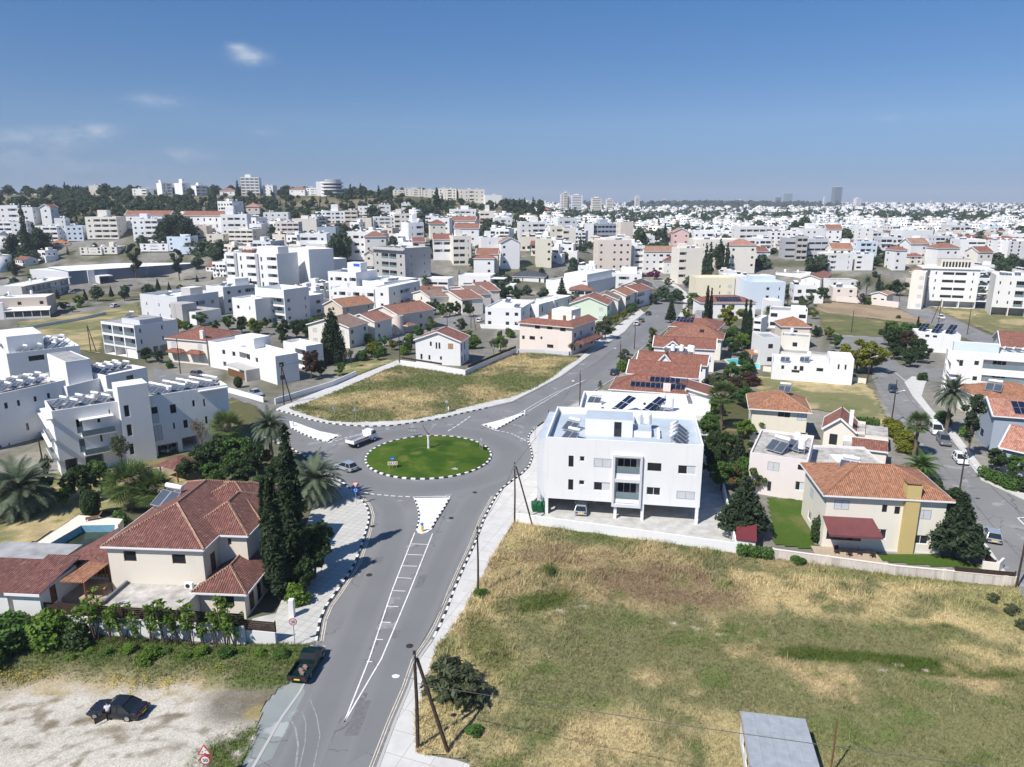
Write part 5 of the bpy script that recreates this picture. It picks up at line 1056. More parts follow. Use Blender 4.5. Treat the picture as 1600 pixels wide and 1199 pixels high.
t3=MX('cream house with brown roof left of the three stepped roofs',(645,458),(672,465),(688,459),5.8,2,'w','w.',m='cream',roof='gable',axis='y',rm='tile_grey',rise=1.8)
t4=MX('first of three stepped terraced roofs, red tiles',(683,456),(722,468),(737,461),6.2,2,'B.','B.',m='cream',roof='gable',axis='y',rm='tile_clay',rise=1.8)
t5=MX('second of three stepped terraced roofs, grey brown tiles',(704,449),(738,461),(753,455),6.4,2,'B','B.',m='cream',roof='gable',axis='y',rm='tile_grey',rise=1.8)
t6=MX('third of three stepped terraced roofs, red tiles, farthest up the lane',(724,442),(754,455),(768,449),6.6,2,'B','B.',m='cream',roof='gable',axis='y',rm='tile_clay',rise=1.8)
tg=MX('house with orange roof and grey stucco gable behind the big cypress',(506,476),(535,480),(573,472),5.5,2,'w','N.N',m='tan',roof='gable',axis='y',rm='tile_orange',rise=2.2)
ww=MX('white house with orange red gable roof above the triangular lot',(649,531),(719,534),(745,526),6.6,2,'','TT.',roof='gable',axis='y',rm='tile_red',rise=2.3,near=True,fo=())
for q in[(671.7,534,674.6,540.5,'k'),(680.7,535,683.2,545,'k'),(685.2,535.5,688,545,'k'),(700,537,708,545.5,'u'),(657,553,660.2,561,'k'),(669.5,555,672.5,562,'k'),(687.5,557,690.5,562,'k')]:
 u0,u1,z0,z1,kd=ww.pxh('f',*q);ww.win(kd,u1-u0,z1-z0,Matrix.Translation((u0,-.05,z0)),'window')
wallrun('garden_wall','white garden wall with dark fence strip in front of the gable roofed white house',[(626,572),(692,582),(727,588),(768,569),(806,553)],1.6,'white',.25)
slatfence('fence','dark slat fence along the rear garden wall of the white gable house',(732,585),(806,553),1.62,0,.7,4,'wood_dark',sh=.16);slatfence('fence','dark slat fence on the low wall left of the white gable house',(628,570),(690,580),1.62,0,.5,3,'wood_dark',sh=.15)
pk=MX('pale pink corner building with red tiled eaves beside the avenue',(812,503.5),(894,511),(924,498),8.2,2,'','kk.k',m='pink',par=.3,roofm='roof_white',tanks=4,near=True)
for q in[(836,508,843.6,514,'k'),(855,509.3,863,515,'k'),(875.4,511.4,883.6,518,'k'),(816,524.4,819.7,530,'k'),(827.5,525,835.8,531,'k'),(844.5,526,847.5,530,'k'),(855,538,864.6,544,'k')]:
 u0,u1,z0,z1,kd=pk.pxh('f',*q);pk.win(kd,u1-u0,z1-z0,Matrix.Translation((u0,-.05,z0)),'window')
b=MB();w,d,h=pk.W,pk.D,8.2
b.poly([(-.7,-.7,h-.1),(w+.7,-.7,h-.1),(w-2.2,2.2,h+1.3),(2,2.2,h+1.3)]);b.poly([(w+.7,-.7,h-.1),(w+.7,d+.5,h-.1),(w-2.2,d,h+1.3),(w-2.2,2.2,h+1.3)]);b.poly([(2,2.2,h+1.3),(w-2.2,2.2,h+1.3),(w-2.2,2.25,h-.2),(2,2.25,h-.2)],1);b.poly([(w-2.2,2.2,h+1.3),(w-2.2,d,h+1.3),(w-2.25,d,h-.2),(w-2.25,2.2,h-.2)],1);b.poly([(-.7,-.7,h-.15),(-.7,0,h-.15),(w+.7,0,h-.15),(w+.7,-.7,h-.15)],1);b.box(-.7,-.74,h-.3,w+.72,-.70,h-.08,1);b.box(w+.70,-.7,h-.3,w+.74,d+.5,h-.08,1);pk.add(b,'tiled_eaves',['tile_red','pink'])
pk.box('penthouse',w*.40,d*.45,h-.3,w*.78,d*.85,h+3.4,'pink','roof_white');pk.box('pergola',w*.33,d*.45,h-.3,w*.395,d*.7,h+2.2,'wood');pk.box('door',w*.62,d*.45-.06,h-.25,w*.68,d*.45-.01,h+1.8,'wood');pk.hip(w+.1,1.5,w+3,d-2,3.4,.9,.3,'tile_brown','y','wood',name='porch_roof')
wallrun('boundary_wall','grey block wall in front of the pale pink corner building',[(808,552),(850,553),(888,556),(915,544)],1.2,'lightgrey',.25)
g1=MX('mint green gable house with red roof facing the pink corner building',(891,475),(949,477),(966,469),6.4,2,'s.s','B.',m='mint',roof='gable',axis='y',rm='tile_clay',rise=2.6,near=True)
g2=MX('grey brown terraced roof directly behind the mint green house',(925,468),(966,469),(978,463),6.4,2,'w.','B.',m='cream',roof='gable',axis='y',rm='tile_grey',rise=2.0)
g3=MX('orange terraced roof in the middle of the row up the avenue',(941,460),(978,462),(989,456),6.6,2,'w.','B.',m='cream',roof='gable',axis='y',rm='tile_orange',rise=2.0)
g4=MX('red terraced roof with white trim near the end of the row',(958,453),(996,456),(1003,450),6.6,2,'w.','B.',m='white',roof='gable',axis='y',rm='tile_red',rise=1.8)
g5=MX('dark grey gable roof closing the row up the avenue',(970,446),(1005,448),(1010,443),7.0,2,'w.','w.',m='white',roof='gable',axis='y',rm='tile_dark',rise=1.8)
h1=MX('low white modern house with street balcony, beside the lane',(758,480),(814,482),(838,469),7.0,2,'w.ww','k.k',par=.5,heat=2,near=True);h1 .box('porch_wall',-1,-3,0,h1 .W+1,-2.7,1.4,'white');MX('white modern house of stepped boxes, second box behind the lane house',(814,474),(842,476),(862,466),6.6,2,'w','T.T',par=.5);MX('white modern house of stepped boxes, third box',(838,467),(866,469),(880,461),6.8,2,'.','T.T',par=.5,tanks=2)
w2=MX('long plain white house behind the small norfolk pine',(853,437),(918,441),(933,430),7.2,2,'..W','',par=.8);w2 .box('roof_room',w2 .W*.35,4,6.4,w2 .W*.9,w2 .D,10.2,'white','roof_white');w2 .tank(w2 .W*.5,w2 .D*.7,10.2);w2 .tank(w2 .W*.6,w2 .D*.7,10.2)
MX('white house with dark slate hip roof left of the norfolk pine',(797,432),(850,433),None,6.2,2,'.N.T','',D=12,roof='hip',rm='tile_slate',rise=2.4);w3=MX('broad white house with stepped roof at the bend of the avenue',(948,427),(1003,428),None,7.6,2,'wBw','',D=13,par=.6,tower=(.4,.85,.3,.8,2.6),heat=3)
MX('cream two storey house with roof full of tanks above the white houses',(903,408),(956,409),None,8.0,2,'wBLw','',m='cream',D=14,par=.8,tanks=6,heat=4);MX('yellow ochre house with arched porch and red roof right of the white box houses',(776,409),(806,408),(818,405),7.5,2,'kk','kk',m='yellow',roof='gable',axis='y',rm='tile_clay',rise=1.8,D=12)
cb=MX('big cream block with blank upper storey behind the pair of thin cypresses',(1088,434),(1149,434),None,11.0,3,'..NS','',AB,m='lemon2' if 'lemon2' in M or plaster('lemon2',(.76,.69,.52))else '',D=12,par=2.6);MX('white block with two windows attached to the big cream block',(1149,432),(1171,432),None,11.5,3,'w','',AB,D=10,par=1.0)
MX('pale blue white block with blank walls right of the cream block',(1174,441),(1228,441),None,11.0,3,'.wN','',AB,m='bluewhite',D=14,par=1.0,tower=(.1,.8,.3,.8,2.0));MX('white three storey house with small shuttered windows behind the cream block',(1099,406),(1146,406),None,11,3,'NSSS','',AB,D=12,par=.8,heat=2)
rs=MX('white house under red roof with blue solar array between the thin cypresses',(1096,473),(1181,473),None,6.0,2,'w.kk.w','',roof='hip',rm='tile_red',rise=2.0,D=12);rs.add(pv(9,2,.35).xf(Matrix.Translation((6,.6,6.35))),'solar_array',['solar_cell','steel'])
MX('white flat roofed house above the orange roof and the green lot',(1203,484),(1262,487),None,6.4,2,'W..W','',D=10,par=.3,roofm='roof_grey',tower=(.55,.95,.1,.6,1.2));c2=MX('two tier cream house with flat terraces and dish aerial',(1221,524),(1266,527),None,7.4,2,'.w.','',m='cream',D=6,par=.4,roofm='roof_grey',tanks=1);c2 .box('terrace_block',-6.5,-3.5,0,c2 .W+10,-.02,3.6,'cream','roof_grey')
MX('orange hip roofed house behind the two tier cream house',(1222,510),(1266,511),None,6.6,2,'w','',m='peach',D=9,roof='hip',rm='tile_orange',rise=2.2);MX('cream block with brown shutter at the left of the cream terraces',(1191,527),(1220,527),None,7.6,2,'o','',m='white_old',D=8,par=.5,roofm='roof_grey')
MX('pink walled house behind a long garden wall at the edge of the ploughed lot',(1302,449),(1340,450),None,6.0,2,'ww','',m='pink',D=10,par=.4,heat=2);wallrun('garden_wall','long pale pink wall along the upper edge of the ploughed lot',[(1306,471),(1340,474),(1403,481)],2.4,'pink',.4)
MX('white house with long red roof ridge above the pink wall',(1282,436),(1313,424),None,6.5,2,'','',roof='gable',axis='x',rm='tile_red',rise=1.5,D=9);MX('white long low house with brown roof edge above the pink wall',(1298,438),(1340,438),None,6.4,2,'w.w','',D=10,par=.2,roofm='roof_old');MX('white flat house stretching left of the red ridge house',(1212,426),(1266,428),None,7.6,2,'wkw.w','',D=11,par=.6,tanks=3)
MX('beige three storey house with gable front and balconies',(1215,398),(1250,398),None,10.5,3,'BwB','',AB,m='beige',D=12,roof='gable',axis='y',rm='tile_tan',rise=1.6);MX('grey house wall below the beige gable house',(1238,414),(1270,414),None,5.5,1,'','',m='concrete',D=8,par=.3)
q0=G(1442,478);hb=HZ(q0,416)
bb=MX('white five storey apartment block with shuttered windows beside the empty lots',(1455,417),(1533,419),None,hb,4,'NLLN','','apartment block',D=14,st=1,fh=(hb-1)/5.0,par=1.0,base=0);f5=(hb-1)/5.0
for i in range(1,5):
 z=f5*i;bb.slabs('balcony',[(-3.0,.4,z-.2,-.01,11,z),(-3.0,.4,z,-2.85,11,z+.95),(bb.W+.01,.4,z-.2,bb.W+4,11,z),(bb.W+3.85,.4,z,bb.W+4,11,z+.95)])
bb.slabs('roof_slab',[(-3.3,-.6,hb-.7,bb.W+4.4,13,hb-.3)]);bb.box('roof_storey',bb.W*.22,3,hb-1,bb.W*.85,10,hb+3.0,'beige','roof_grey');[bb.box('roof_window',bb.W*(.26+.065*i),2.93,hb-.6,bb.W*(.30+.065*i),2.99,hb+2.0,'glass')for i in range(9)]
MX('grey white four storey block with deep glazed balconies at the right edge',(1557,430),(1640,433),None,15.5,3,'NNbNb','',AB,m='white_old',D=14,st=1,par=.8,heat=5);MX('cream four storey block half hidden left of the white five storey block',(1425,425),(1447,426),None,15,4,'.S','',AB,m='cream',D=10,par=.2)
MX('low house under wooden pergola roof by the junction of the far street',(1362,459),(1386,461),None,4,1,'kk','',m='cream',D=8,roof='gable',axis='y',rm='tile_tan',rise=1.0);MX('long low cream house with flat roof behind the round garden trees',(1386,434),(1424,436),None,5,1,'.k.k','',m='cream',D=9,par=.2);MX('small house with orange pyramid roof beside the cream four storey block',(1422,424),(1440,425),None,8.0,2,'w','',m='peach',D=8,roof='hip',rm='tile_orange',rise=1.8)
MX('white villa wing with carport and tall palm between the cypress pairs',(1178,497),(1190,498),None,5.4,2,'B','',D=8,par=.5);MX('white garage block behind the palm left of the cream terraces',(1203,470),(1222,470),None,8.0,2,'.W','',D=8,par=.5)
MX('white corner house with roof studio and blue tank in the middle of the photograph',(824,403),(855,404),None,8,2,'NN..','',D=12,par=.6,tower=(.15,.8,.3,.8,2.8),tanks=1);MX('cream house with red pyramid roof below the tall palms',(855,414),(886,414),None,4.5,1,'ww','',m='cream',D=11,roof='hip',rm='tile_red',rise=2.6)
MX('white box house above the stepped roofs with long dark garage below',(652,435),(700,436),None,7.2,2,'.LL','',D=11,par=.4);MX('small house with dark red roof and wooden shutter above the white box house',(676,421),(702,421),None,7.0,2,'.u','',D=10,roof='gable',axis='x',rm='tile_brown',rise=2.0);mw3=MX('white modern house with pale blue frames and tinted terrace glass',(716,430),(766,431),None,8.5,2,'.Tk','',m='white',D=12,par=.4);mw3 .box('terrace_block',mw3 .W*.9,-2,0,mw3 .W*1.75,7,4.4,'white','roof_white');mw3 .box('canopy',mw3 .W,-1,7.0,mw3 .W*1.45,6,7.3,'white')
MX('white house with flat roof and two dark windows above the terraced lane',(690,407),(733,405),(752,404),8.0,2,'wwww','T.',D=13,par=.5,tower=(.45,.8,.4,.8,3.5));MX('blue shaded white house beside the grey concrete block',(646,404),(672,402),None,8.0,2,'w.','',m='bluewhite',D=12,par=.5);MX('white cube with roof cabin right of the blue shaded house',(656,394),(675,392),(690,398),10.0,2,'.','k.',D=10,par=.4)
gb=MX('grey concrete apartment block with deep balconies above the white houses',(583,385),(632,388),(645,384),21.5,5,'kbbk','NN',AB,m='concrete',par=.9,heat=6,fh=4.0,base=0);gb.slabs('roof_slab',[(-1.2,-1.4,20.2,gb.W+.6,-.002,20.7)])
wb=MX('white stepped apartment house with roof cabin carrying a blue sign',(512,424),(556,426),None,13,3,'kBkB','',AB,D=16,par=.8,tanks=3,heat=3);wb.box('stair_house',wb.W*.52,4,12.2,wb.W*.98,9,16.8,'white','roof_white');wb.box('sign_board',wb.W*.74,3.9,15.2,wb.W*.95,3.99,16.4,'sign_blue')
MX('white stepped apartment house, right wing with flat canopies',(556,437),(600,441),(620,432),9.5,2,'kbbk','k..',AB,par=.8,heat=4);MX('white apartment house corner wing facing the terraced lane',(585,448),(607,449),(640,438),9.0,2,'w','kBk',AB,par=.4);MX('white stepped apartment house, lower front wing with balcony row',(518,449),(584,452),None,8.0,2,'wBsBsB','',AB,D=7,par=.3,tanks=2);MX('white block with dark corner windows behind the apartment tower',(482,404),(508,406),(520,402),15,4,'.','k.',AB,par=.6)
MX('white house with two roof terraces above the stepped apartment house',(596,418),(620,419),(640,415),10,2,'k.','k',AB,par=.6,tanks=3);MX('long white house behind the grey modern house with dark glazed top floor',(348,449),(398,444),None,10.5,3,'kkB','',AB,m='white_old',D=12,par=.6,heat=5,tower=(.55,.98,.3,.8,2.4))
AUTO=[]
def auto(o,base,p):AUTO.append((o,base,PX(p)[0]))
def leaves(C,R,n,s,seed,up=.35,aspect=1.6,shell=.75):
 r=np.random.default_rng(seed);C=np.array(C,float);R=np.array(R,float)
 if R.ndim==1:R=np.repeat(R[:,None],3,1)
 w=(R[:,0]*R[:,1]*R[:,2])**.67;k=r.choice(len(C),n,p=w/w.sum())
 d=r.normal(size=(n,3));d/=np.linalg.norm(d,axis=1)[:,None];rad=(shell+(1-shell)*r.random(n))**1*r.random(n)**.22
 p=C[k]+d*R[k]*rad[:,None]
 nrm=d*.8+r.normal(size=(n,3))*.75;nrm[:,2]+=up;nrm/=np.linalg.norm(nrm,axis=1)[:,None]
 a=np.cross(nrm,r.normal(size=(n,3)));a/=np.linalg.norm(a,axis=1)[:,None];b=np.cross(nrm,a)
 sz=s*r.uniform(.55,1.35,n)[:,None];a*=sz*aspect/2;b*=sz/2
 V=np.stack([p-a,p+b*.9,p+a,p-b*.9],1).reshape(-1,3)
 return V,np.arange(len(V)).reshape(-1,4)
def lump(seed,n,h0,h1,w,r0,r1,sq=1.0):
 r=random.Random(seed);C,R=[],[]
 for i in range(n):
  t=(i+.5)/n;z=h0+(h1-h0)*t;rr=w*math.sqrt(max(0,1-(2*t-1)**2))*r.uniform(.35,.95);a=r.uniform(0,2*PI)+i*2.4
  C.append((rr*math.cos(a),rr*math.sin(a),z));q=r.uniform(r0,r1);R.append((q,q,q*sq))
 return C,R
PROTO={}
def proto(kind,name,Vq,lm,trunk=None,tm='bark',crown='crown',extra=None):
 o=bpy.data.objects.new(name,None);o.empty_display_size=.3
 o['_h']=1.0;PROTO[kind]=(name,np_mesh(crown,Vq[0],Vq[1],[lm]),trunk.mesh('trunk',[tm])if trunk else None,crown,extra);bpy.data.objects.remove(o)
def recolor(kind,new,lm):
 nm,c,t,cn,ex=PROTO[kind];c2=c.copy();c2 .materials[0]=M[lm];PROTO[new]=(nm,c2,t,cn,ex)
def limbs(h,r,C,seed,n=6,fork=.4):
 b=MB();q=random.Random(seed);b.tube([(0,0,-.2),(.04*h*q.uniform(-1,1),.03*h,h*fork),(.05*h*q.uniform(-1,1),.02,h*.8)],[r,r*.7,r*.25],7)
 for i in range(n):
  c=C[(i*3)%len(C)];b.tube([(.02*h,.01*h,h*fork*q.uniform(.7,1.1)),(c[0]*.5,c[1]*.5,(h*fork+c[2])*.5),tuple(c)],[r*.5,r*.32,r*.1],5)
 return b
for i in range(3):
 C,R=lump(20+i,32,2.0,6.4,2.8,.5,1.1,.8);proto(f'broad{i}','broadleaf_tree',leaves(C,R,4400,.30,i,shell=.6),'leaf_dark',limbs(6,.2,C,i))
recolor('broad1','green0','leaf_green');recolor('broad2','bright0','leaf_bright');recolor('broad0','lime0','leaf_lime');recolor('broad2','plum0','leaf_red');recolor('broad0','purple0','leaf_purple');recolor('broad1','bloom0','leaf_green');_c=PROTO['bloom0'][1];_c.materials.append(M['leaf_bloom']);_c.polygons.foreach_set('material_index',(RNG.random(len(_c.polygons))<.13).astype(np.int32));recolor('broad0','green1','leaf_green')
C,R=lump(40,22,1.6,6.2,2.7,.55,1.0,.7);proto('olive0','olive_tree',leaves(C,R,3000,.24,41,aspect=2.4),'leaf_olive',limbs(6,.16,C,4,9,.25))
C,R=lump(44,46,.3,2.3,1.5,.22,.5,.7);proto('thorn','shrub',leaves(C,R,1900,.15,45,aspect=2.6,shell=.4),'leaf_olive',limbs(2.0,.05,C,6,14,.15));C,R=lump(46,15,.3,2.1,1.2,.5,.85,.8);proto('bush0','shrub',leaves(C,R,2600,.20,47),'leaf_green',limbs(1.8,.06,C,5,6,.2))
for k,m_ in(('bush1','leaf_dark'),('bush2','leaf_bright'),('bush3','leaf_lime'),('bush4','leaf_olive'),('bush5','leaf_red'),('bush6','leaf_purple')):recolor('bush0',k,m_)
proto('topiary','shrub',leaves([(0,0,1.9)],[(1.35,1.35,1.9)],4200,.16,48,shell=.93),'leaf_dark',limbs(2,.08,[(0,0,2)],3,1,.4))
def col(seed,h,w,n,pw=.75):
 r=random.Random(seed);C,R=[],[]
 for i in range(n):
  t=(i+.5)/n;ww=w*min(1,(t*6+.25))*(1-t)**pw*1.25;a=r.uniform(0,6.28);q=max(.22,ww*.62)
  for j in range(2):C.append((ww*.5*math.cos(a+j*3.1),ww*.5*math.sin(a+j*3.1),.6+t*(h-.9)));R.append((q,q,q*1.7))
 return C,R
for i,(w_,n_)in enumerate(((.95,5200),(1.2,5200))):
 C,R=col(60+i,14,w_,26,.45);proto(f'cyp{i}','cypress',leaves(C,R,n_,.26,61+i,up=.9,aspect=2.2),'leaf_cypress',limbs(3,.16,[(0,0,3)],i,1,.6))
C,R=col(66,12,3.0,18,.62);proto('bigcyp','cypress',leaves(C,R,6500,.34,67,up=.6,aspect=1.8),'leaf_cypress',limbs(4,.25,[(0,0,4)],2,1,.6))
def tiers(seed,h,w,n,gap=1.0):
 r=random.Random(seed);C,R=[],[];tr=MB();tr.tube([(0,0,-.2),(0,0,h*.97)],[.16,.03],6)
 for i in range(n):
  t=(i+.6)/n;z=1.0+t*(h-1.4);ww=w*(1-t)**.85
  for j in range(6):
   a=j*PI/3+i*.5+r.uniform(-.2,.2)
   for f in(.45,.85):C.append((ww*f*math.cos(a),ww*f*math.sin(a),z+ww*f*.10*gap));R.append((max(.25,ww*.27),max(.25,ww*.27),.26+.05*gap))
   tr.tube([(0,0,z-.1),(ww*.9*math.cos(a),ww*.9*math.sin(a),z+ww*.1)],[.05,.02],4)
 return C,R,tr
C,R,tr=tiers(70,11,2.9,13);proto('norfolk','norfolk_pine',leaves(C,R,5200,.28,71,aspect=2.2),'leaf_pine',tr)
C,R,tr=tiers(72,8,3.0,9,1.6);proto('fir','conifer',leaves(C,[(q[0]*1.35,q[1]*1.35,q[2]*1.8)for q in R],7000,.27,73,aspect=2.0),'leaf_pine',tr)
recolor('fir','firgreen','leaf_green')
C,R=lump(76,20,5,15.5,3.2,.8,1.7,.6);proto('gum','eucalyptus',leaves(C,R,2600,.42,77,aspect=2.2),'leaf_pine',limbs(15,.32,C,7,14,.4))
C,R=lump(78,16,3.0,12.5,3.0,1.2,2.2,.8);proto('pine','pine_tree',leaves(C,R,3600,.46,79,aspect=1.8),'leaf_pine',limbs(11,.26,C,9,8,.3))
def palm(seed,nf,L,droop,nleaf,lw,ll,h=8.0,fan=False,dry=0):
 r=random.Random(seed);V,Q=[],[]
 def quad(a,b_,c,d):i=len(V);V.extend([a,b_,c,d]);Q.append((i,i+1,i+2,i+3))
 for k in range(nf):
  az=k*2.39996;el=math.radians(r.uniform(65,82)-(k/nf)*(100 if not fan else 115));cd=Vector((math.cos(az),math.sin(az),0));p=Vector((0,0,h));d=cd*math.cos(el)+Vector((0,0,math.sin(el)))
  N=9;st=L*r.uniform(.85,1.1)/N;pts=[p.copy()]
  if fan:
   tip=p+d*L*.55;side=d.cross(Vector((0,0,1))).normalized();upv=side.cross(d).normalized()
   for j in range(15):
    a=(j/14-.5)*2.9;e=(d*math.cos(a)+side*math.sin(a))*L*.55+Vector((0,0,-1))*L*.16*abs(a);w=(side*math.cos(a)-d*math.sin(a))*.10
    quad(tip-w*.3,tip+w*.3,tip+e*.75+w,tip+e*1.05)
   w=side*.03;quad(p-w,p+w,tip+w,tip-w);continue
  for i in range(N):
   d=(d+Vector((0,0,-1))*droop*st/L*3*(i/N+.2)).normalized();pts.append(pts[-1]+d*st)
  for i in range(N):
   a,b_=pts[i],pts[i+1];dd=(b_-a).normalized();s=dd.cross(Vector((0,0,1)));
   if s.length<.05:s=Vector((1,0,0))
   s.normalize();w=s*.04;quad(a-w,a+w,b_+w,b_-w)
   for j in range(nleaf):
    c=a.lerp(b_,j/nleaf);t=(i+j/nleaf)/N;ln=ll*math.sin(PI*min(1,t*.85+.12))*r.uniform(.85,1.1)
    for sg in(1,-1):
     e=(s*sg+dd*.75+Vector((0,0,.30-.55*t+r.uniform(-.15,.1)))).normalized()*ln;ww=dd*lw;quad(c-ww,c+ww,c+e+ww*.3,c+e-ww*.3)
 return np.array([tuple(v)for v in V]),np.array(Q)
def ptrunk(h,r0,r1,seed=1):
 b=MB();n_=14;b.tube([(.05*math.sin(i),.05*math.cos(i*1.3),-.2+(h+.2)*i/n_)for i in range(n_+1)],[r0+(r1-r0)*i/n_+.03*(i%2)for i in range(n_+1)],9);b.ball((0,0,h-.1),r1*2.0,0,8,5,(1,1,1.3));return b
proto('date','date_palm',palm(1,70,4.4,.75,5,.055,.75),'leaf_palm',ptrunk(8,.38,.30),'palm_bark','fronds')
proto('date_low','date_palm',palm(2,80,4.6,.70,5,.055,.8,3.2),'leaf_palm',ptrunk(3.2,.45,.38),'palm_bark','fronds');recolor('date_low','date_dark','leaf_green')
proto('fan','fan_palm',palm(3,52,2.3,.6,0,0,0,7.0,True),'leaf_fan',ptrunk(7,.30,.24),'palm_bark','fronds')
proto('fan_low','fan_palm',palm(4,64,2.9,.6,0,0,0,3.6,True),'leaf_fan',ptrunk(3.6,.36,.3),'palm_bark','fronds')
def barebranch(seed,h):
 b=MB();r=random.Random(seed)
 def grow(p,d,L,rad,n):
  e=p+d*L;b.tube([p,(p+e)/2+Vector((r.uniform(-1,1),r.uniform(-1,1),0))*L*.06,e],[rad,rad*.8,rad*.6],5,cap=False)
  if n==0:return
  for i in range(3 if n>1 else 4):
   dd=(d+Vector((r.uniform(-1,1),r.uniform(-1,1),r.uniform(-.1,.7)))*.55).normalized();grow(e-d*L*r.uniform(0,.4),dd,L*r.uniform(.55,.8),rad*.55,n-1)
 grow(Vector((0,0,-.2)),Vector((0,0,1)),h*.36,.14,4);return b
bt=barebranch(3,9);Vb=np.array(bt.v)
tip_c=[tuple(v)for v in Vb[Vb[:,2]>4][::60]];proto('bare','bare_tree',leaves(tip_c,[.5]*len(tip_c),500,.16,81),'leaf_dry',bt)
proto('sparse','thin_tree',leaves(tip_c,[.6]*len(tip_c),1300,.22,82,aspect=2),'leaf_olive',bt)
def sapl(seed):
 r=random.Random(seed);tr=MB();C,R=[],[]
 for i in range(4):
  x,y=r.uniform(-.5,.5),r.uniform(-.3,.3);hh=r.uniform(2.6,4.3);px_,py_=x+r.uniform(-.5,.5),y+r.uniform(-.4,.4);tr.tube([(x*.4,y*.4,0),((x+px_)/2,(y+py_)/2,hh*.5),(px_,py_,hh)],[.05,.035,.015],5)
  for j in range(5):
   t=.48+.52*j/4;a=r.uniform(0,6.28);C.append((lerp(x*.4,px_,t)+.25*math.cos(a),lerp(y*.4,py_,t)+.25*math.sin(a),hh*t));R.append((.30,.30,.16))
 return tr,C,R
for i in range(3):
 tr,C,R=sapl(90+i);proto(f'sapling{i}','sapling',leaves(C,R,300,.17,91+i,aspect=2.2),'leaf_bright',tr)
def hedge_mesh(L,w,h,lm,seed):
 n_=max(4,int(L/.55));r=random.Random(seed);C=[(-L/2+L*(i+.5)/n_,r.uniform(-.1,.1)*w,h*.5)for i in range(n_)];R=[(.5,w*.55*r.uniform(.85,1.1),h*.52*r.uniform(.9,1.08))for i in range(n_)]
 V,Q=leaves(C,R,int(420*L*h*.6)+400,.20,seed,shell=.85);return np_mesh('foliage',V,Q,[lm])
HGT=dict(broad0=7,broad1=7,broad2=7,green0=7,green1=7,bloom0=7,bright0=7,lime0=7,plum0=7,purple0=7,olive0=6.7,bush0=2.7,topiary=3.8,thorn=2.6,cyp0=14,cyp1=14,bigcyp=12,norfolk=11.2,fir=8.2,firgreen=8.2,gum=16.5,pine=13.5,date=11.5,date_low=6.8,date_dark=6.8,fan=9,fan_low=6,bare=9,sparse=9,sapling0=4.4,sapling1=4.4,sapling2=4.4)
for k in range(1,7):HGT[f'bush{k}']=2.7
HGT['topiary']=3.8
TR_R=random.Random(99);OCC=[]
def tree(kind,p,h,label,wd=1.0,group=None,cat=None,single=None):
 nm,cm,tm_,cn,ex=PROTO[kind];s=h/HGT[kind]
 r=empty(nm,(p[0],p[1],p[2]if len(p)>2 else 0),TR_R.uniform(0,6.28),None,cat or('palm' if 'palm' in nm else 'shrub' if nm=='shrub' else 'tree'),group);r.scale=(s*wd,s*wd,s)
 if tm_:inst(tm_,'trunk' if nm!='shrub' else 'stems',r)
 inst(cm,cn if nm!='shrub' else 'foliage',r)
 if label.startswith('~'):auto(r,label[1:],(p[0],p[1],(p[2]if len(p)>2 else 0)+h))
 else:r['label']=label
 return r
def TT(kind,px,pt,h,label,wd=1.0,group=None,base=0.0):return tree(kind,(*G(px,pt,h+base)[:2],base),h,label,wd,group)
def TG(kind,px,py,h,label,wd=1.0,group=None):return tree(kind,(*G(px,py)[:2],0),h,label,wd,group)
def hedge(label,pa,pb,w,h,lm='leaf_green',cat='hedge',group=None):
 a,b_=G(*pa),G(*pb);L=(b_-a).length;c=(a+b_)/2;r=empty('hedge',(c.x,c.y,0),math.atan2(b_.y-a.y,b_.x-a.x),label,cat,group);inst(hedge_mesh(L,w,h,lm,int(L*100)),'foliage',r);return r
for k,px,py,h,wd,lb in[('bush0',22,1010,3.6,1.4,'largest green bush at the left edge beside the dirt yard'),('bush2',72,1005,3.4,1.3,'bright green bush in front of the left end of the slat fence'),('bush0',-14,1030,3.6,1.5,'green bush cut by the left edge above the dirt yard'),('bush1',118,1010,2.4,1.3,'dark bush under the first saplings of the slat fence')]:TG(k,px,py,h,lb,wd)
for i,(px,py)in enumerate([(100,1003),(124,1005),(150,1004),(172,1006),(193,1005),(214,1008),(236,1007),(256,1009),(278,1008),(300,1010),(318,1009),(338,1011),(352,1010),(368,1012)]):TG(f'sapling{i % 3}',px,py,3.4+2.4*((i*7)%5)/4,'~thin leafy sapling in front of the white garden wall',1.1,'saplings along the garden wall')
for i,(px,py)in enumerate([(140,1020),(170,1024),(205,1018),(236,1026),(262,1020),(290,1030),(318,1022),(352,1026),(376,1020),(405,1024),(440,1026),(225,1036),(112,1030)]):TG(['bush2','bush0','bush2'][i%3],px,py,0.55+.5*((i*5)%4)/3,'~low green shrub in the roadside weeds below the garden wall',1.9,'shrubs below the garden wall')
TG('cyp0',437,938,15.0,'tall thin cypress nearest the driveway, left of the pair by the road',1.15);TG('cyp0',426,930,14.2,'thin cypress growing against the left flank of the tall roadside cypress',.9);TG('cyp1',462,892,18.3,'tallest cypress, rising above the palms at the roundabout',.95)
TG('broad1',492,905,7.2,'round dark tree between the tall cypresses and the paved footpath',.85);TG('broad0',478,930,5.0,'small dark tree below the tall cypresses',.8);TG('bush2',462,945,2.6,'bright lemon shrub beside the white gate pillar',1.1);TG('bush0',450,920,3.0,'green shrub at the foot of the tall cypress',1.2);TG('bush0',478,860,3.6,'green shrub under the low date palm by the footpath',1.3)
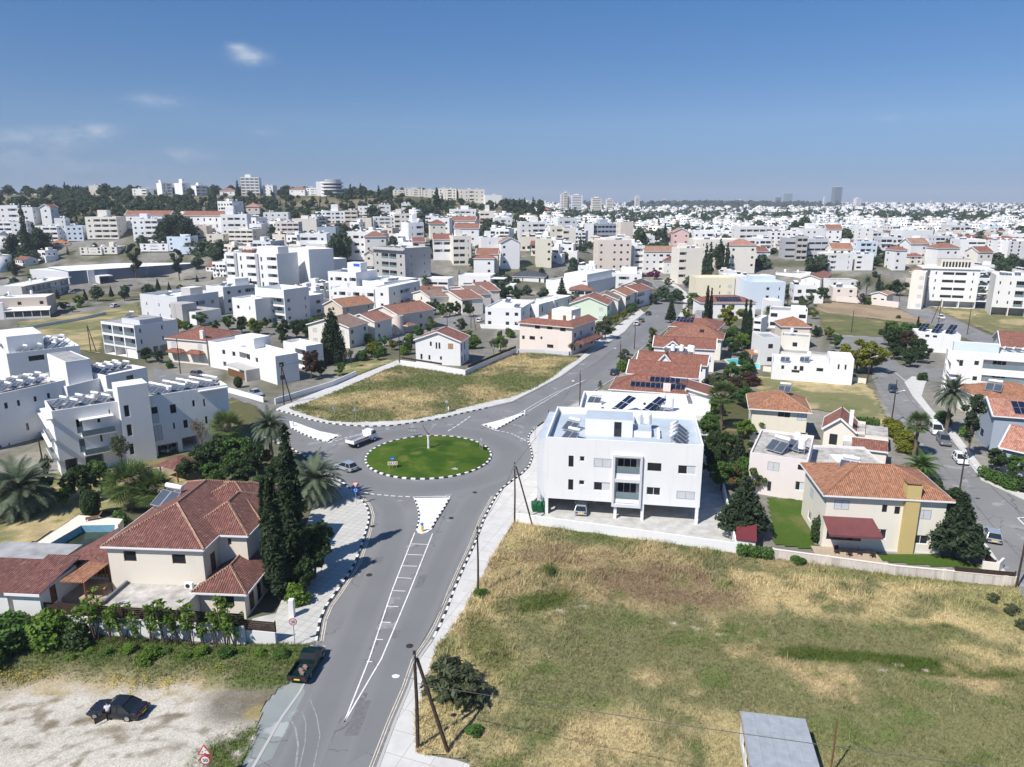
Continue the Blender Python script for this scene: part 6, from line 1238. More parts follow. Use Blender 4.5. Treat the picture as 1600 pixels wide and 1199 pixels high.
TT('date_low',488,714,7.0,'low broad date palm beside the tallest cypress',1.05);TT('date',418,638,10.0,'date palm standing behind the tallest cypress by the roundabout',.95);TT('fan_low',352,645,6.5,'fan palm with bright crown below the white complex',1.0);TT('date_low',20,722,7.6,'large grey green date palm at the left edge',1.2);TT('fan_low',200,726,6.6,'left of the two fan palms beside the villa roof',1.2);TT('fan_low',236,740,5.6,'right of the two fan palms beside the villa roof',1.1)
TT('bare',308,636,10.0,'leafless grey tree in front of the white complex',.85);TT('sparse',182,664,9.0,'thin half bare tree before the window stair tower',.9);TT('sparse',66,700,7.0,'small straggly tree in front of the balconies of the white complex',.7);TT('topiary',137,764,4.2,'clipped egg shaped dark bush beside the swimming pool',.9)
for k,px,pt,h,wd,lb in[('broad2',118,728,5.5,1,'dark green tree left of the clipped bush'),('green0',152,718,5.5,.9,'green tree behind the clipped bush'),('broad0',318,690,5.5,1.0,'~dense dark tree in the thicket between villa roof and roundabout'),('broad1',342,680,6.5,1.0,'~dense dark tree in the thicket between villa roof and roundabout'),('green0',370,684,6.5,1.1,'~green tree in the thicket between villa roof and roundabout'),('broad2',398,690,6.0,1.0,'~dense dark tree in the thicket between villa roof and roundabout'),('green1',330,722,4.6,1.2,'~green tree in the thicket between villa roof and roundabout'),('broad0',372,718,5.0,1.1,'~dense dark tree in the thicket between villa roof and roundabout'),('broad1',428,716,5.5,.9,'~dense dark tree in the thicket between villa roof and roundabout'),('green0',412,742,4.6,1.0,'~green tree in the thicket between villa roof and roundabout'),('broad2',290,716,4.0,1.0,'~dense dark tree in the thicket between villa roof and roundabout'),('green1',92,752,4.0,1,'green tree behind the pool terrace'),('broad0',60,740,4.6,1,'dark tree between the left date palm and the white complex'),('broad1',452,770,5.0,.9,'dark tree behind the low date palm'),('bush0',184,798,2.4,1.1,'feathery green shrub at the corner of the pool')]:TT(k,px,pt,h,lb,wd)
TT('bigcyp',516,479,15.5,'big dark conifer standing between the cubic villas and the terraced houses',.85);TT('plum0',483,548,7.2,'dark red plum tree beside the white cubic villa',.85);TT('broad0',500,562,4.4,'dark shrubby tree behind the footpath wall',1.0);TT('sparse',547,540,6.0,'thin grey tree beside the big dark conifer',.7);TT('green0',530,566,3.5,'low green tree behind the end of the footpath wall',1.1);TT('broad1',225,543,4.2,'dark green tree between the stilted flats and the red villa',1.2);TT('broad2',247,547,3.6,'smaller dark tree beside the red villa',1.0);TT('bush0',263,563,2.2,'green bush at the corner of the red villa',1.0);TT('topiary',371,588,2.8,'clipped round bush behind the street wall of the cubic villas',1.1)
for k,px,pt,h,wd,lb in[('broad0',440,498,6.5,1.1,'~dark tree in the row behind the cubic villas'),('broad1',462,500,6,1.0,'~dark tree in the row behind the cubic villas'),('broad2',482,508,5,1.0,'~dark tree in the row behind the cubic villas'),('green0',356,493,5,1.2,'green tree between the modern grey house and the red villa'),('broad0',335,500,4,1.1,'dark tree beside the low wing of the modern grey house')]:TT(k,px,pt,h,lb,wd)
for i,px in enumerate([648,658,669,680,691,702,712,722,733]):TT(['broad0','green0','broad2'][i%3],px,468+(i*5)%7,5.5,'~garden tree in the row before the stepped terraced roofs',1.0,'garden trees along the lane')
for i,(px,pt)in enumerate([(576,520),(588,530),(600,524),(612,530),(640,520),(652,508),(668,505),(676,500),(632,536),(566,545),(590,545)]):TT(['bush2','bush0','green1','lime0'][i%4],px,pt,3.4,'~garden shrub in front of the terraced houses on the lane',1.1,'shrubs along the lane')
TT('fan',672,494,5.5,'slim bright palm beside the pink rounded house',.8);TT('fan',634,528,5.0,'young palm in the lane beside the parked black car',.9);TT('date',664,428,9.5,'date palm in front of the white box house',.85);TT('fan',534,466,5.5,'small fan palm beside the grey stucco gable',.9)
TT('sparse',771,523,6.5,'left of two bare topped trees behind the white gable house',.7);TT('sparse',789,523,6.5,'right of two bare topped trees behind the white gable house',.7)
for i,(px,pt)in enumerate([(772,452),(783,448),(795,446),(808,452),(806,435)]):TT(['broad0','broad2','green0'][i%3],px,pt,5.5,'~dark garden tree between the stepped roofs and the slate roofed house',1.1)
TT('norfolk',878,432,13.5,'dark pointed norfolk pine in front of the long plain white house',.95);TT('fan',913,439,7.5,'palm with two heads right of the norfolk pine',.9);TT('date',900,453,6.0,'low palm at the foot of the norfolk pine',.7);TT('olive0',946,497,6.8,'grey green olive tree on the verge of the avenue',1.15);TT('olive0',930,508,5.0,'smaller olive tree beside the pale pink corner building',1.0);TT('sparse',893,530,5.5,'loose pale tree at the corner of the pale pink building',.9);TT('lime0',963,489,4.5,'bright green round tree by the mint house porch',.9)
for i,(px,pt)in enumerate([(985,478),(990,472),(996,466),(1002,462),(1008,452),(1014,450),(975,484)]):TT(['green0','bush0','lime0','broad0'][i%4],px,pt,3.8,'~front garden tree along the left pavement of the avenue',1.0)
TT('fan',985,455,5.0,'bright low palm in the front gardens of the avenue',1.0);TT('norfolk',955,380,17,'tall pointed norfolk pine above the cream tank house',.9);TT('date',895,364,18,'tallest palm above the red pyramid roof',.8);TT('date',880,385,12,'left of two palms below the tallest palm',.85);TT('date',843,402,10,'grey palm right of the slate roofed house',.9);TT('purple0',1024,421,6,'purple bougainvillea bush at the bend of the avenue',1.3);TT('bush6',1016,424,4,'small purple bush left of the bougainvillea',1.3)
for k,px,pt,h,wd,lb in[('pine',1060,408,11,.8,'~dark pine on the bend of the avenue'),('pine',1074,412,10,.8,'~dark pine on the bend of the avenue'),('pine',1088,403,12,.8,'~dark pine on the bend of the avenue'),('olive0',1045,434,5,1.3,'grey olive bushes on the inner bend of the avenue'),('norfolk',1050,464,9.5,.9,'sparse young norfolk pine beside the avenue'),('green0',1083,457,7,.9,'green tree left of the red roof with blue solar array'),('date',1076,470,6,.7,'small palm beside the avenue below the cream block'),('lime0',1071,480,4,.9,'yellow green bush behind the pale cupola'),('cyp0',1083,433,10,.9,'dark thin cypress at the left corner of the cream block'),('cyp0',1107,445,14.5,.95,'left of the thin cypresses before the cream block'),('cyp0',1113,449,13.5,.8,'right of the thin cypresses before the cream block'),('cyp0',1167,466,15,.9,'left of the thin cypresses beside the lime pine'),('cyp0',1174,467,15,.95,'right of the thin cypresses beside the lime pine'),('lime0',1143,475,9.5,1.05,'broad yellow green pine between the two pairs of cypress'),('green0',1140,512,6,1.1,'bright green tree below the yellow green pine'),('bright0',1160,520,5.5,1.1,'leafy green tree at the foot of the right cypress pair'),('broad0',1150,532,4.5,1.2,'dark green tree beside the swimming pool'),('date',1201,477,7.5,.8,'palm in front of the white garage block'),('lime0',1022,513,4.5,.9,'yellow green tree at the roadside before the brown hip roof'),('fan',1018,512,5,.8,'small palm at the roadside before the brown hip roof'),('olive0',978,545,4,1.3,'olive green bush left of the red roofs'),('bush2',971,562,3,1.2,'bright bush beside the parked blue car'),('date',938,594,3.5,.6,'spiky small palm left of the solar panel roof')]:TT(k,px,pt,h,lb,wd)
TT('fan',1131,598,9.5,'large fan palm in the overgrown garden right of the apartment house',1.25)
for k,px,pt,h,wd,lb in[('plum0',1150,588,5.5,1.0,'dark red bush behind the large fan palm'),('bush4',1122,580,4.5,1.5,'grey green bush behind the large fan palm'),('green0',1142,570,5,1.2,'~green tree in the overgrown garden belt'),('green1',1160,560,5.5,1.2,'~green tree in the overgrown garden belt'),('bright0',1185,648,4.5,1.2,'~bright green tree in the overgrown garden belt'),('bright0',1165,655,4,1.2,'~bright green tree in the overgrown garden belt'),('green0',1112,645,5.5,1.1,'~green tree in the overgrown garden belt'),('broad0',1135,672,6.5,.9,'dark sparse tree in the overgrown garden belt'),('norfolk',1158,670,8,.8,'narrow dark conifer left of the pale pink house'),('broad2',1118,672,6,.9,'~dark tree close to the right wall of the apartment house'),('broad1',1112,700,5,.9,'~dark tree close to the right wall of the apartment house'),('bloom0',1150,722,4.5,1.1,'left bougainvillea with red flowers above the round conifer'),('bloom0',1178,728,4.2,1.1,'right bougainvillea with red flowers beside the pale pink house'),('green0',1165,715,5,1.0,'~green tree in the overgrown garden belt'),('green1',1130,718,5,1.0,'~green tree in the overgrown garden belt'),('broad0',1175,690,5,1.0,'dark tree against the pale pink house'),('bright0',1120,620,4,1.2,'~bright green tree in the overgrown garden belt'),('green0',1165,606,4.5,1.3,'~green tree in the overgrown garden belt'),('bush5',1172,580,3.5,1.4,'reddish shrub at the edge of the overgrown garden')]:TT(k,px,pt,h,lb,wd)
TT('fir',1168,742,8.6,'broad dark conifer beside the parking of the apartment house',1.05);hedge('dark green hedge in front of the small red shed',(1152,868),(1206,876),1.5,1.7,'leaf_green');TG('bush1',1277,846,4.0,'slim dark bush at the corner of the orange roofed house',.55);TG('bush0',1246,884,1.3,'green bush at the field side of the block wall',1.6)
TT('fir',1507,766,8.8,'large conifer beside the orange roofed house',1.05);TT('broad0',1472,748,6,'dark tree behind the orange tiled roof',1.0);TT('broad2',1493,762,5,'dark bush behind the large right conifer',.9);TT('fan',1438,645,8.0,'fan palm with short crown beside the right street',1.05);TT('date_dark',1443,708,4.6,'low dark palm on the pavement of the right street',1.05)
for px,pt,h in[(1402,660,2.8),(1414,670,2.8),(1424,686,2.6),(1395,652,2.6)]:TT('bush3',px,pt,h,'~clipped lime green shrub along the right street',1.5,'lime shrubs by the right street')
hedge('green hedge between the grass lot and the small red roofed house',(1325,668),(1372,672),2,2.4,'leaf_green');TT('lime0',1345,529,9.0,'broad yellow green tree at the street corner, left crown',1.2);TT('lime0',1368,532,8.5,'broad yellow green tree at the street corner, right crown',1.1)
for i,(px,pt,h)in enumerate([(1392,510,6),(1406,512,7),(1420,516,6.5),(1434,528,6),(1445,540,5),(1400,535,5),(1425,545,5)]):TT(['broad0','broad1','plum0','broad2'][i%4]if i<4 else 'broad0',px,pt,h,'~dark tree in the tall hedge at the corner of the right street',1.2)
TT('cyp0',1436,494,6.5,'small pointed cypress behind the solar panel roof',1.3);TT('cyp0',1386,506,5.0,'small dark cypress in the green lot',1.2);TT('date',1492,586,11.5,'tall date palm beside the right street',.85);TT('gum',1527,612,12,'ragged dark tree at the right edge of the street',.75);TT('bush1',1443,581,2.2,'dark round bush by the drive of the white apartment house',1.2)
hedge('long clipped hedge along the right pavement',(1532,745),(1585,770),2.2,2.0,'leaf_green');hedge('clipped hedge at the lower right edge',(1570,752),(1640,790),2.6,2.0,'leaf_dark');TT('broad0',1560,700,4,'dark tree before the grey house at the right edge',1.1);TT('green0',1592,712,3.4,'green shrub before the windows of the right edge house',1.1);TT('bush2',1510,664,2.2,'bright bush beside the foot of the tall date palm',1.1);TT('bush0',1478,640,3,'green bush beside the white apartment house drive',1.2)
for k,px,pt,h,wd,lb in[('bright0',1268,448,7,1.1,'bright green tree left of the pink garden wall'),('broad1',1287,449,7,1.1,'dark green tree left of the pink garden wall'),('olive0',1262,468,6,1.3,'loose green tree at the corner of the ploughed lot'),('lime0',1272,482,4,1.1,'yellow green shrub beside the ploughed lot'),('date',1232,459,6,.9,'feathery palm before the pale blue block'),('lime0',1296,510,4.5,1.0,'lime green tree right of the orange hip roof'),('green0',1308,522,4.5,1.0,'green tree right of the cream terraces'),('pine',1318,392,12.5,.8,'left of two dark pines above the pink garden wall'),('pine',1347,396,13,1.0,'right of two dark pines above the pink garden wall'),('cyp1',1419,386,13,1.1,'thick dark cypress behind the white five storey block'),('date',1342,438,8.5,.8,'left palm in the garden behind the pink wall'),('date',1357,430,10,.8,'taller right palm in the garden behind the pink wall'),('bush2',1358,463,3.6,1.0,'potted looking shrub at the pink garden wall'),('broad0',1405,436,8,1.3,'round dark tree beside the long low cream house'),('broad2',1388,444,5,1.2,'dark bush left of the round tree by the far street'),('bush0',1405,492,1.5,1.4,'lone bush in the ploughed lot'),('green0',1195,546,3.5,1.2,'green tree at the left end of the long white house'),('fir',1175,560,4,1.0,'small conifer by the bright blue pool')]:TT(k,px,pt,h,lb,wd)
TT('gum',205,378,22,'tall ragged tree beside the avenue, left of the pair',.85);TT('gum',275,387,19,'tall ragged tree beside the avenue, right of the pair',.9)
for px,pt,h in[(245,434,7),(263,440,5),(307,429,5),(331,428,5),(88,452,5),(131,451,6),(172,446,6)]:TT('fir',px,pt,h,'~small dark conifer on the central strip of the avenue',.5,'young conifers on the avenue strip')
TT('fan',45,428,6,'palm in front of the cream balcony house',1.0);TT('broad0',85,470,4,'dark bush beside the white canopy room',1.3);TT('green0',100,472,3.5,'green bush at the edge of the left dry lot',1.6);TT('green1',112,478,2.5,'low green bush in front of the small grey shed',1.6)
TG('thorn',702,1088,3.8,'grey green thorn bush beside the nearest pole',1.3);TG('thorn',728,1100,2.4,'low thorn bush right of the nearest pole',1.5);TG('bush0',752,935,1.2,'small green weeds at the foot of the middle pole',1.6);TG('bush1',862,902,1.2,'small dark bush in the upper left of the field',1.1);TG('bush0',742,1150,1.0,'green weeds near the foot of the pole strut',1.6);[TG('thorn',a,c,hh,'~olive brush at the right end of the field',1.2)for a,c,hh in((1552,942,1.1),(1580,962,1.3),(1597,985,1.2))]
b=[];rr_=np.random.default_rng(5)
for cx_,cy_,rx,n_ in[(25,1062,3.0,260),(62,1058,2.5,160),(180,1067,1.2,160),(205,1078,.6,60),(262,1072,1.0,130),(225,1066,1.2,60),(315,1060,1.2,40),(340,1052,.6,40)]:
 q=G(cx_,cy_);b.append(np.stack([q.x+rr_.normal(0,rx*.5,n_),q.y+rr_.normal(0,.5,n_),rr_.uniform(.15,.6,n_)],1))
P_=np.concatenate(b);V,Q=leaves(P_,np.full(len(P_),.05),len(P_),.09,6);tag(inst(np_mesh('wildflowers',V,Q,['flower_yellow']),'wildflowers'),'yellow wild flowers along the edge of the dirt yard','flowers',kind='stuff')
FR2=random.Random(17);VIS={}
def YR(x,Y,yb):return Y if Y>700 else max(Y if Y>480 else 0,427+(412-yb)*.75)if x<415 else 424+(Y-330)*.5 if 985<x<1078 else 366+(Y-318)*.5 if Y<366 else Y
def FX(label,xl,xr,yt,Y,n,m='white',fp='ww',roof='flat',rm='tile_red',D=None,rot=None,sp='w.',tower=0,cat='building',name=None,heat=1,rise=None,par=.7,base=None):
 Y=YR((xl+xr)/2,Y,yt+n*10);A=AT(xl,yt,Y);rot=FR2 .uniform(-9,14)if rot is None else rot;B0_=AT(xr,yt,Y);Bp=AT(xr,yt,Y+(B0_.x-A.x)*math.tan(math.radians(rot)))
 w=math.hypot(Bp.x-A.x,Bp.y-A.y);D=D or min(max(w*.8,9),16);base=min(TZ(A.x,Y+3),TZ(Bp.x,Y+3),TZ(A.x,Y+D))-.3 if base is None else base
 h=A.z-base;fh=min(3.9,(h-(par if roof=='flat' else 0))/max(n,1));ne=max(n,min(n+3,int((h-1.2)/fh)));H0=h-(par if roof=='flat' else.1)-fh*ne
 fr=pat(fp,ne,w,H0,fh);side='r' if Bp.x<0 else 'l';sd=pat(sp,ne,D,H0,fh)
 r=B(name or cat.replace(' ','_'),label,cat,A,Bp,D,A.z,m=m,fr=fr,rt=sd if side=='r' else[],lf=sd if side=='l' else[],roof='flat' if roof=='flat' else None,par=par,roofm='roof_white',near=False,base=base)
 VIS[r.root.name]=min(1,(n*fh+1)/h)
 rise=rise or min(2.6,.22*min(w,D)+.5)
 if roof=='hip':r.hip(0,0,w,D,h,rise,.4,rm)
 if roof in 'xy':r.gable(0,0,w,D,h,rise,.4,rm,roof,'white',m)
 if tower:x=FR2 .uniform(.1,.5);r.box('stair_house',x*w,D*.3,h-par,(x+.3)*w,D*.7,h+tower,m,'roof_white')
 if roof=='flat':
  for i in range(heat+1):r.heater(FR2 .uniform(.15,.85)*w,FR2 .uniform(.2,.8)*D)
  r.tank(FR2 .uniform(.2,.8)*w,D*.5,sc=.8)
 return r
for row in[('white terraced house stepping up the slope at the left edge',-6,26,321,430,2,'white','wB'),('white terraced house beside the thin cypress on the left slope',28,50,324,425,2,'white','w'),('small white house with steep red roof alone under the hill scrub',62,78,324,420,2,'white','w','y'),('white block with dark glazed balconies at the left edge',-8,16,346,330,3,'white','BB'),('white block with three window columns beside the dark left pines',17,41,347,334,3,'white','ww'),('white flats with tall stair shaft in the middle, left wing',54,88,353,335,3,'white','.BB'),('tall stair shaft between the two white wings',84,101,341,337,4,'white','.N'),('white flats with tall stair shaft in the middle, right wing',102,128,353,336,3,'bluewhite','www'),('low house with orange tiled roof below the white flats',72,109,383,325,1,'beige','www','hip','tile_orange'),('cream two storey flats behind the tall avenue tree',124,158,387,330,2,'cream','wNBw','flat',None,12),('cream flats with tan roof storey behind the tall avenue tree',159,182,386,331,2,'cream','ww','flat',None,12,3,'w',2.5),('cream block with yellow and white balcony bands under the hill',132,181,339,395,4,'cream','wBBB','flat',None,14,5,'w.',4),('white block with yellow awning left of the dark tree clump',205,245,342,400,4,'white','wwBB','flat',None,13,5,'ww',3),('white flats with red roofs behind the yellow awning block',195,265,336,425,2,'white','wwww','x','tile_clay',9),('white modern house with recessed terrace behind the avenue trees',218,262,381,345,2,'white','wBw'),('pale blue white house above the recessed terrace house',260,297,370,355,3,'bluewhite','w.w','flat',None,13,4,'w.',1),('white cube house with black roof edge beside the store',281,312,386,340,2,'bluewhite','.wN'),('long terrace of white houses under one red roof below the hill',285,352,337,440,2,'white','wTwTwTw','x','tile_clay',10),('white apartment block with roof cabin at the right end of the red terrace',344,385,335,425,3,'white','wBBw','flat',None,13,8,'w.',3.5),('house with pink roof and white conservatory on the hillside',384,405,323,560,1,'pink','kk','hip','tile_pink'),('cream flats with columned balconies behind the apartment tower',356,394,358,365,3,'cream','BBBB'),('low tan house beside the cream columned flats',296,322,353,385,2,'tan','.k.'),('tan house half hidden by trees left of the apartment tower',322,348,366,350,2,'sand','k.'),('white house with shallow bowl roof above the columned flats',389,408,350,400,2,'white','B'),('white three storey flats on the slope under the grass hill',411,450,332,540,3,'white','wwww','flat',None,14,10),('pale peach block with four balcony bands',430,466,347,450,4,'pink','wBBB','flat',None,13,6),('beige low block stepped behind the peach balcony block',456,494,342,490,2,'cream','...','flat',None,12,5,'..',2),('long white apartment block with round roof cabin under the hill',502,538,330,560,3,'white','wBwBw','flat',None,14,8,'w.',5),('ochre apartment block joined to the long white one',538,558,329,562,3,'sand','BB','flat',None,14,8),('ochre cube block in front of the joined apartment blocks',558,580,341,520,3,'sand','...'),('white block with paired balconies left of the cream tower block',584,618,339,530,3,'white','wBBw'),('white villa on the upper slope, left of two',559,588,322,640,2,'white','wBB'),('white villa on the upper slope, right of two',593,610,320,645,2,'white','Bw'),('white villa among the dark pines of the upper slope',627,641,318,650,2,'white','B'),('cream block with stepped roof right of the paired balconies',616,643,334,500,4,'cream','BwB','flat',None,13,12,'w.',3),('white house with wide sun terrace among grey boxes',468,510,365,390,3,'white','BBk'),('slate blue box house above the sun terrace',495,524,355,420,2,'bluegrey','k.'),('cream house behind the white block of dark corner windows',478,508,381,360,2,'white_old','w.w'),('narrow white house with pitched dormers beside the tall pole',511,530,381,355,3,'white','w.','y','tile_slate'),('pale villa with broad terrace beside the green tree',541,580,362,390,2,'white','wBwB'),('house with wide red brown hip roof above the concrete block',570,603,370,385,2,'white_old','w.w','hip','tile_clay'),('low tan block at the foot of the white block',500,520,395,345,1,'tan','.'),('tiny cream gable house beside the concrete block',569,583,397,345,1,'cream','w','y','tile_tan'),('white flats with dark balcony slots in the middle distance',638,662,348,415,4,'white','NB','flat',None,14,24,'www',4),('white balcony block framed like a picture under the hill',702,744,327,640,3,'white','TBBBT','flat',None,16,4,'..',3),('beige flats right of the framed balcony block',750,772,330,620,3,'cream','BB.','flat',None,14,5,'w.',5),('white low wing beside the beige flats',773,800,340,580,2,'white','wBw'),('white house with pale terrace left of the red roofs',673,702,341,500,2,'white','.kk'),('house with long brick red roof in the middle of the town',672,696,350,470,2,'cream','ww','hip','tile_red'),('white block with pink red roof band above the cream apartments',704,742,345,510,3,'white','wBBw','x','tile_clay'),('pale villa row with red tiles above the cream apartments',710,748,357,440,2,'white','ww','x','tile_clay'),('white balconied house under red tiles left of the cream apartments',677,707,374,365,2,'white','BB','x','tile_red'),('cream apartment block with two stacks of balconies in the centre',708,736,369,350,4,'cream','BBN','flat',None,13,15,'w.w',3),('white modern house with set back cube beside the cream apartments',752,779,371,360,3,'white','.N.','flat',None,12,10,'w',3),('big white gabled house right of the cream apartments',783,812,379,345,2,'white','k..','y','tile_grey'),('salmon house with corner balconies beside the concrete block',645,664,378,365,3,'peach','B.','x','tile_red'),('mustard arched house next to the dark red roof',744,778,397,330,2,'lemon','.kk','x','tile_clay'),('white house with broad red roof left of the mustard house',740,772,404,318,2,'white','.k','hip','tile_clay'),('beige block with balcony stack under the end of the hill',813,852,347,470,4,'white_old','wwBB','flat',None,14,8,'N.',3),('lemon yellow flats right of the balcony stack block',860,880,353,450,3,'lemon','wB'),('cream flats joined to the lemon yellow flats',880,900,356,450,3,'cream','B.'),('white block with grey shaded flank behind the lemon flats',872,902,341,500,3,'white','wBw','flat',None,13,20),('white stair end of the dark blue hotel',916,928,349,520,5,'white','..','flat',None,14,0),('dark blue balconied hotel front in the middle of the town',928,970,350,522,4,'bluegrey','BBBBBBB','flat',None,14,12,'..',3),('peach house with salmon stair wall',935,987,375,400,3,'peach','w.wkw','flat',None,13,5,'w',1),('white terrace house on top of the peach house',955,985,370,425,2,'white','B..'),('pale peach tower like flats right of the hotel',970,990,347,500,4,'peach','..'),('lemon cream house in front of the grey flats',838,862,373,385,2,'lemon','..k'),('pink two storey house among trees',1052,1077,363,430,2,'rose','w.w','y','tile_pink'),('white house with blue glazed bay right of the pink house',1084,1116,360,440,3,'white','wwB'),('long low cream institute with flat roof behind thin cypresses',1085,1155,374,395,2,'cream','NNNNNNN'),('cream apartment block with corner balconies behind the tan edged roof',1062,1099,388,350,4,'cream','B..','flat',None,13,6,'..',2),('white house with long tan roof edge and glazed bays at the avenue bend',1007,1071,393,338,3,'white','wwWWww','x','tile_tan',13,3),('tall white block at the left end of the tan edged roof',991,1008,384,345,4,'white','B'),('white house with brown pyramid roof at the bend of the avenue',1038,1064,408,330,2,'white','Nw','hip','tile_brown'),('cream house with pink roofs among dark pines',1142,1182,383,370,2,'cream','w..w','hip','tile_pink'),('small white house with bright red roof right of the pines',1183,1201,393,355,2,'white','kw','x','tile_red'),('unfinished grey frame block with open floors',1157,1218,354,470,3,'white_old','BBBBBB'),('white block with square windows beside the open floors',1204,1222,362,450,4,'white','kk'),('white long flats with scattered small windows',1221,1254,361,455,3,'white','wwww'),('white block with round water tower on its roof',1250,1288,357,465,3,'white','.ww.','flat',None,13,5,'w',3),('dark grey brick flats with strip windows',1228,1262,372,400,3,'grey','LL'),('concrete frame flats beside the dark grey brick flats',1247,1263,369,395,4,'concrete','BB'),('pale grey flats with long strip windows',1264,1295,373,402,3,'lightgrey','LLL'),('white flats with pale pink roof band between the two dark pines',1296,1334,396,335,3,'white','B.N','flat',None,13,4,'BB',0),('white flats with pale pink roof band right of the dark pines',1340,1366,397,336,3,'white','B..'),('orange roofed penthouse above the pink roof bands',1300,1333,389,350,3,'cream','kkk','x','tile_orange'),('pale blue house with balcony left of the stepped white house',1346,1372,377,400,3,'bluewhite','BBw'),('stepped white house like a wedge on the right',1352,1380,356,480,4,'white','k..','flat',None,12,6,'w',3),('white house with red gable roofs beside the palm',1292,1316,358,470,3,'white','ww','x','tile_clay'),('white block with balcony bands right of the wedge house',1365,1381,362,455,3,'white_old','BB'),('long white hall with blank upper wall on the right',1411,1459,360,470,2,'white','....','flat',None,14,3,'..',2),('cream house with tan gable roof behind the white five storey block',1424,1452,381,390,2,'white','.w','x','tile_tan'),('house with bright brick hip roof above the five storey block',1466,1500,388,380,2,'white','.ww','hip','tile_clay',None,None,'..'),('white flats with one long dark window band',1501,1541,374,410,3,'white','.LL'),('cream house with red roof strip at the right',1529,1552,394,375,2,'cream','kw','x','tile_red'),('white balconied tower block near the right edge',1560,1580,376,400,5,'white','B.'),('white apartment block with many openings at the right edge',1577,1612,377,395,5,'white','wwk'),('house with dark red steep roof left of the roof storey',1422,1442,401,360,2,'cream','kw','hip','tile_red'),('white house with red pyramid roof behind the thick cypress',1400,1418,391,375,3,'white','k.','hip','tile_clay')]:FX(*row)
for row in[('tan block on the crest among dark trees',138,160,290,750,3,'cream','..'),('low white house on the crest above the scrub',206,228,295,752,2,'white','w.B'),('white crest block with three dark balconies, left of the pair',252,268,286,752,4,'white','wB','flat',None,14,35,'w.w',3),('white crest block with open corner, right of the pair',284,296,286,752,4,'white','w.','flat',None,16,40,'N.N',4),('white framed house on the crest',306,323,290,750,3,'white','BB','flat',None,14,35,'ww',3),('low red roofed house on the crest beside the tower',343,366,298,755,1,'white','ww','hip','tile_clay'),('tall white apartment tower with glazed bands on the hill crest',375,404,277,752,6,'white','BBBB','flat',None,16,10,'..',3),('pale block right of the crest tower',410,426,290,760,3,'white_old','kw'),('red roofed house on the crest left of the round tower',452,476,296,755,1,'white','w.w','hip','tile_clay'),('white flats left of the round building on the crest',478,498,294,755,3,'white','wBB'),('cream crest apartments in a line, first from the left',614,631,297,780,3,'cream','wB'),('cream crest apartments in a line, second from the left',632,660,295,780,4,'cream','wNBw'),('cream crest apartments in a line, third from the left',661,680,297,782,3,'cream','wk'),('cream crest apartments in a line, fourth from the left',685,713,295,780,4,'cream','kNBk'),('cream crest apartments in a line, rightmost block',717,757,296,780,4,'cream','wwBwk'),('long low white house at the right end of the crest',758,784,305,780,1,'white','...'),('pale house on the crest at the far left',6,24,305,760,1,'cream','w.'),('low pale house on the far left crest',47,72,303,765,1,'white','w.w')]:FX(*row,cat='building')
q=AT(517,285,752);z0=TZ(q.x,752)-.5;rb_=empty('round_building',(q.x,q.y,z0),0,'round white building with stacked ring balconies on the hill crest','building')
b=MB();b.tube([(0,0,0),(0,0,q.z-z0)],10.5,32);b.build('wall','slate',rb_)
for i in range(5):b=MB();zt=q.z-z0-i*3.2;b.tube([(0,0,zt-1.4),(0,0,zt)],12.2,32);b.build('balcony_ring','white',rb_)
b=MB();b.box(-13.0,-9,0,-4,6,q.z-z0+.4);b.build('stair_wall','white',rb_);b=MB();b.tube([(2,0,q.z-z0+.02),(2,0,q.z-z0+2.6)],8,24);b.build('roof_storey','grey',rb_)
wallrun('retaining_wall','long pale retaining wall along the hill crest',[(250,330),(251,330)],.1,'cream')if 0 else None
RECTS=[]
for o in list(COL.objects):
 if o.type=='EMPTY' and o.parent is None and o.get('category')in('house','apartment block','apartment house','apartment tower','building','store','villa'):
  ws=[c for c in o.children if c.name.startswith('wall')]
  if not ws:continue
  mw_=Matrix.Translation(o.location)@Matrix.Rotation(o.rotation_euler.z,4,'Z');P=[mw_@v.co for v in ws[0].data.vertices][::3]
  xs=[PX(p)for p in P];RECTS.append((min(x[0]for x in xs),max(x[0]for x in xs),min(x[1]for x in xs),max(x[1]for x in xs),min(p.y for p in P),sum(p.x for p in P)/len(P),sum(p.y for p in P)/len(P),max((p.xy-mw_.translation.xy).length for p in P)*.55,VIS.get(o.name,.75)))
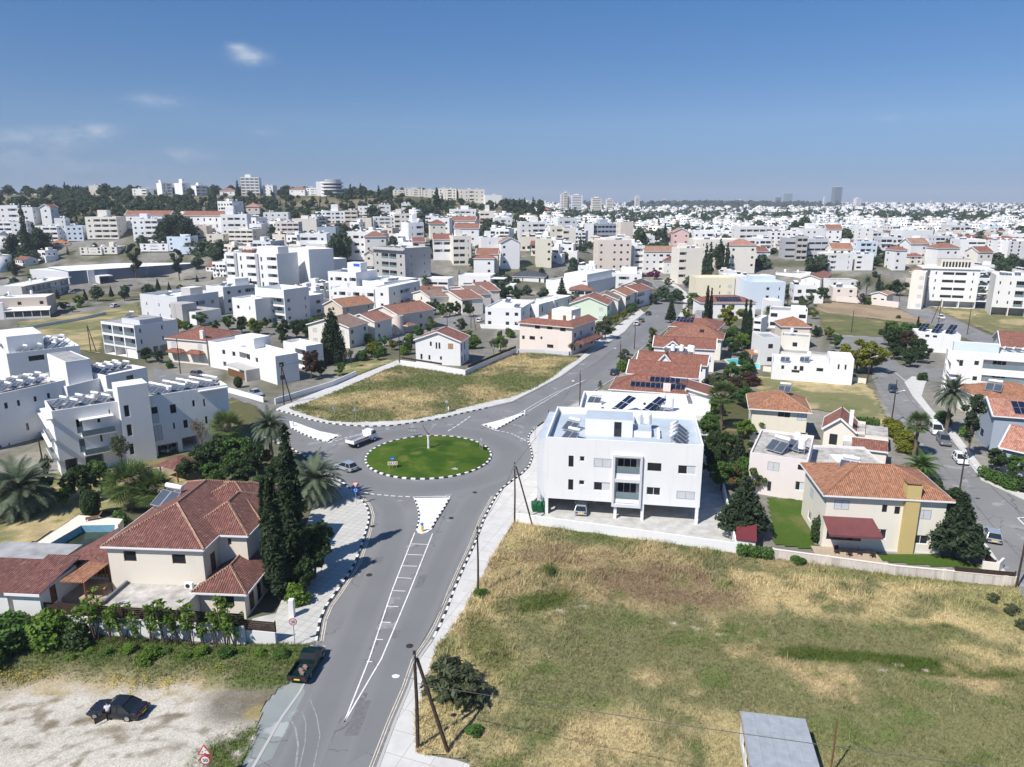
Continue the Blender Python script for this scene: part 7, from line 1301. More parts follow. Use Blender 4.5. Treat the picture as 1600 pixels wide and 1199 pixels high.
def simple(seed,m,rm=None,n=2,w=11,d=10,style='w'):
 r=random.Random(seed);b=MB();fh=3.2;h=n*fh+(0 if rm else.7);st=r.uniform(.55,.9)
 b.box(0,0,-6,w,d,h,0,None if rm else 3)
 if n>1 and r.random()<.6 and not rm:b.box(w*st,-1.6,-6,w+2.5,d*.6,h-fh-.2,0,3)
 for f in range(n):
  z=f*fh
  nb_=max(2,int(w/3.2))
  for i in range(nb_):
   x=(i+.5)*w/nb_;k=r.random()
   if k<.5:b.box(x-.75,-.03,z+.9,x+.75,.02,z+2.3,1)
   elif k<.85 or style=='B':b.box(x-w/nb_*.45,-.04,z+1.0,x+w/nb_*.45,.02,z+2.6,1);b.box(x-w/nb_*.47,-1.1,z,x+w/nb_*.47,.01,z+.95,3)
  for i in range(2):
   y=d*(.3+.4*i)
   if r.random()<.8:b.box(w-.02,y-.5,z+1,w+.03,y+.5,z+2.2,1);b.box(-.03,y-.5,z+1,.02,y+.5,z+2.2,1)
 if rm=='hip' or rm=='gab':
  o=.5;z=h;k=min(w,d)/2 if rm=='hip' else 0;a,b_,c,e=(-o,-o,z),(w+o,-o,z),(w+o,d+o,z),(-o,d+o,z);r0,r1=(-o+k,d/2,z+2.1),(w+o-k,d/2,z+2.1)
  if rm=='hip':r0,r1=(k,d/2,z+2.1),(max(w-k,k+.1),d/2,z+2.1)
  for f in((a,b_,r1,r0),(b_,c,r1),(c,e,r0,r1),(e,a,r0)):b.poly(f,2 if len(f)==4 or rm=='hip' else 0)
 else:
  for(x0,y0,x1,y1)in((0,0,w,.2),(0,d-.2,w,d),(0,0,.2,d),(w-.2,0,w,d)):b.box(x0,y0,h,x1,y1,h+.5,0)
  x=r.uniform(.1,.6)*w;b.box(x,d*.3,h,x+3,d*.7,h+2.4,0,3)
  for i in range(3):x,y=r.uniform(.1,.9)*w,r.uniform(.1,.9)*d;b.tube([(x-.8,y,h+1.3),(x+.8,y,h+1.3)],.3,6,4);b.poly([(x-1,y-1.4,h+.3),(x+1,y-1.4,h+.3),(x+1,y-.2,h+1.1),(x-1,y-.2,h+1.1)],1)
 return b,[m,'glass',{'hip':'tile_clay','gab':'tile_red'}.get(rm,'roof_pale' if seed%2 else 'roof_white'),'white' if m!='cream' else 'cream','tank'],w,d,h
SP=[]
for i,(m,rm,n_,w,d,s,desc)in enumerate([('white',None,2,12,10,'w','white two storey flat roofed house'),('white',None,3,14,11,'B','white three storey balconied flats'),('white',None,2,9,9,'B','small white cubic house'),('cream',None,3,15,11,'B','cream three storey flats'),('white_old',None,4,16,12,'B','off white four storey flats'),('white','hip',2,11,10,'w','white house with red hip roof'),('cream','gab',2,12,9,'w','cream house with red gable roof'),('white',None,4,13,12,'w','white four storey block'),('beige',None,2,11,10,'w','beige flat roofed house'),('bluewhite',None,3,12,11,'w','pale blue white flats'),('white','gab',1,13,9,'w','low white house with red roof'),('pink',None,2,11,10,'B','pale pink flat roofed house'),('white_old',None,3,14,11,'B','grey white balconied flats'),('lightgrey',None,3,13,11,'B','light grey flats')]):
 b,ms,w,d,h=simple(300+i,m,rm,n_,w,d,s);SP.append((b,b.mesh('house',ms),ms,w,d,h,desc))
KEEP=[(-60,425,438,500,385),(1000,1072,425,470,376),(1278,1600,440,560,300)]
PLACED=[];NIND=0;FAR=[];TREEPOS=[];fr_=random.Random(23)
cand=[]
for iy in range(2000):
 t=iy/2000
for Yc in list(np.arange(304,900,13))+list(np.geomspace(900,5200,80)):
 stp=14 if Yc<560 else 12.5 if Yc<900 else 13+(Yc-900)/140
 for X in np.arange(-Yc*.98,Yc*.98,stp):
  cand.append((float(X+fr_.uniform(-.35,.35)*stp),float(Yc+fr_.uniform(-5,5)*(1+Yc/1500))))
for X,Y in cand:
 z=TZ(X,Y);hill=z>25 and X<40 and 430<Y<1100
 if fr_.random()<(.90 if hill else(.34 if Y<900 else.48)):
  if fr_.random()<(.22 if hill else.8):TREEPOS.append((X,Y,z))
  continue
 if hill and z>31:continue
 i=fr_.choice([0,0,2,2,1,1,3,4,5,6,7,8,9,10,11,12,13,10,5]if Y>520 else[0,0,2,2,2,1,8,5,6,10,10,11,13]);b,me,ms,w,d,h,desc=SP[i];sc_=fr_.uniform(.8,1.15)*(.95 if Y<520 else.8 if Y<1500 else 1.0);rad=w*.62*sc_
 if Y<620 and(any(math.hypot(X-q[5],Y-q[6])<q[7]+rad*.8 for q in RECTS)):continue
 if any(abs(X-a)<40 and abs(Y-c)<40 and math.hypot(X-a,Y-c)<(rad+r_)*.86 for a,c,r_ in PLACED[-260:]):continue
 x0,y0=PX((X-rad,Y-rad,z+h*sc_+1));x1,y1=PX((X+rad,Y-rad,z))
 bad=False
 if Y<760:
  for q in RECTS:
   if q[4]>Y:
    ox=min(x1,q[1])-max(x0,q[0]);yb=q[2]+(q[3]-q[2])*q[8];oy=min(y1,yb)-max(y0,q[2])
    if ox>0 and oy>0 and ox*oy>.30*(q[1]-q[0])*(yb-q[2]):bad=True;break
  for q in KEEP:
   if min(x1,q[1])>max(x0,q[0])and min(y1,q[3])>max(y0,q[2])and Y<q[4]+40:bad=True
 if bad:continue
 PLACED.append((X,Y,rad));rz=-.25+fr_.uniform(-.12,.12)+(fr_.choice([0,0,PI/2])if Y>450 else 0)+.5*math.sin(X/180)*.5
 if NIND<200 and-40<(x0+x1)/2<1640:
  NIND+=1;o=inst(me,'house',None,(X,Y,z),rz);o.scale=(sc_,)*3;o['category']='house'
  far_='on the left slope' if x1<500 else 'in the middle of the town' if x1<950 else 'beyond the avenue' if x1<1280 else 'in the right part of town'
  auto(o,f'{desc} {far_}',(X,Y,z))
 else:FAR.append((i,X,Y,z,rz,sc_))
print('individual',NIND,'far',len(FAR))
bykind={}
for q in FAR:bykind.setdefault(q[0],[]).append(q)
Vs,Qs,Ms,mats_,off=[],[],[],[],0
for i,L in bykind.items():
 b,me,ms,w,d,h,desc=SP[i];far_b=b
 V=np.array(b.v);F4=np.array([(f+(f[-1],))[:4]if len(f)==3 else f for f in b.f if len(f)in(3,4)]);mi=np.array([m for f,m in zip(b.f,b.m)if len(f)in(3,4)])
 idx=[]
 for nm in ms:
  if nm not in mats_:mats_.append(nm)
  idx.append(mats_.index(nm))
 mi=np.array(idx)[mi];tri=F4[:,2]==F4[:,3];F4,mi=F4[~tri],mi[~tri]
 for _,X,Y,z,rz,s in L:
  c,sn=math.cos(rz)*s,math.sin(rz)*s;VV=np.stack([V[:,0]*c-V[:,1]*sn+X,V[:,0]*sn+V[:,1]*c+Y,V[:,2]*s+z],1);Vs.append(VV);Qs.append(F4+off);Ms.append(mi);off+=len(V)
tag(inst(np_mesh('distant_houses',np.concatenate(Vs),np.concatenate(Qs),mats_,np.concatenate(Ms)),'distant_houses'),'white and cream houses of the far town merging towards the horizon','town',kind='stuff')
for lb,xl,xr,yt,Y,m,D in[('tall dark glass tower rising above the far skyline',1305,1317,292.5,4300,'tower_glass',40),('grey green glass tower on the far skyline',1229,1239,302.5,4200,'tower_green',40),('dark office block with white edge on the far skyline',1215,1221,308.5,4000,'slate',30),('thin white tower left of the dark glass tower',1288,1290.5,307.5,4000,'white',12),('white apartment tower right of the dark glass tower',1338,1346,310,2600,'white',20),('ochre tower block on the ridge right of the hill',881,887,301,1700,'sand',14),('white tower block beside the ochre tower',876,890,303.5,1720,'white_old',20),('white terraced block right of the ochre tower',893,910,305,1700,'white',22),('pale block with shaft on the ridge',925,940,309.5,1700,'cream',22),('single pale tower on the skyline in the middle',993,1000,307,2300,'white_old',16),('cream block with hipped top on the ridge',948,958,311.5,1800,'cream',22),('slim minaret like tower on the right skyline',1455,1457,313,3000,'cream',6),('white slab tower on the middle skyline',1037,1041,312,2700,'white',14),('white and dark office tower on the skyline',1152,1160,312.5,3000,'white',20),('blue glass box in the far town',1189,1200,331,1500,'blue_glass',14)]:
 if m not in M:mat(m,{'tower_glass':(.10,.12,.16),'tower_green':(.18,.24,.24),'blue_glass':(.02,.08,.20)}[m],rough=.2,spec=.5,amt=.05)
 A,Bp=AT(xl,yt,Y),AT(xr,yt,Y);z0=TZ(A.x,Y)-1;w=Bp.x-A.x;r=empty('tower',(A.x,Y,z0),0,lb,'tower');b=MB();b.box(0,0,0,w,D,A.z-z0);b.build('wall',m,r);b=MB();nfl=max(3,int((A.z-z0)/3.6))
 for i in range(nfl):b.box(w*.08,-.25,(i+.35)*(A.z-z0)/nfl,w*.92,.05,(i+.7)*(A.z-z0)/nfl)
 b.build('window_band','glass' if m!='tower_green' else 'rail_glass',r);b=MB();b.box(w*.25,D*.2,A.z-z0,w*.7,D*.7,A.z-z0+max(2.5,(A.z-z0)*.04));b.build('roof_storey','lightgrey',r)
C,R=lump(110,9,2.2,6.5,2.2,1.2,1.9,.8);proto('fartree','broadleaf_tree',leaves(C,R,700,.75,111),'leaf_far',limbs(5,.2,C,3,3));HGT['fartree']=8
C,R=col(112,14,1.9,16,.6);proto('farcyp','conifer',leaves(C,R,900,.7,113,up=.6),'leaf_pine',limbs(3,.2,[(0,0,3)],3,1));HGT['farcyp']=14
FT=[]
for k,px,pt,Y,h in[('farcyp',547,287,738,24),('farcyp',563,286,738,24),('farcyp',591,289,738,22),('farcyp',609,290,738,22),('farcyp',682,292,690,40),('farcyp',100,284,745,20),('farcyp',106,288,745,16),('farcyp',118,289,745,18),('farcyp',122,289,745,18),('fartree',165,285,742,20),('fartree',181,290,742,16),('fartree',196,293,742,14),('fartree',130,293,742,14),('fartree',90,297,742,12),('farcyp',370,281,745,20),('farcyp',29,310,420,14),('fartree',42,303,760,8),('farcyp',833,307,740,16),('farcyp',820,308,740,14),('farcyp',812,309,740,14),('fartree',845,310,740,12),('fartree',800,310,740,12),('fartree',793,309,740,12),('fartree',785,311,740,10)]:
 p=AT(px,pt,Y);FT.append((k,p.x,Y,p.z-h,h))
for k,px,pt,Y,h in[('pine',15,366,318,17),('pine',36,360,320,18),('pine',58,356,322,19),('pine',5,374,316,14),('pine',64,366,318,14),('pine',262,336,330,19),('pine',278,333,334,20),('pine',292,340,332,16),('pine',250,350,328,12),('fartree',225,366,335,10),('fartree',318,372,330,13),('fartree',345,372,330,14),('fartree',300,375,332,10),('fartree',535,357,385,10),('fartree',520,362,380,8),('fartree',612,366,385,7),('fartree',800,350,520,14),('fartree',812,338,560,18),('fartree',790,352,500,12),('fartree',640,320,640,14),('fartree',655,315,650,16),('farcyp',660,322,640,22),('fartree',700,312,690,14),('fartree',668,318,650,14),('fartree',1485,368,440,14),('fartree',1498,372,438,12),('fartree',1470,370,440,10),('fartree',1512,395,360,10),('fartree',1560,393,362,11),('fartree',1580,395,362,11),('fartree',1240,343,520,10),('fartree',1255,336,560,16),('fartree',1130,380,365,12),('fartree',1158,382,360,11),('fartree',1195,396,345,10),('farcyp',1127,372,360,16),('farcyp',1112,377,366,13),('farcyp',1105,378,368,13),('farcyp',1138,378,366,13),('fartree',1022,378,385,10),('fartree',1032,373,390,11),('farcyp',1040,348,470,18),('fartree',1056,350,470,12),('fartree',1004,352,440,12),('fartree',1185,342,540,14),('fartree',1282,396,338,11),('fartree',1270,400,335,9),('fartree',1320,355,480,12),('fartree',760,340,560,10)]:
 Y2=YR(px,Y,pt+h*2.4);h*=Y2/Y;Y=Y2;p=AT(px,pt,Y);FT.append((k,p.x,Y,p.z-h,h))
FT=[(k,x,y,min(z,TZ(x,y)),h+max(0,z-TZ(x,y)),h)for k,x,y,z,h in FT]
def hid(X,Y,z,h):
 x,y=PX((X,Y,z+h));xb,yb_=PX((X,Y,z))
 for q in RECTS:
  if q[4]>Y and q[0]-3<x<q[1]+3 and y<q[2]+(q[3]-q[2])*q[8]*.8 and yb_>q[2]:return True
 return math.hypot(X-71,Y-350)<25
n_i=0;rest=[]
for X,Y,z in TREEPOS:
 if any(math.hypot(X-q[5],Y-q[6])<q[7]+2 for q in RECTS if Y<620):continue
 k='farcyp' if fr_.random()<.25 else 'fartree';h=(fr_.uniform(5,10)if k=='fartree' else fr_.uniform(8,15))*(1.35 if Y>900 else 1);hill=z>25 and X<40 and 430<Y<1100
 if hill:h*=.55
 if Y<560 and hid(X,Y,z,h):continue
 if n_i<150 and Y<520:n_i+=1;FT.append((k,X,Y,z,h,h))
 else:rest.append((k,X,Y,z,h))
for t in range(4200):
 Y=fr_.uniform(300,760);X=fr_.uniform(-.76,.76)*Y;h=fr_.uniform(4,8);z=TZ(X,Y)
 if any(math.hypot(X-q[5],Y-q[6])<q[7]for q in RECTS)or hid(X,Y,z,h)or any(abs(X-a)<25 and abs(Y-c)<25 and math.hypot(X-a,Y-c)<r_*.8 for a,c,r_ in PLACED[:1400]):continue
 x,y=PX((X,Y,z))
 if any(q[0]<x<q[1]and q[2]<y<q[3]and Y<q[4]+40 for q in KEEP)or(y>425 and x<440):continue
 rest.append(('fartree' if fr_.random()<.8 else 'farcyp',X,Y,z,h))
for t in range(4200):
 Y=800*(5.5**fr_.random());X=fr_.uniform(-.76,.76)*Y;rest.append(('fartree',X,Y,TZ(X,Y),fr_.uniform(7,13)))
for X in np.arange(-700,60,9):
 for Y in np.arange(560,775,9):
  x,y=X+fr_.uniform(-5,5),Y+fr_.uniform(-5,5);z=TZ(x,y);dn=float(fbm(np.array([x/60]),np.array([y/26]),9)[0])
  if z>27 and fr_.random()<(dn-.40)*1.0+0:rest.append(('fartree',x,y,z-.5,fr_.uniform(1.3,3.4)if fr_.random()<.8 else fr_.uniform(5,10)))
for i in range(420):
 px=fr_.gauss(1130,75);Y=fr_.uniform(2500,3000);p=AT(px,318,Y);rest.append(('fartree',p.x,Y,TZ(p.x,Y),fr_.uniform(16,30)))
for k,x,y,z,h,hand in FT:
 wd=(1.0 if k!='fartree' else 1.15)*(hand/h)**.8
 where='on the hill crest' if y>700 else 'on the wooded slope' if TZ(x,y)>9 else 'in the left part of town' if PX((x,y,z))[0]<600 else 'in the middle of the town' if PX((x,y,z))[0]<1100 else 'in the right part of town'
 tree(k,(x,y,z),h,f"~{'dark conifer' if k == 'farcyp' else 'dark pine' if k == 'pine' else 'dark leafy tree'} {where}",wd)
cs={k:(np.array([v.co for v in PROTO[k][1].vertices]),HGT[k])for k in('fartree','farcyp')};Vs=[]
for j,(k,x,y,z,h)in enumerate(rest):
 V,hk=cs[k];V=V.reshape(-1,4,3);keep=(280 if h>4 else 150)if y<1100 else 90;V=V[(j*37)%200::max(1,len(V)//keep)].reshape(-1,3)*(h/hk);a=fr_.uniform(0,6.28);c,s_=math.cos(a),math.sin(a);wd=1.3 if k=='fartree' else 1
 ctr=V.reshape(-1,4,3).mean(1,keepdims=True);g=1.5 if y<1100 else 2.6;V=((V.reshape(-1,4,3)-ctr)*g+ctr).reshape(-1,3)
 Vs.append(np.stack([(V[:,0]*c-V[:,1]*s_)*wd+x,(V[:,0]*s_+V[:,1]*c)*wd+y,V[:,2]*(1 if h>4 else.8)+z-(h*.22 if h<5 else 0)],1))
V=np.concatenate(Vs);print('far trees',len(rest),'faces',len(V)//4)
tag(inst(np_mesh('distant_trees',V,np.arange(len(V)).reshape(-1,4),['leaf_far']),'distant_trees'),'dark trees and scrub scattered over the hill and the far town','trees',kind='stuff')
ROADP=[W2(p)for p in([(372,1240),(494,1003),(577,807),(532,752),(395,676),(240,620),(240,570),(432,636),(512,655),(612,660),(725,640),(800,622),(875,582),(950,525),(1020,465),(1000,430),(1070,440),(1085,480),(1000,565),(860,665),(842,715),(757,830),(600,1240)],[(1600,960),(1520,830),(1390,660),(1355,590),(1300,540),(1300,522),(1385,522),(1410,570),(1700,570),(1700,615),(1460,600),(1520,690),(1700,790)],[(550,565),(600,538),(700,515),(800,475),(770,472),(690,488),(540,545)],[(-60,495),(105,482),(330,450),(420,440),(420,424),(60,445),(-60,470)],[(435,650),(560,590),(625,560),(820,550),(910,560),(800,630),(600,670),(480,660)],[(1270,465),(1460,505),(1480,520),(1290,530),(1265,500)],[(1440,475),(1700,480),(1700,590),(1500,530)],[(1170,580),(1400,600),(1400,675),(1170,640)],[(15,560),(-20,520),(120,485),(230,460),(235,505),(160,560)],[(1300,440),(1400,455),(1600,540),(1600,570),(1400,500)])]
k_=0
for t in range(4000):
 if k_>=130:break
 Y=fr_.uniform(150,345);X=fr_.uniform(-.74,.74)*Y
 if any(math.hypot(X-q[5],Y-q[6])<q[7]*1.25+2 for q in RECTS)or any(inside(p,np.array([X]),np.array([Y]))[0]for p in ROADP):continue
 h=fr_.choice([2.2,3,4,5,6]);x,y0=PX((X,Y,h));_,y1=PX((X,Y,0))
 if not 0<x<1600 or y1>640 or any(q[4]>Y and q[0]<x<q[1]and y0<q[3]-.35*(q[3]-q[2])and y1>q[2]for q in RECTS):continue
 k_+=1;kd=fr_.choice(['broad0','broad1','green0','green1','olive0','bright0','lime0'])if h>3.5 else fr_.choice(['bush0','bush1','bush2','bush4']);where='left of the avenue' if x<1000 else 'right of the avenue'
 tree(kd,(X,Y,0),h,f"~{'garden tree' if h > 3.5 else 'garden bush'} in the yards {where}",fr_.uniform(.9,1.3))
def loft(b,S,m=0):
 R=[]
 for x,z0,z1,w0,w1 in S:
  c=(z1-z0)*.18;R.append([(x,-w0*.94,z0),(x,-w0,z0+c),(x,-w1,z1-c),(x,-w1*.9,z1),(x,w1*.9,z1),(x,w1,z1-c),(x,w0,z0+c),(x,w0*.94,z0)])
 for p,q in zip(R,R[1:]):
  for i in range(8):j=(i+1)%8;b.poly([p[i],q[i],q[j],p[j]],m)
 b.poly(R[0],m);b.poly(R[-1][::-1],m)
def car_parts(kind):
 L,W,Hh=dict(hatch=(4.2,1.76,1.48),sedan=(4.7,1.84,1.42),suv=(4.6,1.85,1.7),pickup=(5.0,1.78,1.68),van=(4.9,1.9,1.95))[kind];w=W/2;b=MB();g=MB();zb=Hh*.58
 F_,Rr=L/2,-L/2
 loft(b,[(Rr,.38,zb*.92,w*.86,w*.8),(Rr+.18,.26,zb,w,w*.93),(-.3*L,.22,zb,w,w*.95),(.18*L,.22,zb*.98,w,w*.95),(F_-.5,.24,zb*.86,w*.98,w*.88),(F_-.08,.3,zb*.72,w*.9,w*.8),(F_,.38,zb*.62,w*.8,w*.72)])
 c0,c1,r0,r1=dict(hatch=(-.47,.24,-.36,.02),sedan=(-.36,.20,-.2,.03),suv=(-.48,.22,-.42,.04),pickup=(-.02,.24,.02,.13),van=(-.49,.36,-.47,.2))[kind]
 x0,x1,x2,x3=c0*L,r0*L,r1*L,c1*L;wt=w*.74;z0,z1=zb-.03,Hh
 A=[(x0,-w*.93,z0),(x3,-w*.93,z0),(x2,-wt,z1-.07),(x1,-wt,z1-.07)];Bq=[(p[0],-p[1],p[2])for p in A]
 g.poly(A);g.poly(Bq[::-1]);g.poly([A[1],Bq[1],Bq[2],A[2]]);g.poly([Bq[0],A[0],A[3],Bq[3]])
 loft(b,[(x1-.04,z1-.09,z1-.02,wt*1.02,wt),(x1+.25,z1-.08,z1,wt*1.02,wt),(x2-.15,z1-.08,z1,wt*1.02,wt),(x2+.04,z1-.09,z1-.03,wt*1.02,wt)])
 for s in(-1,1):
  for p,q in((A[1],A[2]),(A[0],A[3])):b.beam((p[0],s*abs(p[1]),p[2]),(q[0],s*abs(q[1]),q[2]),.09,.07)
  xm=(x1+x2)/2-.1;b.beam((xm,s*w*.94,z0),(xm,s*wt*1.02,z1-.07),.10,.05)
  b.box(x3-.35,s*(w+.08)-.09,zb,x3-.2,s*(w+.08)+.09,zb+.14)
 if kind=='pickup':
  b=MB();loft(b,[(-.05*L,.34,zb,w,w*.96),(.22*L,.34,zb,w,w*.95),(F_-.5,.34,zb*.88,w*.98,w*.88),(F_,.42,zb*.66,w*.84,w*.76)]);loft(b,[(x1-.04,z1-.09,z1-.02,wt,wt),(x2+.04,z1-.09,z1-.02,wt,wt)])
  b.box(Rr,-w,.42,-.06*L,w,.62);[b.box(Rr,s*w-.04,.6,-.06*L,s*w+.04,zb*.98)for s in(-1,1)];b.box(Rr-.04,-w,.45,Rr+.06,w,zb*.98)
 wh=MB();R0=.33 if kind!='pickup' else.36;wh.tube([(0,-.1,0),(0,.1,0)],R0,16,0);rm=MB();rm.tube([(0,-.108,0),(0,.108,0)],R0*.64,10,0)
 return dict(body=b,window=g,wheel=wh,rim=rm,L=L,w=w,zb=zb,R=R0,wx=(-.30*L,.31*L),F=F_,Rr=Rr)
CP={}
def car(kind,p,q,col,label,cat='car',group=None,name='car',extra=None,z=.03):
 if(kind,col)not in CP:
  c=CP.setdefault(kind,car_parts(kind));CP[kind,col]=dict(body=c['body'].mesh('body',[col]),window=c['window'].mesh('window',['glass']),wheel=c['wheel'].mesh('tyre',['rubber'],True),rim=c['rim'].mesh('rim',['rim']))
 c,m=CP[kind],CP[kind,col];a,d=G(*p),G(*q);r=empty(name,(a.x,a.y,z),math.atan2(d.y-a.y,d.x-a.x),label,cat,group)
 inst(m['body'],'body',r);inst(m['window'],'window',r)
 for x in c['wx']:
  for s in(-1,1):o=inst(m['wheel'],'wheel',r,(x,s*(c['w']-.1),c['R']));inst(m['rim'],'rim',o)
 for s in(-1,1):
  for nm,x,mt,zz in(('headlight',c['F']-.13,'lamp_clear',.62),('tail_lamp',c['Rr']-.01,'lamp_red',.72)):
   b=MB();b.box(-.07,-.2,-.07,.07,.12,.07);b.build(nm,mt,r,loc=(x,s*c['w']*.68,c['zb']*zz+.05))
 b=MB();b.box(-.02,-.26,-.06,.02,.26,.06);b.build('number_plate','plate_yellow',r,loc=(c['Rr']-.05,0,c['zb']*.62));return r
sv=car('hatch',(541,734),(514,725),'car_silver','pale silver hatchback entering the roundabout from the left')
pu=car('pickup',(482,1044),(497,1020),'car_green','dark green pickup with pink rubble in its open bed','pickup truck',name='pickup_truck')
b=MB();[b.box(-1.9+.25*i,-.35+.2*(i%3),.62,-1.6+.25*i,-.05+.2*(i%3),.78+.05*(i%2))for i in range(5)];b.build('load','rubble' if 'rubble' in M else mat('rubble',(.24,.17,.14),amt=.3,scale=4).name,pu)
bc=car('sedan',(185,1116),(145,1113),'car_black','black saloon with its near front door open on the dirt yard')
b=MB();b.box(-.55,-.03,.3,.55,.03,.85);o=b.build('door','car_black',bc,loc=(.55,bc and CP['sedan']['w']+.35,0),rz=1.0)
for k,p,q,cl_,lb in[('hatch',(909,799),(911,790),'car_silver','grey hatchback parked under the white apartment house'),('hatch',(1549,842),(1543,826),'car_silver','silver hatchback parked beside the right conifer'),('van',(1460,676),(1466,682),'car_white','white van parked on the right street behind the grey car'),('suv',(1474,693),(1481,703),'car_grey','grey car parked on the right street by the date palm'),('hatch',(960,585),(968,572),'car_blue','dark blue car parked before the red roofed houses'),('hatch',(995,508),(1003,500),'car_white','white car parked on the left kerb of the avenue'),('hatch',(1002,503),(1008,497),'car_grey','grey car parked just ahead of the white one on the avenue'),('sedan',(1013,492),(1020,484),'car_blue','dark car driving up the avenue'),('hatch',(1034,463),(1036,470),'car_white','small white car far up the avenue near the bend'),('suv',(582,551),(596,548),'car_black','black car parked in the lane below the terraced houses'),('hatch',(624,539),(634,537),'car_grey','grey car parked in the lane beside the young palm'),('hatch',(750,503),(757,500),'car_white','white car parked before the low white modern house'),('hatch',(1011,470),(1016,464),'car_white','white car in the front gardens of the avenue'),('hatch',(268,704),(276,700),'car_silver','pale car parked under the white complex'),('hatch',(112,459),(120,458),'car_white','white car on the forecourt of the cream balcony house'),('hatch',(123,456),(131,455),'car_grey','grey car on the forecourt beside the white one'),('sedan',(204,449),(216,447),'car_grey','dark car parked before the blue grey store'),('sedan',(220,447),(230,445),'car_silver','silver car parked before the blue grey store'),('suv',(149,450),(149,445),'car_white','white vehicle under the store canopy'),('hatch',(1000,775),(1003,768),'car_black','dark car deep under the white apartment house'),('hatch',(1428,472),(1434,474),'car_silver','silver car parked left of the white five storey block'),('hatch',(72,455),(80,454),'car_blue','dark blue car beside the cream balcony house'),('hatch',(345,424),(347,419),'car_white','white car in the side road by the orange store sign'),('hatch',(1020,475),(1025,468),'car_grey','grey car parked high up the left kerb of the avenue'),('suv',(640,536),(650,533),'car_white','white car in the lane before the three stepped roofs'),('hatch',(90,462),(98,461),'car_silver','silver car on the forecourt left of the white one'),('sedan',(255,444),(266,442),'car_black','black car near the twin armed street lamp'),('hatch',(180,480),(190,478),'car_white','white car driving along the left avenue'),('hatch',(1500,722),(1508,732),'car_white','white hatchback farther down the right street'),('hatch',(1395,612),(1399,620),'car_blue','dark blue hatchback near the corner of the right street'),('hatch',(1470,498),(1480,502),'car_white','small white car on the far street by the empty lot'),('sedan',(1086,735),(1090,745),'car_silver','silver saloon in the shade right of the apartment house')if 0 else('sedan',(400,618),(410,622),'car_silver','silver saloon on the west road before the white street wall'),('hatch',(310,588),(322,590),'car_grey','dark car parked before the cubic villas')]:car(k,p,q,cl_,lb)
a,d=G(565,694),G(595,682);tk=empty('truck',(a.x,a.y,.03),math.atan2(d.y-a.y,d.x-a.x),'white flatbed truck with red lettering leaving the roundabout','truck')
b=MB();loft(b,[(1.6,.45,1.5,.95,.95),(1.8,.4,2.2,.98,.85),(2.6,.4,2.2,.98,.85),(3.1,.42,1.35,.97,.9),(3.3,.45,1.15,.92,.88)]);b.build('cab','car_white',tk);b=MB();b.poly([(2.68,-.8,2.1),(3.12,-.85,1.42),(3.12,.85,1.42),(2.68,.8,2.1)]);[b.box(2.0,s*.95-.02,1.45,2.75,s*.95+.02,2.0)for s in(-1,1)];b.build('window','glass',tk)
b=MB();b.box(-2.9,-1.05,.85,1.5,1.05,.98);b.build('bed','roof_grey',tk);b=MB();[b.box(-2.9,s*1.03-.03,.98,1.5,s*1.03+.03,1.5)for s in(-1,1)];b.box(-2.95,-1.05,.9,-2.89,1.05,1.5);b.box(1.42,-1.05,.98,1.5,1.05,2.1);b.build('side_boards','car_white',tk);b=MB();b.box(-2.9,-.5,.5,2.9,.5,.84);b.build('chassis','black_metal',tk)
for x in(-1.9,2.4):
 for s in(-1,1):b=MB();b.tube([(0,-.13,0),(0,.13,0)],.4,14);o=b.build('wheel','rubber',tk,loc=(x,s*.88,.4));b=MB();b.tube([(0,-.14,0),(0,.14,0)],.22,10);b.build('rim','white_metal',o)
b=MB();[b.box(-2.3+i*.3,-1.068,1.08+.04*(i%2),-2.08+i*.3,-1.062,1.38+.04*(i%2))for i in range(11)];b.build('red_lettering','sign_red',tk)
for s in(-1,1):b=MB();b.box(-2.99,s*.8-.15,.78,-2.94,s*.8+.15,.9);b.build('tail_lamp','lamp_red',tk)
def skin(name,V,E,R,m,parent):
 me=bpy.data.meshes.new(name);me.from_pydata(V,E,[]);me.materials.append(M[m]);o=link(bpy.data.objects.new(name,me),parent);md=o.modifiers.new('skin','SKIN');md.use_smooth_shade=True
 for d,r in zip(me.skin_vertices[0].data,R):d.radius=(r,r)if not isinstance(r,tuple)else r
 me.skin_vertices[0].data[0].use_root=True;o.modifiers.new('sub','SUBSURF').levels=1;return o
q=G(171,1127);pr=empty('person',(q.x,q.y,.03),math.radians(20),'person in white shirt and black trousers leaning at the open saloon door','person')
bv=[(0,0,.95),(0,.02,1.15),(0,.06,1.38),(0,.09,1.5),(0,.13,1.62),(0,.14,1.72),(-.19,.06,1.40),(-.25,.16,1.14),(-.16,.36,1.06),(.19,.06,1.40),(.25,.16,1.14),(.16,.38,1.08),(-.1,0,.9),(-.11,.03,.5),(-.12,0,.08),(-.12,.14,.04),(.1,0,.9),(.13,-.02,.5),(.14,-.06,.08),(.14,.08,.04)]
be=[(0,1),(1,2),(2,3),(3,4),(4,5),(2,6),(6,7),(7,8),(2,9),(9,10),(10,11),(0,12),(12,13),(13,14),(14,15),(0,16),(16,17),(17,18),(18,19)]
hv=[(-.16,.36,1.06),(-.13,.42,1.04),(.16,.38,1.08),(.13,.44,1.06)]
for s,hnd in((-1,(-.15,.39,1.05)),(1,(.15,.41,1.07))):
 k=8 if s<0 else 11
 for i in range(5):
  bv.append((hnd[0]+(i-2)*.018,hnd[1]+(.05 if i else.02),hnd[2]-.01));be.append((k,len(bv)-1));bv.append((hnd[0]+(i-2)*.02,hnd[1]+(.09 if i else.05)-abs(i-2)*.008,hnd[2]-.035));be.append((len(bv)-2,len(bv)-1))
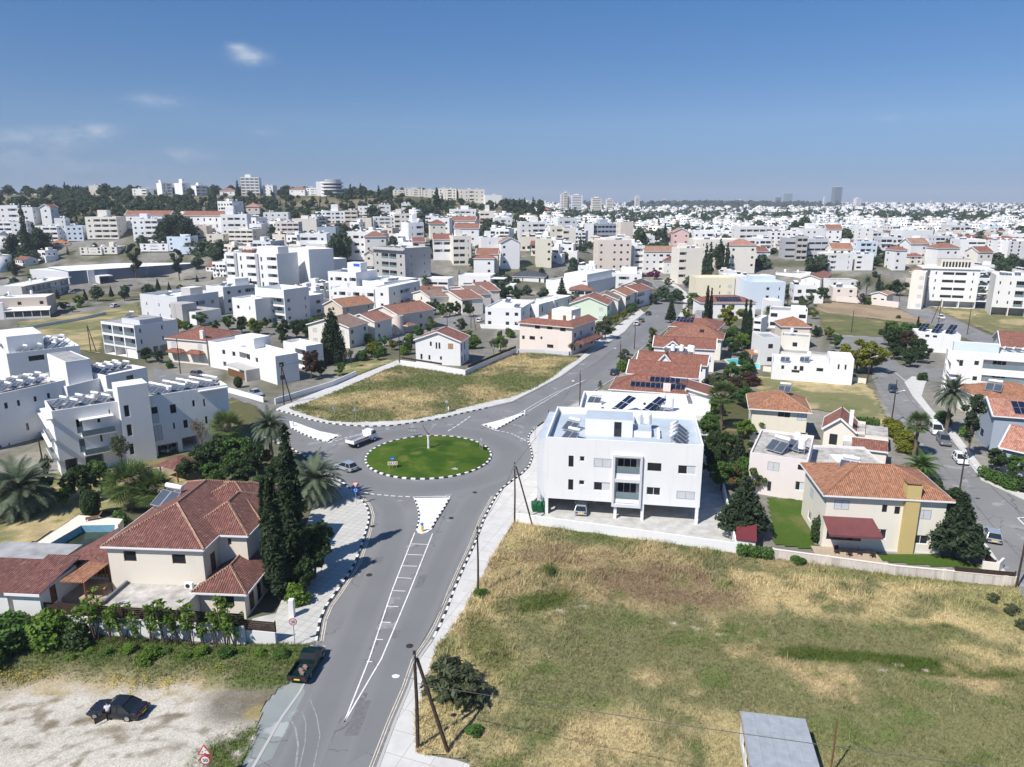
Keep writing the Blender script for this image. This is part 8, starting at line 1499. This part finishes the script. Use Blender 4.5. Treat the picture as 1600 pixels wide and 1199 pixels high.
br=[.13,.14,.15,.06,.085,.08,.06,.045,.035,.06,.045,.035,.085,.06,.045,.035,.085,.06,.045,.035]+[.009]*20
skin('body',bv,be,br,'skin',pr)
skin('shirt',[bv[0],bv[1],bv[2],(0,.07,1.44),bv[6],(-.235,.12,1.2),bv[9],(.235,.12,1.2)],[(0,1),(1,2),(2,3),(2,4),(4,5),(2,6),(6,7)],[(.19,.14),(.18,.14),(.19,.14),.09,.085,.07,.085,.07],'shirt',pr)
skin('trousers',[(0,0,.98)]+[bv[i]for i in(12,13,14,16,17,18)],[(0,1),(1,2),(2,3),(0,4),(4,5),(5,6)],[(.17,.13),.11,.08,.065,.11,.08,.065],'trousers',pr)
b=MB();b.ball((0,.125,1.70),.105,0,12,8,(1,1.05,.95));b.build('hair','hair',pr,True)
b=MB();b.ball((0,.23,1.645),.018);[b.ball((s*.035,.215,1.672),.012)for s in(-1,1)];b.build('face','skin',pr,True)
def pole(label,px,py,h,strut=None,lamp=0,r=.13,arm=True,m='wood_pole',arms=None,cat='utility pole'):
 p=G(px,py);o=empty('utility_pole' if cat=='utility pole' else 'street_lamp',(p.x,p.y,0),0,label,cat);b=MB();b.tube([(0,0,-.2),(.05,0,h*.5),(0,0,h)],[r,r*.85,r*.7],8);b.build('post',m,o)
 if arm:
  b=MB();[b.box(-.05,-.5+.02,h-.35-i*.4,.05,.5,h-.27-i*.4)for i in range(2)];[b.tube([(0,y,h-.3-i*.4),(0,y,h-.12-i*.4)],.045,6)for y in(-.42,0,.42)for i in range(2)];b.build('insulator_arm','steel',o)
 if strut:q=G(*strut)-p;b=MB();b.tube([(q.x,q.y,-.2),(.08*q.x,.08*q.y,h*.93)],[r,r*.75],8);b.build('strut',m,o)
 if lamp:b=MB();b.tube([(0,0,h*.72),(lamp*1.2,-.3,h*.78)],.03,6);b.build('lamp_arm','steel',o);b=MB();b.ball((lamp*1.4,-.35,h*.78),.26,0,8,5,(1.3,.8,.4));b.build('lamp_head','plastic_white',o)
 return Vector((p.x,p.y,h))
P1=pole('nearest black pole with leaning strut at the bottom of the road',653,1171,8.9,(702,1178),-1,.17);P2=pole('brown pole on the pavement beside the dry field',747,931,8.3);P3=pole('dark pole with strut at the corner of the apartment wall',804,818,8.8,(833,822));P4=pole('dark pole behind the roof of the apartment house',905,650,9.5,None,-1);P5=pole('pole with lamp beside the blue parked car',968,584,8.5,None,-1);P6=pole('pole on the avenue beside the olive bush',991,546,8.0);P7=pole('short pole by the kerb left of the apartment house',857,664,3.0,arm=False)
P8=pole('pole with strut beside the white street wall',444,633,9.0,(456,628));P9=pole('pole at the left end of the white gable house wall',625,569,9.0);PA=pole('pole with strut in the lane before the low white house',736,513,9.5,(744,516));PB=pole('brown pole at the right edge beside the block wall',1587,921,9.0);PC=pole('pole with lamp behind the large right conifer',1494,795,8.5,None,1);PD=pole('pole with lamp beside the lime shrubs',1392,664,9.0,None,1);PE=pole('pole with lamp at the corner under the yellow green tree',1355,598,8.5,None,1);PF=pole('pole at the corner of the white balconies on the left',70,745,6.5,arm=False);PG=pole('pole with strut in the left dry lot',142,550,8.0,(151,551));PH=pole('pole in the green lot near the far street',1330,520,7.5);PI_=pole('pole beside the far street by the empty lot',1511,523,8.5,None,1);PJ=pole('leaning pole with strut beside the far street',1466,504,8.5,(1455,505));PK=pole('rusty pole beside the metal roofed cabin',1296,1215,5.2,arm=False,r=.07,m='wood');PL=pole('pole with strut in front of the red villa',282,584,9);PM=pole('pole at the end of the pink garden wall',1404,479,8,None,1);PN=pole('pole on the avenue verge by the olive tree',945,533,8.5);PO=pole('pole in the lane beside the pink rounded house',699,526,8.5,None,-1)
pole('twin armed street lamp before the blue grey store',231,441,10.5,None,1,.09,False,'steel',cat='street lamp')
def wire(label,a,c,sag,r=.022):
 b=MB();b.tube([Vector(a).lerp(Vector(c),t/14)-Vector((0,0,sag*4*(t/14)*(1-t/14)))for t in range(15)],r,4);tag(b.build('cable','black_metal'),label,'cable')
up=Vector((0,0,-.35));e1_=Vector(AT(1900,1245,30));P1w=Vector((P1 .x,P1 .y,HZ(P1,1068)))
wire('single black cable crossing the vacant field to the right',P1w,e1_,.3,.03)
for a,c,lb in[(P1,P2,'cable between the nearest pole and the brown pole'),(P2,P3,'cable between the brown pole and the apartment corner pole'),(P3,P4,'cable from the corner pole over the apartment house'),(P4,P5,'cable along the red roofed houses'),(P5,P6,'cable farther up the avenue'),(PB,PC,'cable over the right street near the conifer'),(PC,PD,'cable over the right street near the palms'),(PD,PE,'cable over the right street at the corner'),(P8,P9,'cable along the footpath by the triangular lot'),(P9,PO,'cable over the lane by the terraced houses')]:wire(lb,a+up,c+up,.7)
def disc(b,c,r,m,y=0,n_=20,th=.03):b.tube([(c[0],c[1]+y,c[2]),(c[0],c[1]+y-th,c[2])],r,n_,m)
def tri(b,c,s,m,y,flip=1):b.poly([(c[0]-s,c[1]+y,c[2]+.58*s*-flip),(c[0]+s,c[1]+y,c[2]+.58*s*-flip),(c[0],c[1]+y,c[2]+1.15*s*flip)],m)
def sign(name,label,px,py,h,plates,rz=0,posts=(0,)):
 p=G(px,py);o=empty(name,(p.x,p.y,.1),rz,label,'road sign')
 for x in posts:b=MB();b.tube([(x,.05,0),(x,.05,h)],.04,6);b.build('post','steel',o)
 for nm,mats,fn in plates:b=MB();fn(b);b.build(nm,mats,o)
 return o
def text(o,s,size,loc,m='paint_black'):
 c=bpy.data.curves.new('lettering','FONT');c.body=s;c.size=size;c.align_x='CENTER';c.align_y='CENTER';c.extrude=.004;t=bpy.data.objects.new('lettering',c);c.materials.append(M[m]);link(t);me=bpy.data.meshes.new_from_object(t.evaluated_get(bpy.context.evaluated_depsgraph_get()));bpy.data.objects.remove(t);t=inst(me,'lettering',o,loc);t.rotation_euler=(PI/2,0,0)
def roundel(z,r=.36):return lambda b:(disc(b,(0,0,z),r,0),disc(b,(0,0,z),r*.78,1,-.012))
o=sign('speed_limit_sign','round 30 speed limit sign beside the driveway',461,1010,2.9,[('plate',['sign_red','paint_white'],roundel(2.6,.38))],.1);text(o,'30',.42,(0,-.06,2.6))
def warn(b):tri(b,(0,0,2.95),.52,0,-.01);tri(b,(0,0,2.96),.38,1,-.02)
o=sign('roundabout_warning_sign','red edged triangle above a round 50 sign at the bottom edge',326,1228,3.5,[('triangle',['sign_red','paint_white','paint_black'],lambda b:(warn(b),[b.beam((.16*math.sin(a),-.03,2.92+.16*math.cos(a)),(.16*math.sin(a+.9),-.03,2.92+.16*math.cos(a+.9)),.04,.01,2,(0,1,0))for a in(.2,2.3,4.4)])),('plate',['sign_red','paint_white'],roundel(2.2,.38))]);text(o,'50',.40,(0,-.06,2.2))
def ring3(b,z):disc(b,(0,0,z),.36,0);[b.beam((.2*math.sin(a),-.04,z+.2*math.cos(a)),(.2*math.sin(a+1.3),-.04,z+.2*math.cos(a+1.3)),.07,.01,1,(0,1,0))for a in(.2,2.3,4.4)]
sign('yield_sign','inverted white triangle above a blue roundabout disc by the footpath',557,790,3.4,[('triangle',['sign_red','paint_white'],lambda b:(tri(b,(0,0,3.2),.5,0,-.01,-1),tri(b,(0,0,3.19),.37,1,-.02,-1))),('plate',['sign_blue','paint_white'],lambda b:ring3(b,2.25))],.15)
sign('chevron_board','black chevron board with yellow edge on the roundabout lawn',614,736,1.6,[('board',['sign_yellow','paint_white','paint_black'],lambda b:(b.box(-.8,-.02,.9,.8,.02,1.5,0),b.box(-.74,-.03,.96,.74,-.02,1.44,1),[b.poly([(x,-.035,1.2),(x+.2,-.035,1.4),(x+.34,-.035,1.4),(x+.14,-.035,1.2),(x+.34,-.035,1.0),(x+.2,-.035,1.0)],2)for x in(-.7,-.33,.04,.4)])),('plate',['sign_blue','paint_white'],lambda b:(disc(b,(0,0,2.0),.36,0),b.box(-.2,-.05,1.96,.2,-.04,2.04,1)))],.1,(-.6,.6,0))
for lb,px,py,rz in[('back of a black framed board at the far edge of the roundabout',645,683,3.1),('back of a grey board at the right edge of the roundabout',752,705,2.0)]:sign('chevron_board',lb,px,py,1.5,[('board',['sign_back','paint_black'],lambda b:(b.box(-.8,-.02,.9,.8,.02,1.5,0),b.box(-.84,.021,.86,.84,.03,.92,1),b.box(-.84,.021,1.48,.84,.03,1.54,1))),('plate',['sign_back'],lambda b:disc(b,(0,0,1.95),.36,0))],rz,(-.6,.6,0))
for lb,px,py,rz,tri_ in[('back of a dark triangular sign on the far pavement',556,660,3.4,1),('back of a round sign at the left end of the far pavement',523,656,3.4,0),('back of a round sign beside the white post on the far pavement',698,646,2.6,0),('back of an inverted triangle sign beside the apartment house',836,690,3.1,2)]:sign('road_sign',lb,px,py,2.9,[('plate',['sign_back'],lambda b,t=tri_:disc(b,(0,0,2.4),.36,0)if not t else tri(b,(0,0,2.5),.5,0,-.01,1 if t==1 else-1))],rz)
for lb,px,py in[('white marker post on the far pavement',701,644),('white marker post on the near tip of the right traffic island',820,650),('white marker post on the left traffic island',458,667)]:b=MB();q=G(px,py);b.tube([(0,0,0),(0,0,.95),(0,0,1.05)],[.16,.16,.06],10);tag(b.build('marker_post','paint_white',loc=(q.x,q.y,.12)),lb,'post')
q=G(660,832);o=empty('keep_left_bollard',(q.x,q.y,.13),0,'yellow traffic island bollard with small blue disc','bollard');b=MB();b.tube([(0,0,0),(0,0,.8),(0,0,.9)],[.17,.17,.1],12);b.build('post','sign_yellow',o);b=MB();disc(b,(0,-.12,1.1),.22,0);b.box(-.03,-.17,1.0,.03,-.155,1.22,1);b.build('plate',['sign_blue','paint_white'],o)
q=G(670,708);o=empty('sculpture',(q.x,q.y,.7),0,'white column sculpture with two thin raised metal wings on the roundabout','sculpture');b=MB();b.tube([(0,0,-.1),(0,0,2.7)],[.22,.17],12);b.build('column','paint_white',o)
for s in(-1,1):
 b=MB();b.tube([(0,0,2.7),(s*.25,0,3.1),(s*.6,.05,3.7),(s*.95,.1,4.6)],[.09,.07,.05,.02],6);[b.tube([(s*(.2+.17*i),0,3.0+.34*i),(s*(.45+.2*i),-.05,3.35+.3*i)],[.035,.01],5)for i in range(4)];b.build('wing','wood' if s<0 else 'steel',o)
b=MB();b.ball((0,0,2.75),.22,0,8,6,(1,.8,1.2));b.build('head','wood',o)
q=G(320,434);o=empty('store_sign',(q.x,q.y,0),.9,'tall orange and white pylon sign beside the blue grey store','sign');b=MB();b.box(-2.3,-.3,0,2.3,.3,6.6,0);b.build('panel','orange_sign',o);b=MB();b.box(-2.2,-.34,1.9,2.2,-.301,5.6,0);disc(b,(0,-.345,3.9),.9,1);b.build('emblem',['paint_white','sign_red'],o)
for i,(px,py)in enumerate([(837,800),(845,801)]):
 q=G(px,py);o=empty('wheeled_bin',(q.x,q.y,.1),.1,['left of two green wheeled bins beside the apartment parking','right of two green wheeled bins beside the apartment parking'][i],'bin');b=MB();b.poly([(-.5,-.4,.15),(.5,-.4,.15),(.6,-.5,1.1),(-.6,-.5,1.1)]);b.poly([(.5,-.4,.15),(.5,.4,.15),(.6,.5,1.1),(.6,-.5,1.1)]);b.poly([(-.5,.4,.15),(-.5,-.4,.15),(-.6,-.5,1.1),(-.6,.5,1.1)]);b.poly([(.5,.4,.15),(-.5,.4,.15),(-.6,.5,1.1),(.6,.5,1.1)]);b.build('body','bin_green',o);b=MB();b.tube([(-.6,0,1.05),(.6,0,1.05)],.5,12);b.build('lid','bin_green',o)
TLc,TRc=G(1159,1113,2.7),G(1256,1125,2.7);ux=(TRc-TLc).normalized();uy=Vector((-ux.y,ux.x,0));kb=B('cabin','white cabin with ribbed metal roof at the bottom right edge','cabin',TLc-uy*6.5,TRc-uy*6.5,6.5,2.6,m='white',roof=None,lf=[(1.5,2.5,.9,1.9,'k'),(3.2,4.4,.9,1.9,'k')])
b=MB();b.box(-.12,-.1,2.6,kb.W+.12,6.6,2.72,0);[b.box(-.12+(kb.W+.2)*i/5,-.1,2.721,-.08+(kb.W+.2)*i/5,6.6,2.76,0)for i in range(6)];[b.box(-.12,y,2.722,kb.W+.12,y+.03,2.74,0)for y in(2.1,4.3)];b.box(-.16,-.1,2.5,-.13,6.6,2.7,1);kb.add(b,'roof',['metal_roof' if 'metal_roof' in M else mat('metal_roof',(.42,.45,.47),rough=.45,metal=.3,amt=.12,scale=2).name,'wood_pale'])
q=G(152,928,2.3)
for i,(dx,dy)in enumerate([(0,0),(2.2,2.4)]):
 o=empty('garden_table',(q.x+dx,q.y+dy,2.3),.3,['wooden garden table on the villa terrace','white garden table near the villa pergola'][i],'table');b=MB();b.box(-.9,-.6,.7,.9,.6,.78);b.build('tabletop',['wood_pale','plastic_white'][i],o)
 for x,y in((-.8,-.5),(.8,-.5),(.8,.5),(-.8,.5)):b=MB();b.box(x-.04,y-.04,0,x+.04,y+.04,.7);b.build('leg',['wood_pale','plastic_white'][i],o)
q=G(147,812,3.27);o=empty('sun_lounger',(q.x,q.y,3.27),.5,'wooden lounger at the head of the swimming pool','lounger');b=MB();b.box(-.9,-.32,.3,.5,.32,.38);b.build('seat','wood',o);b=MB();b.poly([(.5,-.32,.36),(1.0,-.32,.9),(1.0,.32,.9),(.5,.32,.36)]);b.build('backrest','wood',o)
for x,y in((-.8,-.28),(.45,-.28),(.45,.28),(-.8,.28)):b=MB();b.box(x-.03,y-.03,0,x+.03,y+.03,.3);b.build('leg','wood',o)
basin('swimming_pool','clear turquoise swimming pool seen behind the garden trees',[(1131,562),(1140,569),(1162,572),(1168,564),(1150,560)],.1,.12,'pool_clean','pool_clean','stone',.4,.08);basin('swimming_pool','bright turquoise corner pool beside the orange pergola',[(1172,568),(1176,577),(1188,577),(1188,568)],.1,.12,'pool_clean','pool_clean','stone',.4,.08)
q=G(1180,566);o=empty('pergola',(q.x,q.y,0),.2,'orange tiled garden pergola beside the bright pool','pergola');b=MB();b.poly([(-2.6,-1.8,2.5),(2.6,-1.8,2.5),(2.6,1.8,3.2),(-2.6,1.8,3.2)]);b.build('roof','tile_orange',o)
for x,y in((-2.4,-1.6),(2.4,-1.6),(2.4,1.6),(-2.4,1.6)):b=MB();b.box(x-.1,y-.1,0,x+.1,y+.1,2.6);b.build('post','wood',o)
if HAZE:
 b=MB();b.box(-11500,-450,-1.5,11500,8300,175);hz=b.build('haze',[]);hz['kind']='stuff';hz['label']='pale blue haze over the far town';m=bpy.data.materials.new('air');m.use_nodes=True;n=m.node_tree.nodes;l=m.node_tree.links;n.remove(n['Principled BSDF']);v=n.new('ShaderNodeVolumePrincipled');v.inputs['Color'].default_value=(.80,.88,1.0,1);v.inputs['Density'].default_value=HAZE;v.inputs['Anisotropy'].default_value=.0;l.new(v.outputs[0],n['Material Output'].inputs['Volume']);hz.data.materials.append(m)
ORD=['leftmost','second','third','fourth','fifth','sixth','seventh','eighth','ninth','tenth','eleventh','twelfth']
groups_={}
for o,b_,x in AUTO:groups_.setdefault(b_,[]).append((x,o))
for b_,L in groups_.items():
 L.sort(key=lambda q:q[0])
 for i,(x,o)in enumerate(L):
  n_=i+1;od=ORD[i]if i<12 else f'{n_}'+('th' if 10<=n_%100<=20 else{1:'st',2:'nd',3:'rd'}.get(n_%10,'th'))
  o['label']=b_ if len(L)==1 else(f'{b_}, rightmost' if i==len(L)-1 else f'{b_}, leftmost' if i==0 else f'{b_}, {od} from left')
  if len(L)>1 and not o.get('group'):o['group']=b_
bpy.context.view_layer.update()
